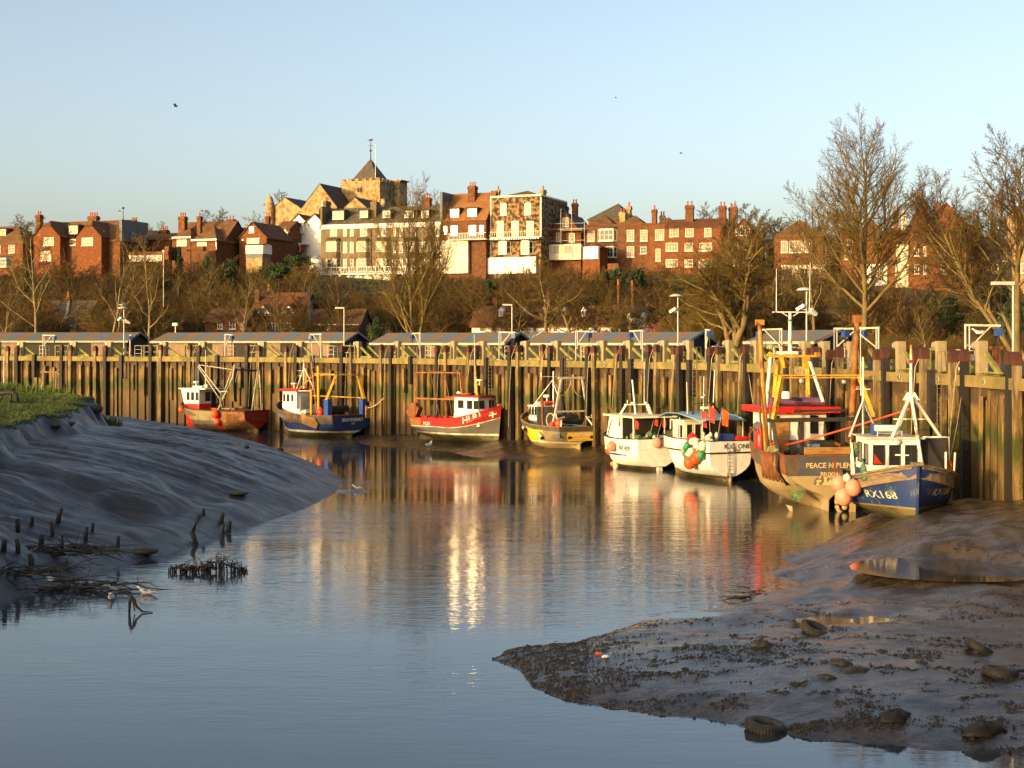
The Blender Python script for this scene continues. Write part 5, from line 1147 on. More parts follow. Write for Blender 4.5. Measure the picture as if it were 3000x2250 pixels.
for a in (('conifer', 1092, 172, 922, 60, 'dark conical evergreen beside the gap between two sheds', 'conifer'), ('conifer', 935, 206, 812, 52, 'tall dark ivy clad conifer at the end of the half timbered house', 'conifer'), ('laurel', 1862, 214, 768, 135, 'big dark green laurel below the brick house', 'bush'), ('laurel', 1775, 222, 778, 40, 'dark narrow evergreen beside the sloping garden wall', 'bush'),
          ('laurel', 1430, 216, 805, 60, 'round dark bush below the white flint house base', 'bush'), ('ivy', 610, 240, 735, 60, 'glossy ivy bush below the white cornered house', 'bush'), ('ivy', 670, 238, 752, 110, 'ivy thicket left of the flint garden room base', 'bush'), ('laurel', 800, 236, 760, 100, 'green laurel right of the flint garden room base', 'bush'),
          ('laurel', 880, 250, 738, 90, 'clipped green hedge below the white gabled house', 'bush'), ('conifer', 822, 270, 672, 40, 'dark evergreen in front of the white slatted balcony', 'conifer'), ('laurel', 525, 250, 708, 26, 'small round clipped bush on the brick garden wall', 'bush'), ('ivy', 70, 232, 752, 60, 'green bush under the far left brick house', 'bush'), ('ivy', 140, 222, 790, 60, 'ivy bush on the slope below the long brick house', 'bush'),
          ('ivy', 2720, 150, 822, 110, 'green ivy clump below the huge brick house', 'bush'), ('laurel', 2900, 140, 800, 120, 'dark evergreen behind the sloping tree trunks', 'bush'), ('ivy', 2960, 120, 850, 110, 'dark ivy mass beneath the leaning tree', 'bush'), ('laurel', 2800, 132, 850, 110, 'shaded evergreen behind the nearest crane', 'bush'), ('blossom', 1925, 165, 935, 90, 'pink blossoming bush behind the striped shed roof', 'bush'),
          ('ivy', 1500, 222, 790, 70, 'brown green bush in front of the white base wall', 'bush'), ('laurel', 1280, 214, 838, 50, 'dark bush under the willow', 'bush'), ('ivy', 1180, 214, 838, 60, 'ivy bush below the white columns', 'bush'), ('laurel', 1015, 212, 858, 50, 'green bush under the balcony columns', 'bush'), ('conifer', 1010, 204, 838, 30, 'slim young conifer in front of the white columns', 'conifer')):
    bush(a[0], a[1], a[2], a[3], a[4], a[5], cat=a[6], name=a[6])
# ivy-grown chimney breast beside the half timbered house
t = thing('ivy_chimney', 'tapering dark chimney overgrown with ivy by the half timbered house', 'chimney', (gx(898, 195), 195, 6.9)); h_ = gz(838, 195)-6.9
MB().add([(-1.0,-.5,0), (1.0,-.5,0), (1.0,.5,0), (-1.0,.5,0), (.15,-.3,h_*.62), (.6,-.3,h_*.62), (.6,.3,h_*.62), (.15,.3,h_*.62)], [(0,1,5,4), (1,2,6,5), (2,3,7,6), (3,0,4,7), (4,5,6,7)]).bb(.18, .57, -.28, .28, h_*.62, h_).build('stack', M['black'], t)
o = link('ivy', BUSH['scrubby'][1], t); o.scale = (1.1, .7, h_*.3)

# thicket of bare bushes and small trees on the slope
def limit(px):
    T_ = [(-100,770),(60,765),(100,752),(150,768),(200,745),(300,738),(480,742),(500,728),(640,735),(700,740),(720,764),(775,764),(790,740),(900,742),(925,800),(935,845),(1200,845),(1290,800),(1370,800),(1430,812),(1500,790),(1580,768),(1700,755),(1760,785),(1830,770),(1900,790),(1960,740),(2020,700),(2120,760),(2220,720),(2290,760),(2400,770),(2480,790),(2640,815),(2740,840),(2850,830),(3100,820)]
    for (a, b), (c, d) in zip(T_[:-1], T_[1:]):
        if a <= px <= c: return b+(d-b)*(px-a)/(c-a)
    return 800
ri = random.Random(17)
for i in range(360):
    px = -60+3140*(i+ri.random())/360; D = ri.choice((ri.uniform(186, 215), ri.uniform(205, 240)))
    if px > 1960: D -= 28
    if px > 2500: D -= ri.uniform(0, 35)
    x = gx(px, D); zb = hz(x, D) if D > 170 else 6.9
    yt = max(limit(px), YH-(zb+ri.uniform(4., 9.5)-HC)*F/D)+ri.uniform(0, 22)
    kd = ri.choice(('spread', 'spread2', 'spread2', 'ash2', 'shrub', 'shrub2'))
    if kd.startswith('shrub'): plant(kd, px, D, yt, 'bare brown winter bush in the thicket below the houses', 'bare bushes on the slope', name='bare_bush', cat='bush', sxy=1.2)
    else: plant(kd, px, D, yt, 'small bare tree in the brown thicket below the houses', 'small bare trees on the slope', sxy=ri.uniform(1.0, 1.35))
# scrub as one mass between them
def mass(name, label, base, spots, mat):
    """copies of one clump of sticks, joined"""
    P = np.array(base); r = np.random.RandomState(4); out = []
    for x, y, z, k in spots:
        a = r.rand()*6.28; c, s_ = math.cos(a), math.sin(a); Rm = np.array([[c,-s_,0],[s_,c,0],[0,0,1]])*k
        Q = P.copy(); Q[:,0:3] = P[:,0:3] @ Rm.T+(x,y,z); Q[:,3:6] = P[:,3:6] @ Rm.T+(x,y,z); Q[:,6:8] *= min(1, k); out.append(Q)
    return link(name, seg_mesh(name, np.concatenate(out), 3, mat), label=label, kind='stuff')
cl = [s[:8] for s in grow(1.7, .02, (5,5), (34,40), (.6,.55), (3,2,1), (.15,.2,.1), (.03,.03,.0), seed=6, start=(.1,.1), stems=8, spread=.7, twig=.011)]
sp = []
for i in range(2300):
    px = ri.uniform(-80, 3080); D = ri.uniform(178, 252)
    if px > 1960: D -= 28
    if px > 2500: D = ri.uniform(100, 190)
    x = gx(px, D); z = hz(x, D) if D > 165 else 6.9
    k = ri.uniform(.7, 1.7)
    if YH-(z+1.7*k-HC)*F/D < limit(px)-12: continue
    sp.append((x, D, z-.1, k))
mass('undergrowth', 'tangled brown scrub and brambles filling the slope', cl, sp[::2], M['twigbrown'])
mass('undergrowth', 'dry olive stems and rough growth on the slope', cl, sp[1::2], M['twig'])
# low dense growth hugging the slope (leaf sized flecks)
r = np.random.RandomState(8); n = 60000
px_ = r.uniform(-80, 3080, n); D_ = r.uniform(176, 256, n); D_ = np.where(px_ > 1960, D_-28, D_); D_ = np.where(px_ > 2500, r.uniform(105, 200, n), D_)
x_ = (px_-1500)*D_/F; z_ = np.where(D_ > 165, hill_z(x_[None], D_[None])[0], 6.9)
cl_ = fbm(x_*.12, D_*.12, 3); keep = cl_ > .44; lift = r.rand(n)**2*1.5*npsstep(.45, .7, cl_)
pts = np.stack([x_, D_, z_+lift], -1)[keep]
blades('ground_cover', pts, .35, .16, M['ivy'], 'low ivy and bramble growth covering the slope', 1.2, 9)
# ================================================================ boats
def text_mesh(s, size, extrude=0.):
    cu = bpy.data.curves.new('lettering', 'FONT'); cu.body = s; cu.size = size; cu.resolution_u = 2; cu.offset = size*.012
    o = bpy.data.objects.new('tmp', cu); COL.objects.link(o)
    me = bpy.data.meshes.new_from_object(o.evaluated_get(bpy.context.evaluated_depsgraph_get()))
    vs = [v.co.copy() for v in me.vertices]; fs = [tuple(p.vertices) for p in me.polygons]
    bpy.data.objects.remove(o); bpy.data.curves.remove(cu); bpy.data.meshes.remove(me)
    return vs, fs
class Boat:
    """local axes: x to the bow, y to port, z up from the keel"""
    def __init__(s, label, px, D, z0, head, L, B, zb, zm, zs, tr=.78, rake=.9, name='fishing_boat', cat='boat', fine=2.2, bilge=.42, run=.34, full=.9, roll=0):
        s.L, s.B, s.zb, s.zm, s.zs, s.tr, s.rake, s.fine, s.bilge, s.run, s.full = L, B, zb, zm, zs, tr, rake, fine, bilge, run, full
        s.t = thing(name, label, cat, (gx(px, D), D, z0), math.radians(head), 'fishing boats moored along the quay')
        s.t.rotation_euler = (math.radians(roll), 0, math.radians(head)); s.label = label
    def sheer(s, t):
        if t < .45: u = t/.45; return s.zs+(s.zm-s.zs)*(2*u-u*u)
        u = (t-.45)/.55; return s.zm+(s.zb-s.zm)*u**1.9
    def half(s, t, h):
        p = s.tr+(1-s.tr)*math.sin(math.pi/2*min(1, t/.5)) if t < .5 else max(0., 1-((t-.5)/.5)**(s.fine+1.1*h))**s.full
        h0 = s.run*(1-t/.4)**1.3 if t < .4 else 0
        v = sstep(.55, 1., t)
        g = max(0, min(1, (h-h0)/s.bilge)); a = (1-(1-g)**2.2)*.93+.07*h
        a = lerp(a, max(0, h)**.8, v)
        fin = .05/max(s.B, .1)
        return s.B/2*max(p*a, fin*(1-v) if t < .97 else 0)
    def P(s, t, z, side=1, out=0.):
        zt = s.sheer(t); h = min(1., max(0., z/zt))
        x = -s.L/2+t*(s.L-s.rake*(1-h)**1.25)
        return Vector((x, side*(s.half(t, h)+out), z))
    def hull(s, bands, mats, nt=34, name='hull'):
        """bands: [(top as function of t or number, material index function or number, rows)] from the keel up"""
        b = MB(); ts = [i/nt for i in range(nt+1)]; ts = [t+.35*t*(1-t)*(t-.5) for t in ts]
        for side in (1, -1):
            grid = []; mi = []
            for t in ts:
                zt = s.sheer(t); col = [0.]; prev = 0.
                for top, m, rows in bands:
                    z1 = zt if top == 'sheer' else min(zt, top(t) if callable(top) else top)
                    for k in range(1, rows+1): col.append(lerp(prev, z1, k/rows))
                    prev = z1
                grid.append([s.P(t, z, side) for z in col])
            rowm = [m for top, m, rows in bands for k in range(rows)]
            nr = len(rowm); vs = [p for c in grid for p in c]; W1 = nr+1
            for i in range(nt):
                for j in range(nr):
                    f = (i*W1+j, (i+1)*W1+j, (i+1)*W1+j+1, i*W1+j+1); f = f if side < 0 else f[::-1]
                    m = rowm[j]; m = m((ts[i]+ts[i+1])/2, side) if callable(m) else m
                    mi.append((f, m))
            o = len(b.v); b.v += [tuple(v) for v in vs]
            for f, m in mi: b.f.append(tuple(q+o for q in f)); b.m.append(m); b.s.append(True)
            if side == 1: st = grid[0]
            else:
                st2 = grid[0]
        # transom
        n = len(st)
        for j in range(n-1):
            m = rowm[j]; m = m(-1, 0) if callable(m) else m
            b.add([st[j], st[j+1], st2[j+1], st2[j]], [(0,1,2,3)], m)
        s.h = b.build(name, [M[m] for m in mats], s.t); return s.h
    def inner(s, drop=.6, mat='deck', bul='oldwood', rail='oldwood', rw=.12, rh=.07, skip=None):
        ts = [i/24 for i in range(25)]
        b = MB()
        for side in (1, -1):
            top = [s.P(t, s.sheer(t), side, -.05) for t in ts]; top = [Vector((p.x, side*max(.0, side*p.y), p.z)) for p in top]
            bot = [Vector((p.x-.03, side*max(0, abs(p.y)-.03), p.z-drop)) for p in top]
            b.add(top+bot, [(i, i+1, 26+i-0, 25+i) if side > 0 else (25+i, 26+i, i+1, i) for i in range(24)], 1)
            b.add(bot+[Vector((p.x, 0, p.z)) for p in bot], [(i, i+1, 26+i, 25+i) for i in range(24)], 0)
        a, c = s.P(0, s.sheer(0), 1, -.05), s.P(0, s.sheer(0), -1, -.05)
        b.add([a+Vector((.05,0,0)), c+Vector((.05,0,0)), c+Vector((.05,0,-drop)), a+Vector((.05,0,-drop))], [(0,1,2,3)], 1)
        b.build('deck', [M[mat], M[bul]], s.t)
        r = MB()
        for side in (1, -1):
            pts = [s.P(t, s.sheer(t), side, .0)+Vector((0,0,.0)) for t in ts]
            for i in range(24): r.bar(pts[i]+Vector((0,0,rh/2)), pts[i+1]+Vector((0,0,rh/2)), rw, rh)
        r.bar(a+Vector((0,.05,rh/2)), c+Vector((0,-.05,rh/2)), rw, rh); r.build('gunwale', M[rail], s.t)
    def strip(s, zf, side_list, w, h, mat, name='rubbing_strake', t0=0., t1=1., trans=True):
        r = MB(); n = 26
        for side in side_list:
            pts = [s.P(lerp(t0, t1, i/n), zf(lerp(t0, t1, i/n)), side, .0) for i in range(n+1)]
            for i in range(n): r.bar(pts[i], pts[i+1], w, h)
        if trans: r.bar(s.P(0, zf(0), 1), s.P(0, zf(0), -1), w, h)
        return r.build(name, M[mat], s.t)
    def text_side(s, txt, size, t0, zf, side, mat='lettering', name='registration_number', slope=0.):
        """letters laid on the hull side; they read left to right for somebody facing that side"""
        vs, fs = text_mesh(txt, size); wd = max(v.x for v in vs); out = []
        x0 = -s.L/2+t0*s.L
        for v in vs:
            x = x0+(v.x if side < 0 else -v.x); t = min(.985, max(0, (x+s.L/2)/(s.L-s.rake*.3))); out.append(s.P(t, zf(t)+v.y, side, .045))
        b = MB(); b.add(out, fs); return b.build(name, M[mat], s.t)
    def text_stern(s, txt, size, y, z, mat='lettering', name='boat_name', arc=0.):
        vs, fs = text_mesh(txt, size); wd = max(v.x for v in vs); x = -s.L/2-.02
        b = MB(); b.add([(x, y+wd/2-v.x, z+v.y-arc*((v.x/wd-.5)*2)**2) for v in vs], fs); return b.build(name, M[mat], s.t)
    def house(s, x0, x1, w, z0, z1, up='white', low=None, zl=None, front=.0, aft=.0, roof='white', over=.12, rt=.09, wins=(), crown=0., name='wheelhouse', glass='bglass', fw=.05, wframe='black', dy=0., roofx=(0,0)):
        """wheelhouse box; wins: (face, a0, a1, z0, z1) with face p/s/f/a and a along that face"""
        hw = w/2; h = z1-z0; b = MB()
        zl_ = zl if zl is not None else z0
        X = lambda f, z: (x1-.0+front*(z-z0)/h) if f else (x0-aft*(z-z0)/h)
        for za, zb_, m in ((z0, zl_, 1), (zl_, z1, 0)):
            if zb_-za < 1e-3: continue
            q = [(X(0,za), dy-hw, za), (X(1,za), dy-hw, za), (X(1,za), dy+hw, za), (X(0,za), dy+hw, za), (X(0,zb_), dy-hw, zb_), (X(1,zb_), dy-hw, zb_), (X(1,zb_), dy+hw, zb_), (X(0,zb_), dy+hw, zb_)]
            b.add(q, [(0,1,5,4), (1,2,6,5), (2,3,7,6), (3,0,4,7)], m)
        o = b.build(name, [M[up], M[low or up]], s.t)
        r = MB(); a0, a1 = X(0,z1)-over+roofx[0], X(1,z1)+over+roofx[1]; n = 6
        for k in range(n):
            ya, yb = lerp(-hw-over, hw+over, k/n), lerp(-hw-over, hw+over, (k+1)/n); ca, cb = crown*(1-(2*k/n-1)**2), crown*(1-(2*(k+1)/n-1)**2)
            r.add([(a0, dy+ya, z1), (a1, dy+ya, z1), (a1, dy+yb, z1), (a0, dy+yb, z1), (a0, dy+ya, z1+rt+ca), (a1, dy+ya, z1+rt+ca), (a1, dy+yb, z1+rt+cb), (a0, dy+yb, z1+rt+cb)], [(0,3,2,1), (4,5,6,7), (0,1,5,4), (1,2,6,5), (2,3,7,6), (3,0,4,7)])
        r.build('roof', M[roof], s.t)
        for f, a0, a1, za, zb_ in wins:
            def pt(a, z, out):
                if f == 'p': return Vector((a+0*z, dy+hw+out, z))
                if f == 's': return Vector((a, dy-hw-out, z))
                if f == 'f': return Vector((X(1,z)+out, dy+a, z))
                return Vector((X(0,z)-out, dy+a, z))
            sk = 0.
            q = [(a0, za), (a1, za), (a1, zb_), (a0, zb_)]
            fm = MB()
            for (u0, v0), (u1, v1) in zip(q, q[1:]+q[:1]): fm.bar(pt(u0, v0, .012), pt(u1, v1, .012), fw, .03)
            wo = fm.build('window', M[wframe], o)
            g = MB(); g.add([pt(a, z, .008) for a, z in q], [(0,1,2,3)]); g.add([pt(a, z, .006) for a, z in q], [(3,2,1,0)])
            g.build('pane', M[glass], wo)
        return o
    def part(s, name, mb, mat, parent=None): return mb.build(name, M[mat] if isinstance(mat, str) else mat, parent or s.t)
    def radar(s, x, y, z, hgt=.45):
        b = MB().cyl((x, y, z), (x, y, z+hgt), .05, n=6); b.lathe((x, y, z+hgt), [(0,0),(.27,.0),(.30,.06),(.30,.17),(.24,.24),(0,.25)], 14); s.part('radar', b, 'white')
    def squash(s, z0, k):
        for c in list(s.t.children)+[g for c in s.t.children for g in c.children]:
            for v in c.data.vertices:
                if v.co.z > z0: v.co.z = z0+(v.co.z-z0)*k
    def world(s, p): return s.t.matrix_basis @ Vector(p)
def heap(b, g, m):
    xs = [v[0] for v in g.v]; ys = [v[1] for v in g.v]; zs = [v[2] for v in g.v]
    g.ball(((min(xs)+max(xs))/2, (min(ys)+max(ys))/2, min(zs)), 1, 14, 8, ((max(xs)-min(xs))*.48, (max(ys)-min(ys))*.48, .38)); b.part('net_pile', g, m)
def buoy(p, r, mat, label, group=None, name='buoy', cat='buoy', rope=None):
    t = thing(name, label, cat, p, 0, group)
    MB().ball((0,0,0), r, 14, 10, (1,1,1.06)).build('float', M[mat], t)
    MB().cyl((0,0,r*.95), (0,0,r*1.25), r*.22, r*.16, 8).build('eye', M['inblue'] if mat in ('pink',) else M[mat], t)
    if rope is not None: MB().tube([(0,0,r*1.2), (0,0,r*1.2+rope)], .015, 4).build('lanyard', M['rope'], t)
    return t

# ---------------------------------------------------------------- red and white trawler, furthest left
b = Boat('rusty red and white trawler with crossed pale derricks, moored furthest along the wall', 646, 137.3, -.35, 147, 9.9, 4.2, 2.75, 2.25, 2.25, tr=.92, rake=.8, fine=2.6)
def m1(t, side): return 3 if t == -1 else (2 if t > .80 else (1 if t > .38 else (2 if t > .30 else 4)))
b.hull([(.55, 0, 4), (1.35, lambda t, side: 5 if .38 < t <= .80 else m1(t, side), 2), ('sheer', m1, 4)], ['foul', 'khaki', 'brightred', 'darkred', 'rustwood', 'oldhull'])
b.inner(.6, 'deck', 'oldhull', 'black', .16, .1)
b.strip(lambda t: b.sheer(t)+.02, (1, -1), .12, .34, 'black', 'fender_belt', .82, 1., False)
b.text_stern('JOCALINDA', .30, 0, 1.45, 'oldwood')
b.text_side('RX 129', .34, .12, lambda t: 1.25, 1, 'oldwood')
b.house(1.6, 3.3, 2.5, 1.75, 4.25, 'white', 'brightred', 2.85, front=.75, roof='white', over=.18, roofx=(-.8, 0), wins=[('p', 1.75, 2.05, 3.2, 3.95), ('p', 2.3, 2.65, 3.2, 3.95), ('p', 2.9, 3.25, 3.2, 3.95), ('a', -.2, .45, 3.1, 3.95), ('f', -.9, -.35, 3.2, 3.95), ('f', .35, .9, 3.2, 3.95)])
b.part('door', MB().bb(1.54, 1.59, -.95, -.35, 1.8, 3.9), 'black'); b.part('roof_locker', MB().bb(1.7, 2.9, -.8, .8, 4.345, 4.6), 'white')
b.radar(3.1, .2, 4.35, .6); b.part('life_raft', MB().cyl((1.4,-.5,4.62), (1.4,.6,4.62), .26, n=12), 'palepipe')
g = MB(); A, Bp, C = (-1.2, 1.9, 7.1), (1.0, 1.7, 7.2), (-1.0, -1.9, 6.9)
g.tube([(1.7,1.2,7.3), (-3.3,1.5,6.75)], .055, 6).tube([(1.65,1.2,7.2), (-2.2,1.7,3.5)], .06, 6).tube([(1.75,1.25,7.1), (-1.8,1.9,3.4)], .05, 6)
g.tube([(-1.4,1.9,2.2), (-3.0,1.4,5.9), (-3.2,1.4,7.4)], .06, 6).tube([(-2.4,1.9,4.2), (-2.9,1.5,6.6)], .05, 6).tube([(-2.9,1.9,4.1), (-1.9,1.9,4.15)], .05, 5)
g.tube([(-4.2,-1.2,2.2), (-4.4,-.7,6.7)], .055, 6).tube([(-4.6,.6,2.2), (-4.35,-.5,6.6)], .05, 6).tube([(-1.6,-1.0,7.2), (-3.1,1.3,6.9)], .05, 5).tube([(-4.3,-.8,4.4), (-4.5,.2,4.4)], .04, 5)
b.part('derricks', g, 'palepipe')
b.part('beam_trawl', MB().cyl((-3.2,1.4,6.75), (-4.3,-2.4,6.5), .10, n=8), 'black')
g = MB().tube([(1.75,1.2,7.1), (.6,1.4,4.4), (2.6,1.0,4.3)], .03, 4).tube([(1.8,1.2,7.1), (1.0,1.9,2.3)], .03, 4).tube([(-1.4,-1.0,6.9), (.4,-1.6,2.4)], .03, 4); b.part('stays', g, 'skyblue')
b.part('mast', MB().cyl((2.2,-.2,4.35), (2.2,-.2,9.2), .05, .035, 7).bar((2.2,-.7,7.4), (2.2,.3,7.4), .05), 'steelpole')
b.part('whip_aerial', MB().cyl((2.9,.8,4.3), (2.85,.8,8.0), .02, .012, 5), 'white')
g = MB(); random.seed(2)
for k in range(9): g.ball((random.uniform(-4,-1), random.uniform(-1.2,1.4), 2.25+random.random()*.3), random.uniform(.15,.35), 8, 6, (1.3,1,.8))
heap(b, g, 'rust'); b.part('green_net', MB().tube([(-1.9,1.8,4.1), (-1.8,1.8,3.2), (-2.0,1.7,2.4)], [.08,.16,.10], 6), 'net'); b.part('hand_rail', MB().tube([(-4.6,-.9,2.2), (-4.6,-.9,2.9), (-4.6,.1,2.9), (-4.6,.1,2.2)], .03, 5).tube([(-2.0,1.85,2.5), (-3.6,1.85,2.5)], .03, 5), 'palepipe')
b.part('rudder', MB().bb(-4.7, -4.3, -.05, .05, -.3, .9).bb(-4.2,-3.7,-.08,.08,-.3,.7), 'foul'); b.part('winch', MB().cyl((-.2,-.9,2.15), (-.2,.9,2.15), .26, n=12).bb(-.6,.2,-1.1,-.92,1.7,2.5).bb(-.6,.2,.92,1.1,1.7,2.5), 'rust')
buoy(b.world(b.P(.90, 2.25, 1, .22)), .30, 'orange', 'orange ball fender near the bow of the red and white trawler'); buoy(b.world(b.P(.335, 2.0, 1, .34)), .42, 'orange', 'large orange ball fender amidships on the rusty trawler'); buoy(b.world(b.P(.325, 1.2, 1, .26)), .30, 'orange', 'small orange fender under the large one on the rusty trawler')

b.squash(4.4, .76)
# ---------------------------------------------------------------- blue trawler with stern lettering
b = Boat('blue trawler with a red wheelhouse roof and yellow stern gantry', 925, 129.5, -.55, 136, 10.2, 4.7, 3.45, 2.45, 2.5, tr=.94, rake=.9, fine=2.5)
def m2(t, side): return 1 if t == -1 else (2 if t > .80 else 3)
b.hull([(.95, 0, 4), (1.13, 4, 1), (1.75, lambda t, side: 1 if t == -1 or t < .8 else 2, 2), ('sheer', m2, 3)], ['foul', 'blue', 'brightblue', 'oldhull', 'bootwhite'])
b.inner(.6, 'deck', 'inblue', 'rust', .12, .08)
b.text_stern('BRAVEHEART', .40, -.1, 1.98, 'lettering'); b.text_stern('RYE', .2, -.15, 1.7, 'lettering', 'port_name')
b.house(1.35, 3.5, 2.3, 1.9, 4.5, 'white', roof='brightred', over=.2, crown=.12, rt=.2, front=-.1, wins=[('p', 1.85, 2.1, 3.6, 4.2), ('p', 2.45, 2.75, 3.55, 4.2), ('p', 3.05, 3.3, 3.55, 4.2), ('a', -.9, -.4, 3.3, 4.2), ('f', -.8, -.2, 3.5, 4.2), ('f', .2, .8, 3.5, 4.2)])
b.part('door', MB().bb(1.28, 1.34, -.15, .75, 1.95, 4.0), 'palepipe'); b.part('side_locker', MB().bb(.9, 1.3, .75, 1.15, 1.95, 2.9), 'white')
b.part('roof_rail', MB().tube([(1.3,1.1,4.55), (-.9,1.2,4.6), (-1.1,1.2,4.9)], .05, 6).cyl((-.9,1.2,4.6), (-.95,1.2,2.4), .05, n=6), 'whitepipe')
b.radar(2.7, .4, 4.8, .7)
g = MB().cyl((1.5,.2,4.7), (1.5,.2,9.8), .10, .07, 8).tube([(1.6,1.0,4.6), (1.5,.2,8.4)], .04, 5).tube([(1.5,.2,8.6), (.2,-.2,4.3)], .045, 5).bar((1.5,-.5,9.4), (1.5,.7,9.4), .06).tube([(1.5,.7,9.9), (1.5,.7,9.2)], .03, 5).bar((1.5,.2,7.9), (2.2,.4,7.9), .05).bar((1.5,.2,7.0), (2.1,.4,7.0), .05)
b.part('mast', g, 'whitepipe'); b.part('tall_aerial', MB().tube([(1.0,-.4,5), (.9,-.4,9.4), (1.2,-.4,13.)], .045, 5), 'white')
b.part('derrick', MB().cyl((-1.0,.6,2.4), (.9,-.2,9.6), .12, .09, 8), 'rustwood'); b.part('exhaust', MB().cyl((.9,-.1,4.2), (.9,-.1,7.2), .11, n=8), 'rust')
g = MB(); T_ = 7.3
g.bar((-2.2,1.9,T_), (-4.9,-.2,T_+.1), .16, .16).bar((-2.1,1.75,T_+.25), (-4.9,1.7,T_+.2), .12).bar((-4.9,1.9,T_+.1), (-4.9,-1.9,T_), .15)
g.bar((-3.9,1.9,3.9), (-4.55,1.3,T_+.1), .30, .22).bar((-4.9,-1.6,3.9), (-4.75,-1.0,T_), .30, .22)
g.cyl((-2.6,1.7,2.2), (-2.5,1.7,8.9), .13, n=8).cyl((-1.4,1.6,2.3), (-1.4,1.6,4.8), .12, n=8).bar((-1.4,1.6,4.2), (-4.6,-1.5,4.0), .1).bar((1.2,1.0,4.7), (-1.9,1.7,7.2), .09)
b.part('stern_gantry', g, 'yellow')
b.part('gantry_leg', MB().bb(-4.2,-3.6,1.5,1.95,2.3,3.95), 'brightblue'); b.part('gantry_leg', MB().bb(-5.0,-4.5,-1.85,-1.35,2.3,3.95), 'brightblue')
b.part('trawl_door', MB().add([b.P(.40, 2.75, 1, .10), b.P(.30, 2.35, 1, .14), b.P(.21, 2.25, 1, .16), b.P(.17, 1.75, 1, .2), b.P(.20, 1.3, 1, .24), b.P(.40, 1.75, 1, .16)], [(0,1,2,3,4,5)]).add([b.P(.40, 2.75, 1, .02), b.P(.30, 2.35, 1, .06), b.P(.21, 2.25, 1, .08), b.P(.17, 1.75, 1, .12), b.P(.20, 1.3, 1, .16), b.P(.40, 1.75, 1, .08)], [(5,4,3,2,1,0)]), 'wood')
b.part('trawl_door', MB().box((-5.25, -1.75, 2.75), (.12, .5, 1.1)), 'wood')
for t in (.62, .52, .43): p = b.P(t, 1.95, 1, .03); b.part('mooring_plate', MB().box(p, (.4,.06,.32)), 'rust')
b.part('fish_box', MB().box((.1,1.1,2.6), (1.3,.8,.35), 0, Matrix.Rotation(.25,3,'Y')), 'white'); b.part('net_drum', MB().cyl((-3.2,-1.0,2.9), (-3.2,1.0,2.9), .42, n=14), 'black')
g = MB(); random.seed(4)
for k in range(12): g.ball((random.uniform(-4.4,-.6), random.uniform(-1.4,1.4), 2.2+random.random()*.4), random.uniform(.15,.35), 8, 6, (1.3,1,.8))
heap(b, g, 'black'); b.part('bow_net', MB().ball((3.6,.4,2.9), .4, 10, 7, (1,1.2,.6)), 'net'); b.part('stays', MB().tube([(.9,-.2,9.5), (-2.4,1.6,T_)], .02, 4).tube([(1.5,.2,9.2), (4.6,0,3.6)], .02, 4).tube([(-2.5,1.7,8.8), (-4.8,0,T_)], .02, 4).tube([(-4.9,-1.,T_), (-4.9,-1.9,2.6)], .03, 4), 'wire')
buoy(b.world((-2.9, 1.75, 2.75)), .36, 'buoyred', 'red ball float behind the wooden trawl door of the blue trawler')
st = b.world((-5.0, -1.7, 3.1)); t2 = W(1140, .6, 3.5); MB().sag(st, t2, .25, .05).build('mooring_rope', M['rope'], label='taut pale rope from the blue trawler stern to the quay wall', cat='rope')

b.squash(4.7, .52)
# ---------------------------------------------------------------- red and grey boat on the mud
b = Boat('small red and grey boat lying broadside on the mud with rusty stern gantry', 1347, 113.5, .32, -40, 8.7, 3.3, 3.1, 2.0, 1.95, tr=.74, rake=.35, fine=2.4, bilge=.5)
sh = b.sheer
b.hull([(.78, 0, 4), (lambda t: .92+.0*t, 3, 1), (lambda t: max(.95, sh(t)-.66-.45*max(0, t-.4)), 1, 3), (lambda t: max(.98, sh(t)-.60-.45*max(0, t-.4)), 3, 1), ('sheer', lambda t, s_: 4 if t < .16 else 2, 4)], ['foul', 'greyhull', 'red', 'bootwhite', 'rustwood'])
b.inner(.5, 'deck', 'darkred', 'red', .1, .07)
b.text_side('HL81', .72, .685, lambda t: sh(t)-.56+.55*(t-.69), -1); b.text_side('HL81', .40, .20, lambda t: sh(t)-.52, -1); b.text_stern('HL81', .3, 0, 1.45)
b.text_side('+', .9, .91, lambda t: sh(t)-.80, -1, 'lettering', 'bow_emblem')
ring = [b.P(.945+.014*math.cos(a), sh(.945)-.40+.13*math.sin(a), -1, .03) for a in np.linspace(0, 6.28, 15)]; b.part('bow_emblem', MB().tube(ring, .022, 4), 'lettering')
b.house(.35, 2.95, 2.0, 1.5, 3.75, 'white', roof='red', over=.14, crown=.1, rt=.1, front=-.15, roofx=(0,.1), wins=[('s', .75, 1.3, 2.9, 3.5), ('a', -.6, .1, 2.8, 3.5), ('f', -.85, -.3, 2.9, 3.5), ('f', .3, .85, 2.9, 3.5), ('s', 1.7, 2.2, 2.85, 3.5), ('s', 2.4, 2.85, 2.85, 3.5)])
b.part('bow_coaming', MB().add([(.3,-1.03,sh(.53)), (3.6,-.42,sh(.91)+.02), (2.9,-1.02,2.85), (.3,-1.02,2.5)], [(0,1,2,3)]).add([(.3,-1.0,sh(.53)), (3.6,-.39,sh(.91)+.02), (2.9,-.99,2.85), (.3,-.99,2.5)], [(3,2,1,0)]), 'white')
g = MB(); g.bar((-3.9,-1.2,1.9), (-3.8,-1.1,6.5), .17).bar((-2.6,1.2,1.9), (-2.7,1.1,6.6), .17).bar((-3.9,-1.25,6.5), (-2.65,1.25,6.6), .17).bar((-3.7,-1.2,3.55), (.3,-.8,3.55), .13).bar((-2.65,1.2,3.6), (.3,.8,3.6), .12)
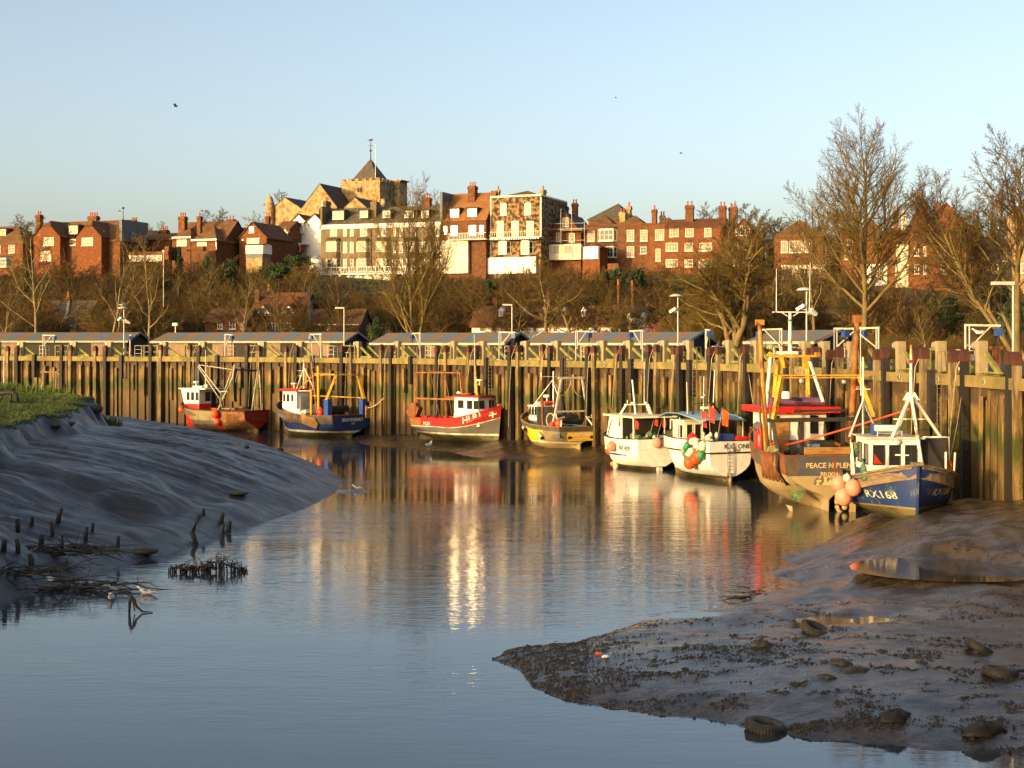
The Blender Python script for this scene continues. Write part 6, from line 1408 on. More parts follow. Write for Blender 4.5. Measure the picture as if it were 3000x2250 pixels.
g.bar((-.15,.5,3.4), (-.5,.6,6.55), .15).bar((-3.8,-1.1,6.55), (-.5,.6,6.55), .16)
b.part('stern_gantry', g, 'rustwood')
b.part('mast', MB().cyl((1.8,.1,3.9), (1.55,.1,7.2), .13, .06, 8).ball((1.55,.1,7.3), .1, 8, 6), 'yellow'); b.radar(2.15, -.05, 5.1, .5); b.part('radar_bracket', MB().bar((1.75,.05,5.2), (2.2,-.05,5.3), .08), 'yellow'); b.part('tall_aerial', MB().cyl((1.2,.5,3.9), (1.1,.5,11.2), .03, .018, 5), 'white')
b.part('lifebuoy', MB().tube([(1.0+.3*math.cos(a), -.3+.3*math.sin(a), 4.05) for a in np.linspace(0, 6.28, 13)], .08, 7), 'orange'); b.part('horn', MB().lathe((.3,-.2,4.1), [(.05,0),(.08,.15),(.2,.3)], 10, axis=(-1,0,.3)), 'white'); b.part('locker', MB().bb(.5,1.2,.1,.7,3.85,4.15), 'black')
b.part('dredge_basket', MB().box((-4.15,-.9,2.55), (1.1,.5,1.1), 0, Matrix.Rotation(.5,3,'Y')), 'rust')
b.part('stays', MB().tube([(-2.9,-.3,6.5), (-1.6,-.6,2.0)], .03, 4).tube([(-1.8,.2,6.5), (-.2,-.7,2.3)], .03, 4).tube([(-3.4,-.8,6.5), (-3.0,-.9,2)], .02, 4), 'wire')
g = MB(); random.seed(8)
for k in range(8): g.ball((random.uniform(-3.6,-.2), random.uniform(-.8,.8), 1.9+random.random()*.15), random.uniform(.12,.26), 8, 6, (1.3,1,.8))
heap(b, g, 'darkred'); b.part('bow_fitting', MB().tube([(4.0,-.1,3.15), (4.15,0,3.25), (3.9,.2,3.2), (4.3,.2,2.9)], .05, 5), 'rope')

b.squash(3.85, .66)
# ---------------------------------------------------------------- yellow boat
b = Boat('yellow hulled boat resting on mud with a pale grey stern frame', 1624, 105.7, .28, 118, 7.3, 3.7, 3.0, 2.0, 1.98, tr=.92, rake=.75, fine=2.9, bilge=.5, run=.42)
sh = b.sheer
b.hull([(.78, 0, 4), (.9, 4, 1), (lambda t: sh(t)-.30, lambda t, s_: 3 if t == -1 or t < .30 else 1, 4), ('sheer', 2, 2)], ['mudhull', 'hullyellow', 'oldhull', 'khaki', 'bootwhite'])
b.inner(.75, 'deck', 'inblue', 'oldwood', .14, .08)
x = -b.L/2-.012
b.part('name_board', MB().add([(x, 1.0, 1.62), (x, -1.28, 1.62), (x, -1.2, .98), (x, .98, .98), (x, 1.06, 1.3), (x, -1.34, 1.3)], [(0,4,3,2,5,1)]), 'hullyellow')
b.text_stern('NIGHTRIDER', .30, -.14, 1.36, 'lettering', arc=.09); b.text_stern('SOUTHAMPTON', .13, -.14, 1.13, 'lettering', 'port_name')
for y in (.8, -1.05): b.part('painted_bar', MB().box((x-.012, y, 1.24), (.006, .32, .2)), 'black')
b.house(1.0, 2.35, 1.75, 1.6, 3.55, 'white', 'inblue', 2.3, roof='white', over=.08, crown=.08, wins=[('p', 1.1, 1.4, 2.65, 3.3), ('p', 1.55, 1.85, 2.65, 3.3), ('p', 2.0, 2.27, 2.65, 3.3), ('a', -.65, -.1, 2.5, 3.2), ('a', .2, .7, 2.5, 3.2)])
b.part('aft_shelter', MB().bb(.9,.99,-.95,.95,1.5,3.55).bb(.3,.9,-.9,-.5,1.5,2.3), 'inblue'); b.part('roof_vent', MB().bb(1.9,2.2,.1,.4,3.7,3.95), 'white')
b.radar(1.3, -.1, 3.7, .65); b.part('mast', MB().cyl((.75,-.35,3.5), (.75,-.35,6.7), .07, .05, 7).tube([(.75,-.35,6.0), (2.1,.6,3.65)], .035, 5).tube([(.75,-.35,5.6), (.2,-.8,3.5)], .035, 5).bar((.75,-.6,6.2), (.75,.8,6.25), .04).tube([(.75,.7,5.9), (.75,.7,6.6)], .04, 5), 'white')
b.part('life_raft', MB().cyl((.9,-.5,3.85), (.9,.4,3.85), .2, n=10), 'orange'); b.part('exhaust', MB().cyl((.45,.75,1.6), (.45,.75,4.3), .1, n=8), 'rust')
g = MB(); yl, yr = 1.55, -1.45; xs_ = -2.6
for y, sg in ((yl, 1), (yr, -1)):
    g.bar((xs_, y*.58, 6.15), (xs_, y*.9, 3.25), .13).bar((xs_, y*.9, 3.25), (xs_+.4, y*.93, 1.9), .13).bar((xs_, y*.9, 3.25), (xs_-.6, y*1.05, 2.7), .11).bar((xs_-.6, y*1.05, 2.7), (xs_-.5, y*.6, 2.85), .1).bar((xs_-.35, y*.7, 2.8), (xs_-.9, y*.95, 1.9), .12)
g.bar((xs_, 1.15, 6.2), (xs_, -1.35, 6.2), .17).bar((xs_, yl*.9, 3.3), (xs_, yr*.9, 3.3), .13)
b.part('stern_frame', g, 'palepipe'); b.part('net_drum', MB().cyl((-1.6,-1.0,2.5), (-1.6,1.1,2.5), .48, n=16).cyl((-1.6,1.1,2.5), (-1.6,1.2,2.5), .62, n=18), 'black')
b.part('drum_rim', MB().tube([(-1.6+.6*math.cos(a), 1.22, 2.5+.6*math.sin(a)) for a in np.linspace(0, 6.28, 17)], .06, 6), 'rope')
b.part('hanging_net', MB().lathe((-.9,-.1,2.0), [(.5,0),(.42,.8),(.25,1.8),(.06,2.7)], 9), 'black'); b.part('ropes', MB().sag((xs_,.2,6.1), (xs_,-.9,4.6), .5, .025).sag((xs_,.0,6.1), (xs_,1.1,4.8), .6, .025).sag((xs_,.9,5.), (.75,-.3,6.), .1, .02), 'rope')
b.part('work_table', MB().box((-2.6,-.1,2.12), (.9,1.5,.08), 0, Matrix.Rotation(.12,3,'X')), 'skyblue'); b.part('sack', MB().lathe((-2.0,.95,1.7), [(.3,0),(.26,.35),(.03,.85)], 8), 'cream')
b.part('rudder', MB().bb(-3.75,-3.45,-.05,.05,-.1,.75).cyl((-3.5,0,.2),(-3.7,0,.2),.12,n=8), 'mudhull')
buoy(b.world((-2.9, 1.3, 2.25)), .28, 'orange', 'orange ball float on the rail of the yellow boat'); buoy(b.world((-2.3, 1.5, 2.15)), .2, 'buoyred', 'dull red float beside the orange one on the yellow boat')
for t, lab in ((.72, 'white tubular fender on the bow side of the yellow boat'), (.36, 'white tubular fender amidships on the yellow boat')):
    p = b.world(b.P(t, 1.75 if t > .5 else 1.5, 1, .14)); q = b.world(b.P(t-.07, 1.62 if t > .5 else 1.15, 1, .2)); tt = thing('tube_fender', lab, 'fender', p); MB().cyl((0,0,0), q-p, .13, n=10).build('tube', M['palepipe'], tt); MB().cyl((q-p), (q-p)*1.12, .14, n=10).build('end_cap', M['black'], tt)

b.squash(1.95, .84)
# ---------------------------------------------------------------- white boat with arched mast frame
b = Boat('white boat with a rounded cabin, roof arch and red flags at its stern', 1864, 95.8, -.30, 112, 6.4, 3.6, 2.55, 2.25, 2.35, tr=.86, rake=.5, fine=2.3, bilge=.45, run=.16)
sh = b.sheer
b.hull([(.55, 0, 4), (1.15, 1, 2), (1.28, lambda t, s_: 1 if (t == -1 or t < .22) else 2, 1), ('sheer', 1, 4)], ['foul', 'white', 'bluebox'])
b.inner(.7, 'deck', 'cream', 'black', .1, .06)
b.text_side('RX 429', .42, .34, lambda t: 1.55, 1, 'darkletter'); b.text_side('CYGNUS', .15, .32, lambda t: 1.15, 1, 'lettering', 'maker_letters')
b.house(-.6, 2.0, 2.75, 1.4, 3.7, 'white', roof='cream', over=.25, rt=.1, front=-.7, roofx=(-1.9, .25), crown=.06, wins=[('f', -.9, -.1, 2.6, 3.4), ('f', .1, .9, 2.6, 3.4), ('s', .3, 1.0, 2.6, 3.4)], wframe='white')
b.part('curved_window', MB().add([Vector((1.35-.55*math.sin(a), 1.39, 1.6+1.95*math.sin(a)*.0+1.9*(k/8))) if False else Vector((lerp(1.7, .9, (k/8)**2), 1.395, lerp(1.65, 3.45, k/8))) for k, a in enumerate(np.linspace(0, 1.57, 9))]+[Vector((lerp(1.56, .78, (k/8)**2), 1.395, lerp(3.45, 1.65, 0)-1.8*(k/8) if False else lerp(1.65, 3.45, k/8))) for k in range(8, -1, -1)], [tuple(range(18))]), 'black')
b.part('cockpit_opening', MB().add([(-2.3, 1.172, 2.1), (.05, 1.172, 2.1), (.2, 1.172, 2.9), (-.1, 1.172, 3.5), (-2.3, 1.172, 3.6)], [(0,1,2,3,4)]), 'black') if False else None
b.part('roof_post', MB().cyl((-2.3,1.35,1.7), (-2.3,1.38,3.7), .05, n=6), 'white'); b.part('roof_post', MB().cyl((-2.3,-1.35,1.7), (-2.3,-1.38,3.7), .05, n=6), 'white')
g = MB(); za = 3.85
for k, (y0, y1) in enumerate(((1.15, .8), (-1.15, -.8))): g.bar((.1, y0, za), (-.05, y1, za+1.05), .3, .12)
g.bar((-.05, .85, za+1.05), (-.05, -.85, za+1.05), .32, .13); b.part('roof_arch', g, 'white')
b.part('mast', MB().cyl((-.3,.2,3.8), (-.1,.35,7.6), .07, .05, 7), 'white'); b.part('whip_aerial', MB().cyl((0,-.6,4.9), (0,-.6,9.5), .03, .015, 5), 'white'); b.part('roof_lamp', MB().cyl((-.05,.7,4.9), (-.05,.7,5.4), .03, n=5).ball((-.05,.3,5.05), .14, 8, 6).ball((-.05,-.7,5.05), .12, 8, 6), 'white')
b.part('aft_bulkhead', MB().bb(-.7,-.62,-1.33,1.33,1.5,3.65), 'black'); b.part('engine_box', MB().bb(-2.2,-1.2,-1.1,-.3,1.6,2.5), 'skyblue'); g = MB(); random.seed(3)
for k in range(9): g.ball((random.uniform(-2.4,-.9), random.uniform(-.3,1.0), 2.0+random.random()*.6), random.uniform(.12,.3), 8, 6, (1.2,1,1))
b.part('gear_pile', g, 'net')
b.part('outdrive', MB().bb(-3.45,-3.2,-.15,.15,.1,.5).bb(-3.4,-3.3,-.05,.05,-.4,.2), 'bootwhite')
def flag(p, h, col, label, lean=(0,0), sz=.5):
    t = thing('dan_buoy_flag', label, 'flag', p); top = Vector((lean[0], lean[1], h)); MB().tube([(0,0,0), top], .022, 5).build('pole', M['palewood'], t)
    n = 6; vs = [top*(1-.03)+Vector((.06*i*sz/.5*1.2+.02*math.sin(j), .03*math.sin(i*1.7+j), -.12*sz/.5*j-.08*i*(1 if j < 3 else .4))) for j in range(n) for i in range(4)]
    MB().add(vs, [(j*4+i, j*4+i+1, (j+1)*4+i+1, (j+1)*4+i) for j in range(n-1) for i in range(3)], 0, True).add([v+Vector((0,.012,0)) for v in vs], [((j+1)*4+i, (j+1)*4+i+1, j*4+i+1, j*4+i) for j in range(n-1) for i in range(3)], 0, True).build('cloth', M[col], t)
    MB().lathe((0,0,.55), [(.02,-.25),(.1,-.15),(.12,0),(.1,.15),(.02,.25)], 8).build('float', M['cream'], t)
for (x, y, h, ln, lab) in ((-.6,1.05,2.0,(-.5,.1),'furthest left red flag on the white boat by the cabin side'), (-1.5,.9,1.9,(.05,.0),'red flag pole standing upright in the cockpit of the white boat'), (-1.9,.2,2.1,(.55,.0),'leaning red flag pole at the middle of the white boat stern'), (-2.2,-.2,2.0,(.6,.1),'rearmost red flag leaning over the stern of the white boat')):
    flag(b.world((x, y, 1.75)), h, 'flagred', lab, ln)
buoy(b.world(b.P(.93, 1.25, 1, .30)), .33, 'orange', 'bright orange ball fender at the bow of the white boat', rope=.8); buoy(b.world(b.P(.95, .2, 1, .30))+Vector((-.1,0,0)), .29, 'pink', 'faded pink ball fender low beside the white boat bow', rope=1.6); buoy(b.world(b.P(.45, 1.72, 1, .28)), .32, 'pink', 'pink ball fender amidships on the white boat'); buoy(b.world((-3.2, .1, 2.1)), .34, 'pink', 'pale pink ball fender hanging between the two white boats')
t = thing('can_fender', 'white plastic drum hanging at the waterline of the white boat', 'fender', b.world(b.P(.88, .35, 1, .22))); MB().lathe((0,0,-.4), [(.05,0),(.2,.12),(.22,.4),(.2,.68),(.05,.8)], 8).build('drum', M['cream'], t)

b.squash(3.8, .62)
# ---------------------------------------------------------------- white boat with pale blue awning
b = Boat('white boat with a pale blue awning, stern ladder and black name lettering', 2050, 88.6, -.05, 112, 7.4, 3.3, 2.75, 2.45, 2.48, tr=.88, rake=.6, fine=2.3, bilge=.42, run=.10)
sh = b.sheer
b.hull([(.38, 0, 3), (.75, 1, 2), (1.72, 1, 3), (1.82, 2, 1), ('sheer', 1, 3)], ['foul', 'white', 'darkletter'])
b.inner(.7, 'deck', 'cream', 'black', .09, .06); b.strip(lambda t: 1.77, (1, -1), .08, .1, 'black', 'rubbing_strake')
b.text_stern('K. G. ONE', .40, -.45, 2.02, 'darkletter'); b.text_stern('RYE', .28, -.45, 1.80, 'darkletter', 'port_name')
b.part('name_patch', MB().box((-3.62, 1.0, 2.12), (.02, .36, .26)), 'frame'); b.part('number_mark', MB().box((-3.635, 1.08, 2.12), (.01, .06, .2)).box((-3.635, .98, 2.12), (.01, .03, .2)), 'darkletter')
b.house(-.6, .9, 1.3, 1.7, 3.55, 'cream', roof='cream', over=.1, rt=.06, wins=[('a', -.5, -.05, 2.4, 3.35), ('a', .1, .52, 2.4, 3.35), ('p', -.4, .2, 2.5, 3.3)], wframe='cream', dy=.75)
n = 12; aw = MB(); rows = [(-2.9, 3.62), (-1.8, 3.85), (0., 4.05), (1.6, 3.95), (2.6, 3.65)]
vs = []
for x, z in rows:
    for k in range(9): y = lerp(-1.55, 1.5, k/8); vs.append((x, y, z+.16*(1-(y/1.5)**2)-.05*math.sin(k*2+x)))
aw.add(vs, [(i*9+k, i*9+k+1, (i+1)*9+k+1, (i+1)*9+k) for i in range(4) for k in range(8)], 0, True); aw.add([(x, y, z-.06) for x, y, z in vs], [((i+1)*9+k, (i+1)*9+k+1, i*9+k+1, i*9+k) for i in range(4) for k in range(8)], 0, True)
rim = [Vector(vs[k]) for k in range(9)]+[Vector(vs[i*9+8]) for i in range(5)]+[Vector(vs[36+k]) for k in range(8, -1, -1)]+[Vector(vs[i*9]) for i in range(4, -1, -1)]; aw.tube(rim, .06, 5)
b.part('awning', aw, 'skyblue')
g = MB()
for x in (-2.8, 0., 2.): 
    for y in (-1.4, 1.4): b.part('awning_pole', MB().cyl((x, y, 1.8), (x, y, 3.75), .04, n=6), 'palepipe')
g = MB().tube([(-.9,1.0,3.9), (-.9,.95,5.4), (-.9,-.4,5.5), (-.9,-1.0,3.9)], .06, 6).cyl((-.9,.3,5.4), (-.9,.3,7.4), .03, n=5).tube([(-.9,-.2,5.7), (-.9,-.9,4.0)], .04, 5); b.part('roof_frame', g, 'black'); b.part('search_light', MB().bb(-1.15,-.8,-.1,.4,4.7,5.0).ball((-.9,.3,6.2), .13, 8, 6).ball((-.9,.2,6.5), .09, 8, 6), 'white')
b.part('mast', MB().cyl((-.6,-.6,4.0), (-.8,-.6,9.8), .05, .03, 6).cyl((-.6,1.2,4.0), (-.6,1.25,8.2), .025, n=5).cyl((1.5,-1.1,4.0), (1.5,-1.15,8.8), .025, n=5), 'white')
lx = -3.72; g = MB()
for y in (.25, -.18): g.tube([(lx+.1, y, 2.45), (lx-.06, y, 2.3), (lx-.06, y, .7), (lx-.02, y+.0, .35)], .025, 5)
for k in range(8): g.cyl((lx-.06, .25, .55+.22*k), (lx-.06, -.18, .55+.22*k), .018, n=5)
b.part('stern_ladder', g, 'galv'); b.part('scupper', MB().box((-3.615, .55, 1.55), (.02, .2, .09)), 'black'); b.part('scupper', MB().box((-3.615, -.85, 1.6), (.02, .2, .09)), 'black'); b.part('exhaust_outlet', MB().cyl((-3.6,.5,.85), (-3.66,.5,.85), .1, n=10), 'black')
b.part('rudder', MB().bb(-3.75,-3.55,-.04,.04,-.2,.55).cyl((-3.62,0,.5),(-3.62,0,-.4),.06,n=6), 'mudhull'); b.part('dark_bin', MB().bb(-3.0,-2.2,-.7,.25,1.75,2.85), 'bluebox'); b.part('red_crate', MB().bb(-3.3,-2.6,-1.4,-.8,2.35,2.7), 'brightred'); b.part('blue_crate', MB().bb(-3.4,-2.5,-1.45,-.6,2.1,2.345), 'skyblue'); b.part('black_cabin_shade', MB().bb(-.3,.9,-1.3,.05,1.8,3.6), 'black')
wp = lambda x, y, z: b.world((x, y, z))
for i, (x, y, z, r, m, lab) in enumerate(((-2.2,1.75,2.55,.33,'brightred','red ball topmost in the float bunch on the white boat'), (-2.9,1.75,1.6,.31,'orange','bright orange ball in the middle of the float bunch'), (-2.7,1.85,1.35,.27,'orange','small orange ball tucked in the float bunch'), (-2.2,1.95,1.12,.37,'orange','lowest and largest orange ball under the float bunch'), (-1.5,1.85,1.75,.27,'pink','pink ball on the outer edge of the float bunch'), (-1.6,1.6,2.3,.22,'darkred','dark red ball behind the green floats'))):
    buoy(wp(x, y, z), r, m, lab, 'bunch of floats on the white boat')
for x, y, z, m, lab, ro in ((-1.9,1.95,2.1,'green','green plastic can float at the top of the bunch',.4), (-1.75,1.9,1.55,'green','small green can float low in the bunch',-.3), (-3.2,1.7,1.65,'green','green can float at the right of the bunch',.1), (-2.2,1.9,1.75,'cream','white can float between two green ones',.6), (-2.75,1.8,2.3,'cream','white can float under the topmost red ball',-.4), (-3.25,1.65,2.2,'cream','white can float by the name patch',.2), (-2.55,1.85,2.45,'cream','flat white can float beside the red ball',1.2)):
    t = thing('can_float', lab, 'float', wp(x, y, z), 0, 'bunch of floats on the white boat'); t.rotation_euler = (ro, .3*ro, .8)
    MB().lathe((0,0,-.26), [(.0,0),(.17,.0),(.21,.07),(.21,.44),(.15,.5),(.06,.53),(.06,.6),(0,.6)], 8).build('can', M[m], t); MB().tube([(-.12,0,.26), (-.1,0,.36), (.1,0,.36), (.12,0,.26)], .03, 5).build('handle', M[m], t)
buoy(wp(-3.3,1.3,2.65), .2, 'cream', 'white ball float above the name patch on the stern rail'); buoy(wp(-3.4,1.15,2.45), .17, 'cream', 'smaller white float on the stern rail')
for x, y, h, ln, lab, c in ((-2.6,1.2,2.2,(-.15,.1),'orange red flag leftmost in the pair over the white stern','flagred'), (-2.9,.9,2.5,(-.1,.0),'tall red flag in the middle over the white stern','flagred'), (-3.1,.6,2.3,(.35,.0),'orange flag leaning right over the white stern','orange')): flag(wp(x, y, 2.2), h, c, lab, ln, .85)

b.squash(3.95, .47)
# ---------------------------------------------------------------- big steel trawler, stern on
b = Boat('big rusty steel trawler seen stern on with a yellow gantry', 2343, 74.6, -.12, 96, 9.2, 4.5, 4.0, 3.0, 2.82, tr=.98, rake=1.0, fine=2.6, bilge=.52, run=.30)
sh = b.sheer
b.hull([(1.15, 0, 5), (lambda t: sh(t)-.95, 0, 2), ('sheer', lambda t, s_: 3 if (t != -1 and t < .10) else (1 if t < .62 else 2), 4)], ['mudhull', 'oldhull', 'greyhull', 'rust'])
b.inner(.9, 'deck', 'rust', 'rust', .1, .08)
b.part('transom_plate', MB().box((-4.603, -.3, 2.33), (.02, 3.7, .92)), mk('slate_blue_rusty_plate', (.075,.085,.095), (.055,.06,.065), .6, 1.4, stain=RUST, st=(.54,.64), ss=1.3, ssc=(1,1,.4)))
b.part('peeling_paint', MB().add([(-4.632, .75, 1.42), (-4.632, -.55, 1.42), (-4.632, -.5, 1.78), (-4.632, -.1, 1.72), (-4.632, .35, 1.9), (-4.632, .7, 1.7)], [(0,1,2,3,4,5)]), mk('peeling_paint', (.50,.38,.18), (.12,.09,.06), .7, 5, .5, .55, stain=RUST, st=(.6,.68)))
b.text_stern('PEACE N PLENTY', .36, -.25, 2.26, 'ochre', 'boat_name'); b.text_stern('BRIXHAM', .31, -.25, 1.84, 'ochre', 'port_name')
b.part('orange_board', MB().bb(-4.3,-4.2,-1.55,1.1,2.9,3.25), 'wood'); b.part('weed_patch', MB().add([(-4.606, 2.0, 1.15), (-4.606, 1.2, 1.2), (-4.606, 1.25, .95), (-4.606, 1.5, .6), (-4.606, 1.85, .75)], [(0,1,2,3,4)]), 'net')
# chine panel under the port quarter
b.part('net_fringe', (lambda g: ([g.tube([b.P(lerp(.12,.42,k/22), 2.9, 1, .06), b.P(lerp(.12,.42,k/22)+.004*math.sin(k*3), 2.35-.3*((k*7)%5)/5, 1, .10), b.P(lerp(.12,.42,k/22), 1.7-.35*((k*3)%4)/4, 1, .08)], .045, 4) for k in range(23)], g)[-1])(MB()), 'rust')
g = MB()
for k in range(14): g.ball(b.P(lerp(.13,.45,k/13), sh(.2)+.12+.06*math.sin(k*2.1), 1, .04), .17+.04*math.sin(k), 8, 6, (1.3,1.1,.8))
b.part('green_net_roll', g, 'net'); b.part('dark_hose', MB().tube([b.P(.09, 2.95, 1, .1), b.P(.095, 2.2, 1, .15), b.P(.1, 1.35, 1, .1)], .09, 6), 'black')
b.house(.5, 3.2, 3.2, 2.1, 4.75, 'white', 'inblue', 3.3, roof='brightred', over=.5, rt=.35, crown=.0, wins=[('a', -1.2, -.7, 3.6, 4.6), ('a', .9, 1.3, 3.6, 4.6)], wframe='white', roofx=(-.3, 0))
b.part('tarpaulin', MB().cyl((.2,-1.3,5.6), (.2,1.5,5.6), .42, n=12), 'purple'); b.part('door', MB().bb(.42,.49,.45,1.3,2.2,4.3), 'wood'); b.part('roof_gear', MB().ball((.2,.2,5.75), .45, 9, 6, (1,1.4,.6)).ball((.1,-.3,5.5), .35, 9, 6, (1,1.5,.6)), 'black'); b.part('white_drum', MB().cyl((-.1,.75,5.9), (-.1,.75,6.4), .25, n=12).cyl((-.1,.75,6.4), (-.1,.75,6.6), .25, .18, 12), 'white'); b.part('funnel', MB().cyl((.8,-1.5,5.4), (.8,-1.5,6.1), .14, n=8), 'black')
zg = 8.25; g = MB(); xg = -3.2
g.bar((xg, 2.35, zg), (xg, -2.35, zg), .2, .12).bar((xg, 2.35, zg-.22), (xg, -2.1, zg-.22), .14, .1).bar((xg, 1.95, zg-.1), (xg-.3, 2.45, 4.6), .2).bar((xg, -2.05, zg-.1), (xg-.2, -2.75, 4.7), .2)
b.part('stern_gantry', g, 'yellow')
b.part('black_beam', MB().bar((-3.4, 2.7, 4.55), (-3.4, -2.8, 4.6), .22, .2).bar((-3.4, 2.45, 4.5), (-3.5, 2.2, 2.9), .18).bar((-3.4, .95, 4.5), (-3.4, .95, 2.9), .16).bar((-3.4, -1.15, 4.5), (-3.4, -1.15, 2.9), .16).bar((-3.4, -2.1, 4.5), (-3.4, -2.0, 2.9), .18).bar((-2.9,1.2,5.0), (-2.9,-1.4,5.05), .2), 'black')
g = MB().bar((1.4, .95, 5.4), (1.2, .8, 9.6), .22).bar((1.4, -.95, 5.4), (1.2, -.8, 9.6), .22).bar((1.1, 1.35, 9.9), (1.1, -1.4, 9.95), .2, .22).bar((1.1, 1.35, 9.9), (1.1, 1.2, 10.3), .25).bar((1.1, -1.35, 9.9), (1.1, -1.3, 10.3), .25).bar((1.1, .6, 9.9), (1.2, .5, 8.8), .3).bar((1.1, -.7, 9.9), (1.2, -.7, 8.8), .3)
b.part('wheelhouse_gantry', g, 'yellow'); b.part('white_leg', MB().cyl((-1.0, 2.1, 5.2), (.9, 1.3, 9.8), .1, n=7).cyl((-.2, -1.2, 5.6), (.8, -.8, 9.4), .1, n=7), 'whitepipe')
g = MB().cyl((1.2, .15, 10.0), (1.2, .15, 14.2), .12, .08, 8).bar((1.2, 1.1, 14.2), (1.2, -1.0, 14.2), .12, .1).bar((1.2,.3,13.8), (1.2,.6,14.15), .05).bar((1.2,.0,13.8), (1.2,-.3,14.15), .05).bb(.9,1.5,-.2,.8,10.1,10.4); b.part('mast', g, 'whitepipe')
b.part('aerial', MB().cyl((1.2,.9,14.2), (1.2,.9,18.4), .03, .015, 5), 'white'); b.part('aerial', MB().cyl((1.2,-.9,14.2), (1.2,-.95,19.0), .025, .012, 5), 'white'); b.part('mast_light', MB().ball((1.2,.16,13.4), .14, 8, 6), 'green')
b.part('derrick', MB().cyl((-2.0, 2.35, 2.9), (-2.1, 2.75, 13.0), .14, .11, 9).box((-2.1, 2.75, 13.1), (.3,.4,.5)), 'rustyellow'); b.part('derrick', MB().cyl((-1.6, -2.2, 3.4), (-.6, -2.9, 13.4), .19, .15, 9).box((-.6, -2.9, 13.5), (.4,.4,.7)), 'rustwood')
b.part('derrick_chain', MB().tube([(-2.2, 2.85, 7.2), (-2.3, 2.8, 5.), (-2.4, 2.7, 3.)], .06, 5).tube([(-2.1,2.5,6.8), (-2.2,2.3,3.2)], .03, 4), 'rust')
b.part('stays', MB().tube([(-2.1,2.75,13.0), (1.2,.2,10.2)], .025, 4).tube([(-.6,-2.9,13.3), (1.2,-.2,10.2)], .025, 4).tube([(-.6,-2.8,13.0), (xg,-1.4,zg)], .03, 4).tube([(-2.1,2.7,12.), (xg,1.8,zg)], .02, 4).sag((-.6,-2.9,12.), (-2.6,-2.5,5.), .4, .03).tube([(1.2,-.9,14.1), (.5,-1.6,8.)], .015, 4).tube([(xg,.8,zg), (-2.8,.6,6.8), (-2.7,1.5,9.6)], .025, 4), 'wire')
b.part('block', MB().ball((xg,.9,zg-.5), .16, 8, 6, (.6,1,1.5)), 'galv'); b.part('block', MB().ball((xg,-1.3,zg-.6), .14, 8, 6, (.6,1,1.5)), 'galv'); b.part('small_winch', MB().cyl((-2.6,-.9,3.1), (-2.6,-.1,3.1), .38, n=14), 'black'); b.part('green_box', MB().bb(-3.0,-2.5,-.1,.4,2.9,3.3), 'skyblue')
g = MB(); n = 20; cz = .55; rr = .62
for k in range(n+1):
    a = lerp(math.pi*.5, math.pi*1.5, k/n)
ringp = [(-4.75, -1.15-rr*math.cos(a)*-1, cz+rr*math.sin(a)) for a in np.linspace(math.pi*.5, math.pi*1.5, 15)]
ringp = [(-4.85, -.95+rr*-math.cos(a), cz+rr*math.sin(a)) for a in np.linspace(math.pi*.5, math.pi*1.5, 15)]
g.tube(ringp, .11, 8); b.part('propeller_nozzle', g, 'mudhull'); b.part('rudder', MB().bb(-5.0,-4.7,-1.25,-1.0,-.25,1.2).bb(-4.9,-4.6,-1.9,-.9,1.0,1.2), 'mudhull'); b.part('propeller_hub', MB().ball((-4.85,-.75,.35), .16, 8, 6), 'mudhull')
b.part('anode', MB().add([(-4.1, 2.0, .42), (-4.5, 1.8, .38), (-4.45, 1.75, .1), (-4.2, 1.85, .12)], [(0,1,2,3)]), 'mudhull')
t = thing('gas_bottle', 'bright red gas bottle standing on the trawler bulwark', 'gas bottle', b.world((-.9, 2.35, 2.95))); MB().lathe((0,0,0), [(0,0),(.28,.0),(.3,.1),(.3,.72),(.24,.86),(.1,.93),(.1,.97)], 14).build('body', M['brightred'], t); MB().tube([(.14*math.cos(a), .14*math.sin(a), 1.06) for a in np.linspace(0, 6.28, 11)], .035, 6).cyl((.12,0,.9),(.13,0,1.06),.03,n=5).cyl((-.12,0,.9),(-.13,0,1.06),.03,n=5).build('collar', M['brightred'], t)
trawler = b
g = MB(); random.seed(14)
for k in range(26): g.ball((random.uniform(-4.1,-.4), random.uniform(-1.9,1.7), 2.3+random.random()*.75), random.uniform(.14,.36), 8, 6, (1.2,1.1,.8))
heap(b, g, 'black')
b.part('hanging_gear', MB().tube([(-2.8,.9,4.5), (-2.8,.85,3.9), (-2.75,.8,3.3)], [.05,.16,.10], 6).tube([(-2.8,.9,4.5),(-2.9,-.4,4.5)],.04,4).tube([(-2.9,-.4,4.5), (-2.9,-.42,3.9), (-2.85,-.45,3.5)], [.05,.13,.06], 6), 'black')
b.part('deck_pipe', MB().cyl((-1.2,1.9,2.2), (-1.25,1.95,5.0), .07, n=6).bar((-1.2,1.9,4.6), (-3.3,2.3,4.55), .07), 'oldhull')
b.part('side_rail', MB().tube([(3.6,1.4,3.7), (2.0,2.1,3.9), (.4,2.3,3.8), (-.6,2.3,3.0)], .04, 5).cyl((2.0,2.1,2.8), (2.0,2.1,3.9), .035, n=5).cyl((.4,2.3,2.8), (.4,2.3,3.8), .035, n=5), 'rust')
b.part('grey_shelter', MB().add([(3.4,1.2,3.3), (1.4,2.1,3.0), (1.2,1.0,3.0), (3.2,.2,3.3), (3.4,1.2,4.3), (1.4,2.1,4.1), (1.2,1.0,4.1), (3.2,.2,4.3)], [(0,1,5,4), (1,2,6,5), (4,5,6,7), (3,0,4,7)]), 'inblue')

b.squash(5.0, .55)
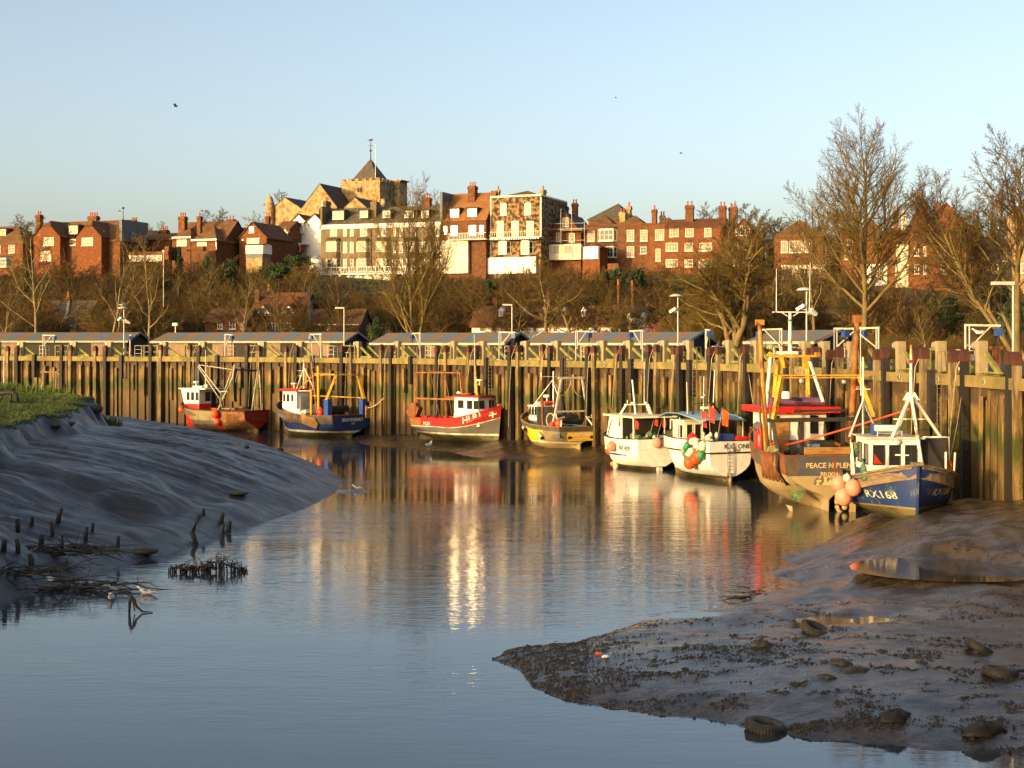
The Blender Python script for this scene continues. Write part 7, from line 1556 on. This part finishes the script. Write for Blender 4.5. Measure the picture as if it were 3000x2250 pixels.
# ---------------------------------------------------------------- blue boat, bow on
b = Boat('worn blue boat seen bow on with white wheelhouse and tripod masts', 2628, 58.45, 1.12, -92, 6.9, 4.25, 2.4, 1.62, 1.6, tr=.74, rake=.25, fine=2.1, bilge=.55, full=.85)
sh = b.sheer
b.hull([(lambda t: .56+.1*t, 0, 4), (lambda t: .63+.11*t, 2, 1), ('sheer', 1, 6)], ['foul', 'oldblue', 'khaki'])
b.inner(.5, 'deck', 'oldwood', 'oldwood', .14, .08); b.strip(lambda t: sh(t)-.06, (1, -1), .07, .08, 'oldwood', 'rubbing_strake', .02, .99)
b.part('stem_post', MB().bar(b.P(1, .05, 1)+Vector((.02,0,0)), b.P(1, sh(1), 1)+Vector((.02,0,.05)), .09, .09), 'oldblue'); b.part('stem_cap', MB().box((3.3,0,2.47), (.5,.4,.1)), 'oldwood')
b.text_side('RX168', .42, .735, lambda t: 1.0+.12*(t-.7), -1, 'wornletter'); b.text_side('RX168', .40, .90, lambda t: 1.15, 1, 'wornletter')
b.house(-1.9, .7, 2.05, 1.15, 3.25, 'white', 'oldblue', 1.92, roof='palepipe', over=.14, rt=.06, front=.02, wins=[('f', -.87, -.42, 2.2, 3.0), ('f', -.22, .2, 2.2, 3.0), ('f', .42, .87, 2.2, 3.0), ('s', -.2, .5, 2.2, 3.0), ('s', -1.5, -.7, 2.2, 3.0)], fw=.05, dy=-.25)
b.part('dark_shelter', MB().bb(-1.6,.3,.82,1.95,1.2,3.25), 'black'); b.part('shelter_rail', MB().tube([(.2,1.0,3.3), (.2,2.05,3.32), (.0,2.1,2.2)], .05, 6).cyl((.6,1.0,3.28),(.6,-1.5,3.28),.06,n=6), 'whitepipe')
b.part('window_bar', MB().bar((.74,-.25,2.62), (.74,.3-.25,2.62), .03).bar((.74,-.25,2.6), (.74,.3,2.6), .04, .04), 'white'); b.part('toy_boat_sail', MB().add([(.735,-1.15,2.28), (.735,-.8,2.28), (.735,-1.1,2.68)], [(0,1,2)]).add([(.737,-1.2,2.24), (.737,-.72,2.24), (.737,-.8,2.28), (.737,-1.15,2.28)], [(0,1,2,3)]), 'red')
g = MB(); ap = Vector((-.2,.62,5.85))
for f in ((.75,-.42,3.2), (1.9,.62,1.75), (-.3,1.9,3.2), (-1.5,.3,3.25)): g.cyl(f, ap+(Vector(f)-ap)*.04, .075, n=7)
g.cyl(ap, ap+Vector((0,0,2.45)), .07, .05, 7).bar((-.2,-.1,4.35), (-.25,1.3,4.35), .06).add([(ap.x,ap.y-.35,ap.z-.35), (ap.x,ap.y+.35,ap.z-.35), (ap.x,ap.y+.16,ap.z+.12), (ap.x,ap.y-.16,ap.z+.12)], [(0,1,2,3)])
b.part('tripod_mast', g, 'whitepipe'); b.part('mast_lamp', MB().box(ap+Vector((0,0,2.0)), (.16,.16,.2)), 'red'); b.part('mast_top', MB().cyl(ap+Vector((0,0,2.4)), ap+Vector((0,0,3.0)), .07, .04, 6), 'yellow'); b.part('mast_collar', MB().cyl(ap+Vector((0,0,1.3)), ap+Vector((0,0,1.5)), .09, n=8), 'galv')
g = MB(); ap2 = Vector((-1.6,-1.05,5.4))
for f in ((-.7,-1.8,3.25), (-2.2,-.3,3.25), (-1.6,-1.05,3.3)): g.cyl(f, ap2, .045, n=6)
g.cyl(ap2, ap2+Vector((0,0,2.7)), .05, .035, 6).cyl(ap2+Vector((.05,-.1,.3)), ap2+Vector((.05,-.12,4.6)), .02, .012, 5).bar(ap2+Vector((0,-.3,.7)), ap2+Vector((0,.3,.7)), .04); b.part('second_mast', g, 'whitepipe'); b.part('port_lamp', MB().box(ap2+Vector((0,-.22,.8)), (.12,.12,.16)), 'orange')
b.part('roof_box', MB().bb(-.9,-.3,-.75,.0,3.6,3.95), 'white'); b.part('roof_rack', MB().bar((-.2,-.75,3.5), (-.2,.25,3.5), .05, .05).bar((-.2,-.75,3.62), (-.2,.25,3.62), .05, .05).cyl((-.2,-.75,3.32), (-.2,-.75,3.62), .03, n=5).cyl((-.2,.25,3.32), (-.2,.25,3.62), .03, n=5), 'galv'); b.part('blue_jerrycan', MB().bb(-1.1,-.8,-.85,-.4,3.34,4.0), 'bluebox'); b.part('bell', MB().ball((.75,-.1,3.12), .11, 10, 6), 'galv')
b.part('bow_locker', MB().bb(1.35,1.85,.25,.65,1.7,2.2), 'cream'); b.part('crossed_boards', MB().bar((2.2,-.9,1.95), (2.1,-.3,2.1), .12, .05).bar((2.25,-.85,2.12), (2.15,-.35,1.95), .12, .05), 'oldwood')
b.part('stanchion', MB().cyl((.8,-1.9,1.7), (.75,-2.0,3.1), .045, n=6).cyl((.3,-1.9,1.7), (.3,-1.95,3.2), .035, n=6), 'whitepipe'); b.part('stanchion', MB().cyl((.9,1.75,1.75), (.9,1.75,2.75), .05, n=6).cyl((.6,2.15,1.7), (.6,2.2,2.7), .045, n=6), 'whitepipe'); b.part('lifebuoy', MB().tube([(.0, 1.95+.25*math.cos(a), 2.0+.42*math.sin(a)) for a in np.linspace(0, 6.28, 13)], .08, 7), 'orange')
b.part('net_post', MB().tube([(2.0,-1.72,1.7), (1.95,-1.8,2.2), (1.95,-1.75,2.55)], [.16,.13,.09], 7).cyl((1.95,-1.75,2.5), (1.95,-1.75,2.75), .03, n=5), 'net'); b.part('green_cloth', MB().ball((.6,-1.85,2.8), .22, 9, 7, (.6,.9,1.5)), 'net')
wp = lambda x, y, z: b.world((x, y, z))
buoy(wp(1.55,-2.1,1.35), .33, 'pink', 'pink ball fender hanging alone at the blue bow shoulder'); buoy(wp(1.15,-2.4,.95), .36, 'pink', 'lowest pink ball fender of the cluster by the steel trawler'); buoy(wp(1.0,-2.55,1.45), .33, 'pink', 'upper pink ball fender half hidden in the cluster'); buoy(wp(1.3,-2.3,1.72), .16, 'cream', 'small white float on top of the pink fender cluster')
bl = b
buoy(W(2838, .9, 2.55), .19, 'orange', 'orange red float hanging on a line against the quay wall', rope=3.2)
A = trawler.world((-3.3, 1.75, 3.3)); Bq = bl.world((-.2, .62, 4.45)); MB().sag(A, Bq, .06, .045, 9, 6).build('orange_hose', M['orange'], label='taut orange line from the trawler rail to the tripod mast', cat='rope')
MB().tube([A+Vector((-.5+.28*math.cos(a), .0, -.3+.12*math.sin(a)+.02*a)) for a in np.linspace(0, 18, 40)], .03, 5).build('coiled_line', M['orange'], label='coil of orange line on the trawler rail', cat='rope')
MB().sag(bl.world((0,2.1,2.3)), W(2850, .5, 6.2), .3, .02).build('mooring_rope', M['rope'], label='thin slack rope from the blue boat up to the quay wall', cat='rope')
MB().sag(Boat.world(trawler, (3.9, 1.0, 3.6)), W(2215, .5, 6.4), .5, .03).build('mooring_rope', M['rope'], label='dark slack rope from the steel trawler bow to the wall', cat='rope')
bl.squash(3.3, .68)
# small white motor boat at far left
b = Boat('small white motor boat at the left edge behind the grass bank', 5, 118, 2.0, 170, 5.2, 2.0, 1.5, 1.1, 1.1, tr=.85, rake=.5)
b.hull([(.4, 0, 3), (.75, 1, 2), (.83, 2, 1), ('sheer', 1, 3)], ['foul', 'white', 'darkletter']); b.inner(.4, 'deck', 'white', 'white', .08, .05); b.house(.3, 1.5, 1.3, 1.0, 2.1, 'white', roof='white', over=.06, wins=[('p', .45, .85, 1.5, 1.9), ('p', .95, 1.35, 1.5, 1.9)], front=-.3)
b.part('mast', MB().cyl((-.2,0,1.0), (-.2,0,5.2), .04, .03, 6).cyl((1.,0,2.1),(1.,0,2.8),.04,n=6).ball((1.,0,2.85),.15,8,6), 'white'); b.part('fuel_can', MB().bb(-1.6,-1.1,.2,.7,1.0,1.4), 'orange')
# ================================================================ small things on mud and water
random.seed(77)
def gz_ground(px, py, zf, lo, hi):
    """walk out along the view ray of a photo pixel until it meets the ground"""
    Ds = np.arange(lo, hi, .1); xs = (px-1500)*Ds/F; hit = np.nonzero(zf(xs, Ds) >= HC-(py-YH)*Ds/F)[0]
    D = float(Ds[hit[0]]) if len(hit) else hi
    return Vector((gx(px, D), D, float(zf(np.array([gx(px, D)]), np.array([D]))[0])))
flat = lambda px, py: gz_ground(px, py, lambda x, y: np.maximum(0, flat_h(x[None], y[None])[0][0]), 26, 75)
bankp = lambda px, py: gz_ground(px, py, lambda x, y: np.maximum(0, bank_h(x[None], y[None])[0][0]), 40, 110)
# stakes and driftwood on the left mud
ST = [(52,1548,.9,-.02,'short upright stake highest on the left mud slope'),(92,1530,.6,.1,'stub of a stake beside the highest one'),(155,1560,1.0,-.12,'stake leaning back on the left mud slope'),(120,1590,.8,.05,'blunt stake above the waterline brushwood'),(182,1600,.9,.0,'thin dark stake in the middle of the brushwood'),(248,1580,1.1,.12,'pale sided stake in the brushwood'),(55,1610,.9,-.15,'slanting stake low on the left mud slope'),(10,1605,.7,.1,'stub of a stake at the picture edge'),(345,1590,.7,.05,'broken stake near the overhanging ledge'),(165,1520,1.0,.35,'stick tilted over the mud slope'),(595,1498,.45,.05,'small dark stake stub above the tilted posts'),(645,1520,.75,.3,'tilted post where the mud meets the water'),(652,1552,.7,.12,'short thick post at the water edge'),(668,1545,.75,.18,'thin leaning post at the water edge'),(268,1545,.6,.2,'weathered stick behind the brushwood'),(95,1650,.8,-.2,'lowest stake on the left mud slope')]
for px, py, h, tl, lab in ST:
    p = bankp(px, py+12); r_ = random.uniform(.06, .11)
    h *= .62; o = MB().tube([(0,0,-.4), (tl*h*.5,.03,h*.5), (tl*h,.0,h*.9)], [r_*1.1, r_, r_*.85], 7).build('stake', M['stakewood'], label=lab, cat='stake', group='old stakes on the left mud bank'); o.location = p
t = bankp(545, 1625)
o = MB().tube([(0,0,-.3), (-.28,0,.45), (-.05,0,1.05), (.02,0,1.2)], [.09,.11,.09,.07], 7).build('bent_post', M['stakewood'], label='bent broken post standing in the water off the mud edge', cat='post'); o.location = (gx(583, 58.5), 58.5, 0)
def sticks(name, label, px, py, D, n, L, flatness, spread, seed, mat='stakewood', kind='branch'):
    R = random.Random(seed); b = MB(); c = Vector((gx(px, D), D, 0))
    for k in range(n):
        a = R.uniform(-.5, .5)+(math.pi if R.random() < .5 else 0); l = L*R.uniform(.3, 1)
        p0 = Vector((R.uniform(-spread, spread), R.uniform(-.5, .5), R.uniform(0, .25)))
        pts = [p0]; d = Vector((math.cos(a), math.sin(a)*.5, R.uniform(.0, flatness)))
        for i in range(4):
            pts.append(pts[-1]+d*l/4); d = (d+Vector((R.gauss(0,.2), R.gauss(0,.2), R.gauss(-.12,.2)))).normalized()
        b.tube(pts, [.03,.026,.02,.015,.008], 5)
        if R.random() < .6: b.tube([pts[2], pts[2]+Vector((R.uniform(-.2,.2),R.uniform(-.2,.2),R.uniform(-.1,.4)))], .012, 4)
    o = b.build(name, M[mat], label=label, cat=kind); o.location = c; return o
# snagged branch with hanging weed
D = 51.2; t = thing('snagged_branch', 'dark branch snagged midstream with hanging strands of weed', 'branch', (gx(600, D), D, 0))
R = random.Random(3); b = MB(); w_ = MB()
spine = [Vector((lerp(-1.25, 1.55, i/16), .1*math.sin(i), .16+.30*math.exp(-((i-10)/3.2)**2)-.12*(i/16))) for i in range(17)]
b.tube(spine, [.035]*17, 5)
for i in range(46):
    p = spine[R.randrange(2, 16)]+Vector((R.uniform(-.1,.1), R.uniform(-.25,.25), R.uniform(0,.12))); q = p+Vector((R.uniform(-.25,.35), R.uniform(-.3,.3), R.uniform(-.1,.32))); b.tube([p, (p+q)/2+Vector((0,0,.05)), q], [.018,.014,.008], 4)
for i in range(60):
    p = spine[R.randrange(0, 16)]+Vector((R.uniform(-.12,.12), R.uniform(-.3,.3), R.uniform(0,.1))); w_.tube([p, Vector((p.x+R.uniform(-.05,.05), p.y, -.05))], [.022,.03], 4)
for i in range(14): w_.ball((R.uniform(-.9,.5), R.uniform(-.2,.2), R.uniform(.08,.26)), R.uniform(.04,.10), 7, 5, (1.3,1,.9))
b.add(w_.v, w_.f, 1); b.build('branches', [M['stakewood'], M['weed']], t)
sticks('brushwood', 'raft of thin dark brushwood floating out from the left mud bank', 235, 1727, 47.3, 34, 2.6, .12, 1.3, 4)
sticks('brushwood', 'dense tangle of dead branches lying on the left mud slope', 175, 1640, 52.8, 60, 2.6, .25, 1.8, 9).location = bankp(170, 1625)
sticks('brushwood', 'scatter of dead sticks at the left water edge', 60, 1700, 49, 40, 2.2, .25, 1.4, 12).location = bankp(50, 1690)
D = 43.5; o = MB().tube([(-.1,0,-.1), (-.08,0,.35), (-.02,.0,.52), (.05,0,.4), (.12,0,.2), (.3,0,.04), (.62,0,.02)], [.03,.05,.07,.05,.04,.03,.015], 6).tube([(.0,0,.4), (.06,.05,.05)], .02, 4).build('driftwood', M['stakewood'], label='small upright snag of driftwood alone in the calm water', cat='driftwood'); o.location = (gx(388, D), D, 0)
# gulls
def gull(p, rz, label, standing=False, back='gullgrey', k=1., name='gull', cat='gull'):
    t = thing(name, label, cat, p, rz); z0 = .16 if standing else .05
    b = MB(); prof = [(-.30,.01,.09), (-.24,.045,.085), (-.12,.085,.075), (.02,.10,.07), (.12,.085,.085), (.18,.055,.13), (.21,.045,.17), (.25,.048,.20), (.28,.04,.205), (.30,.02,.20)]
    n = 10; vs = []
    for x, r_, z in prof:
        for i in range(n): a = 2*math.pi*i/n; vs.append((x, r_*math.cos(a), z0+z+r_*.85*math.sin(a)))
    b.add(vs, [(j*n+i, j*n+(i+1) % n, (j+1)*n+(i+1) % n, (j+1)*n+i) for j in range(len(prof)-1) for i in range(n)], 0, True)
    b.build('body', M['gullwhite'], t)
    w2 = MB()
    for s_ in (1, -1): w2.add([(.10, s_*.075, z0+.12), (.0, s_*.108, z0+.10), (-.2, s_*.07, z0+.11), (-.40, s_*.015, z0+.12), (-.2, s_*.02, z0+.165), (.05, s_*.03, z0+.16)], [(0,1,2,3,4,5)])
    w2.build('wing', M[back], t); MB().cyl((.30,0,z0+.2), (.36,0,z0+.185), .014, .004, 6).build('beak', M['yellow'], t)
    if standing:
        for s_ in (1, -1): MB().tube([(0,s_*.03,z0+.02), (-.02,s_*.03,z0*.5), (.01,s_*.03,0), (.05,s_*.03,0)], .008, 4).build('leg', M['rope'], t)
    t.scale = (k,)*3; return t
gull((gx(430, 46.7), 46.7, -.05), math.pi-.15, 'brown backed gull floating beside the brushwood raft', k=1.15)
gull((gx(326, 45.8), 45.8, -.05), -1.4, 'grey gull floating tail toward the viewer on the water', k=1.1)
gull(bankp(146, 1722), 2.2, 'pale gull standing at the foot of the left mud bank', True, 'gullwhite', 1.3)
gull((gx(2867, 58)+.02, 58, DECK+1.48), math.pi, 'gull perched on top of a pale quay post', True)
gull((gx(359, 158)-.1, 158, gz(902, 158)+.12), .5, 'gull perched on the lamp head with two cameras', True)
gull((gx(1047, 80), 80, .06), math.pi, 'gull resting beyond the tip of the left mud bank', False)
mudp = MB(); mudp.lathe((0,0,-.05), [(0,.14),(.5,.12),(.95,.06),(1.2,0)], 12); o = mudp.build('mud_island', M['mud'], kind='structure', label='tiny mud bar awash off the bank tip'); o.location = (gx(1030, 79.4), 79.4, 0); o.scale = (1.2,1.,1)
t = gull((gx(1256, 110), 110, max(0, flat_z(gx(1256,110),110))), 1.2, 'white egret standing on mud below the red and grey boat', True, 'gullwhite', 1.9, 'egret', 'egret')
def flier(px, py, D, sp, label, mat):
    t = thing('flying_bird', label, 'bird', at(px, py, D), random.uniform(-.5, .5)); MB().ball((0,0,0), .12*sp, 8, 6, (2.2,.8,.8)).build('body', M[mat], t)
    for s_ in (1, -1): MB().add([(.12*sp,0,.03), (-.1*sp,0,.03), (-.16*sp,s_*.7*sp,.12*sp), (.02*sp,s_*.4*sp,.28*sp)], [(0,1,2,3)]).build('wing', M[mat], t)
for a in ((515,311,200,1.2,'dark bird flying highest in the sky at the left','black'), (1996,449,260,.9,'tiny dark bird in the open sky at the right','black'), (1805,287,300,.7,'speck of a bird high in the middle of the sky','black'), (354,622,250,1.2,'white gull flying just over the grey parapet end','gullwhite'), (1248,530,300,.8,'small bird flying above the treetop beside the church','black')): flier(*a)

# tyres, stones and weed on the right mudflat
def tyre(px, py, rx, ry, label, k=1.):
    p = flat(px, py); t = thing('tyre', label, 'tyre', p+Vector((0,0,.03)), random.uniform(0,3)); t.rotation_euler = (rx, ry, random.uniform(0,3)); t.scale = (k,)*3
    n, m = 26, 10; vs = []
    for i in range(n):
        a = 2*math.pi*i/n
        for j in range(m): q = 2*math.pi*j/m; rr = .27+.085*math.cos(q); vs.append((rr*math.cos(a), rr*math.sin(a), .10*math.sin(q)))
    MB().add(vs, [(i*m+j, ((i+1) % n)*m+j, ((i+1) % n)*m+(j+1) % m, i*m+(j+1) % m) for i in range(n) for j in range(m)], 0, True).build('casing', M['rubber'], t)
    b = MB()
    for i in range(40): a = 2*math.pi*i/40; b.box((.352*math.cos(a), .352*math.sin(a), 0), (.012,.03,.13), 0, Matrix.Rotation(a,3,'Z'))
    b.build('tread', M['rubber'], t)
tyre(2930, 1980, .12, .05, 'whole tyre lying flat near the mudflat edge', 1.15); tyre(2243, 2138, .1, .1, 'tyre half sunk in the mud at the water line', 1.25); tyre(2390, 1850, .35, .2, 'tyre tilted against a stone beside a pool', 1.2); tyre(2870, 1905, .5, .2, 'broken tyre sticking out of the mud ahead of the whole one', 1.1)
def rock(px, py, w, h, label, seed, mat='rockm', name='stone', cat='stone'):
    R = random.Random(seed); p = flat(px, py); w = w*p.y/F*.8; h = h*p.y/F*.6; n, m = 14, 8; vs = []
    for j in range(m+1):
        th = math.pi*.5*j/m
        for i in range(n): a = 2*math.pi*i/n; q = 1+.28*math.sin(a*2+seed)+.16*math.sin(a*5+j+seed); vs.append((w/2*q*math.sin(th)*math.cos(a), w*.4*q*math.sin(th)*math.sin(a), h*(math.cos(th))*(1+.22*math.sin(3*a+seed*2))-.03))
    o = MB().add(vs, [(j*n+i, (j+1)*n+i, (j+1)*n+(i+1) % n, j*n+(i+1) % n) for j in range(m) for i in range(n)], 0, True).build(name, M[mat], label=label, cat=cat); o.location = p; return o
for i, a in enumerate(((2330,1835,50,22,'dark angular stone leaning against the tilted tyre'), (2230,1893,70,30,'broad dark stone left of the flat pool'), (2463,1943,75,24,'rounded brown stone in the middle of the mudflat'), (2398,1888,28,10,'small stone just below the tilted tyre'), (2700,1944,60,16,'low dark stone right of the rounded brown one'), (2245,1741,22,6,'small flat stone at the upper edge of the mudflat'), (2505,1965,110,22,'dark slab of hardened mud beside the rounded stone'), (2580,1905,40,10,'small dark stone at the pool margin'), (2420,1985,60,16,'weedy stone below the dark slab'), (2915,2040,45,12,'flat stone right of the whole tyre'), (2955,2080,40,10,'small stone furthest down at the right'), (2085,2065,18,6,'pebble sized stone alone on the lower slope'), (2375,2150,20,7,'small clod on the lower water edge'), (1628,1880,20,6,'dark clod on the far water edge of the mudflat'))): rock(*a, i+1)
rock(2620, 2105, 130, 40, 'mound of weedy mud at the middle of the lower slope', 31, 'weed', 'weed_mound', 'mound'); rock(2880, 2145, 140, 50, 'larger mound of weedy mud near the right corner', 32, 'weed', 'weed_mound', 'mound'); rock(2865, 2205, 100, 14, 'flat clump of weed at the right water edge', 33, 'weed', 'weed_mound', 'mound'); rock(1690, 1912, 90, 14, 'long ridge of dark weed near the mudflat tip', 34, 'weed', 'weed_mound', 'mound')
p = flat(1742, 1922); o = MB().add([(0,0,.02),(.28,.03,.03),(.3,.12,.1),(.04,.1,.12)], [(0,1,2,3)]).add([(0,.004,.02),(.28,.034,.03),(.3,.124,.1),(.04,.104,.12)], [(3,2,1,0)]).build('plastic_scrap', M['orange'], label='scrap of orange plastic caught in the dark weed', cat='litter'); o.location = p; o.scale = (.6,.6,.6)
p = flat(1775, 1928); o = MB().ball((0,0,.05), .12, 8, 6, (1.5,.8,.6)).build('plastic_scrap', M['white'], label='crumpled white plastic beside the dark weed', cat='litter'); o.location = p; o.scale = (.6,.6,.6)
for px, py, lab in ((2200,1742,'muddy stick lying at the upper water edge'), (2190,1760,'forked stick on the mud at the upper water edge')): sticks('stick', lab, px, py, 46, 5, 1.1, .1, .2, px).location = flat(px, py)
# weed and gravel scattered over the mud as one mass
r = np.random.RandomState(12); n = 330000
PX, PY = r.uniform(1440, 3020, n), r.uniform(1780, 2190, n)
Dd_ = (HC-.45)*F/(PY-YH); XX = (PX-1500)*Dd_/F; ZZ, DF = flat_h(XX[None], Dd_[None]); ZZ, DF = ZZ[0], DF[0]
dens = fbm(XX*.8, Dd_*1.9, 5)*.6+fbm(XX*3.1+9, Dd_*5.2, 4)*.4+.17*np.exp(-((PX-1640)/190)**2)*(np.abs(PY-1950) < 110)-.12*npsstep(2030, 2110, PY-.06*(PX-1600))-.05*npsstep(1900, 1830, PY)
keep = (DF > .05) & (r.rand(n) < npsstep(.50, .62, dens)*np.where(PX < 1720, .85, .36))
P = np.stack([XX, Dd_, ZZ+.0], -1)[keep]; n = len(P)
s_ = ((.006+r.gamma(1.5, .007, n))*np.where(PX[keep] < 1760, .75, 1))[:,None]; a = r.rand(n)*6.28
u = np.stack([np.cos(a), np.sin(a), 0*a], -1)*s_*1.7; v = np.stack([-np.sin(a), np.cos(a), 0*a], -1)*s_; up_ = np.array([[0,0,1.]])*s_*.75
A_, B_, C_, D_ = P-u-up_*.3, P+v-up_*.3, P+u-up_*.3, P-v-up_*.3; T_ = P+up_+(r.rand(n,3)-.5)*s_*.8
tri = np.stack([A_,B_,T_, B_,C_,T_, C_,D_,T_, D_,A_,T_], 1).reshape(-1, 3)
link('weed_and_gravel', np_mesh('weed_and_gravel', tri, 3, M['weed']), label='dark weed, gravel and shell grit strewn over the mudflat', kind='stuff')
# clods along the left bank edge
for i, (px, py, w, h) in enumerate(((295,1208,26,20),(282,1200,40,24),(210,1245,22,9),(165,1252,30,12),(820,1320,24,12),(722,1312,18,10),(700,1450,60,10),(420,1620,90,20))):
    p = bankp(px, py); q = MB(); q.ball((0,0,.05), 1, 10, 7, (w*p.y/F*.5, w*p.y/F*.4, h*p.y/F*.6)); o = q.build('clod', M['rockm'], label='dark clod of mud fallen from the turf edge' , cat='clod', group='clods along the left bank'); o.location = p
# timber trestle, log and rough grass on the bank
p = Vector((gx(145, 112), 112, 2.6)); t = thing('trestle', 'weathered timber trestle frame standing behind the grass bank', 'trestle', p, -.1); z1 = gz(1090, 112)-2.6
for x in (-.5, .55): MB().bar((x-.15,0,-1.2), (x,0,z1), .12).build('post', M['oldwood'], t)
MB().bar((-.75,0,z1), (.75,0,z1), .14, .12).build('crossbar', M['oldwood'], t); MB().bar((-1.3,.1,-.9), (-.45,.05,z1-.05), .1).bar((-.95,.1,-.8), (-.4,.05,z1-.4), .06).build('brace', M['palewood'], t); MB().bar((1.1,.1,-1.2), (.5,.05,z1-.1), .1).bar((1.,.1,-.2), (.5,.1,-.3), .06).build('brace', M['palewood'], t)
p = bankp(22, 1180); t = thing('driftwood_log', 'dark crooked log propped on the grass of the left bank', 'log', p); MB().tube([(-1.1,0,.40), (-.3,0,.55), (.25,0,.62), (.5,0,.45), (.6,0,.05)], [.12,.13,.14,.12,.08], 8).tube([(.2,0,.55), (.15,.05,-.1)], [.09,.07], 6).tube([(-.3,0,.5), (-.5,.1,.0)], [.06,.05], 5).build('log', M['stakewood'], t)
r = np.random.RandomState(15); n = 9000
x_ = r.uniform(-42, -27, n); y_ = r.uniform(98, 112, n); zz, tt, _ = bank_h(x_[None], y_[None])
k = (tt[0] > -2.0)
blades('rough_grass', np.stack([x_, y_, zz[0]-.05], -1)[k], .55, .05, M['grassm'], 'taller rough grass along the back of the left bank', .5, 21)
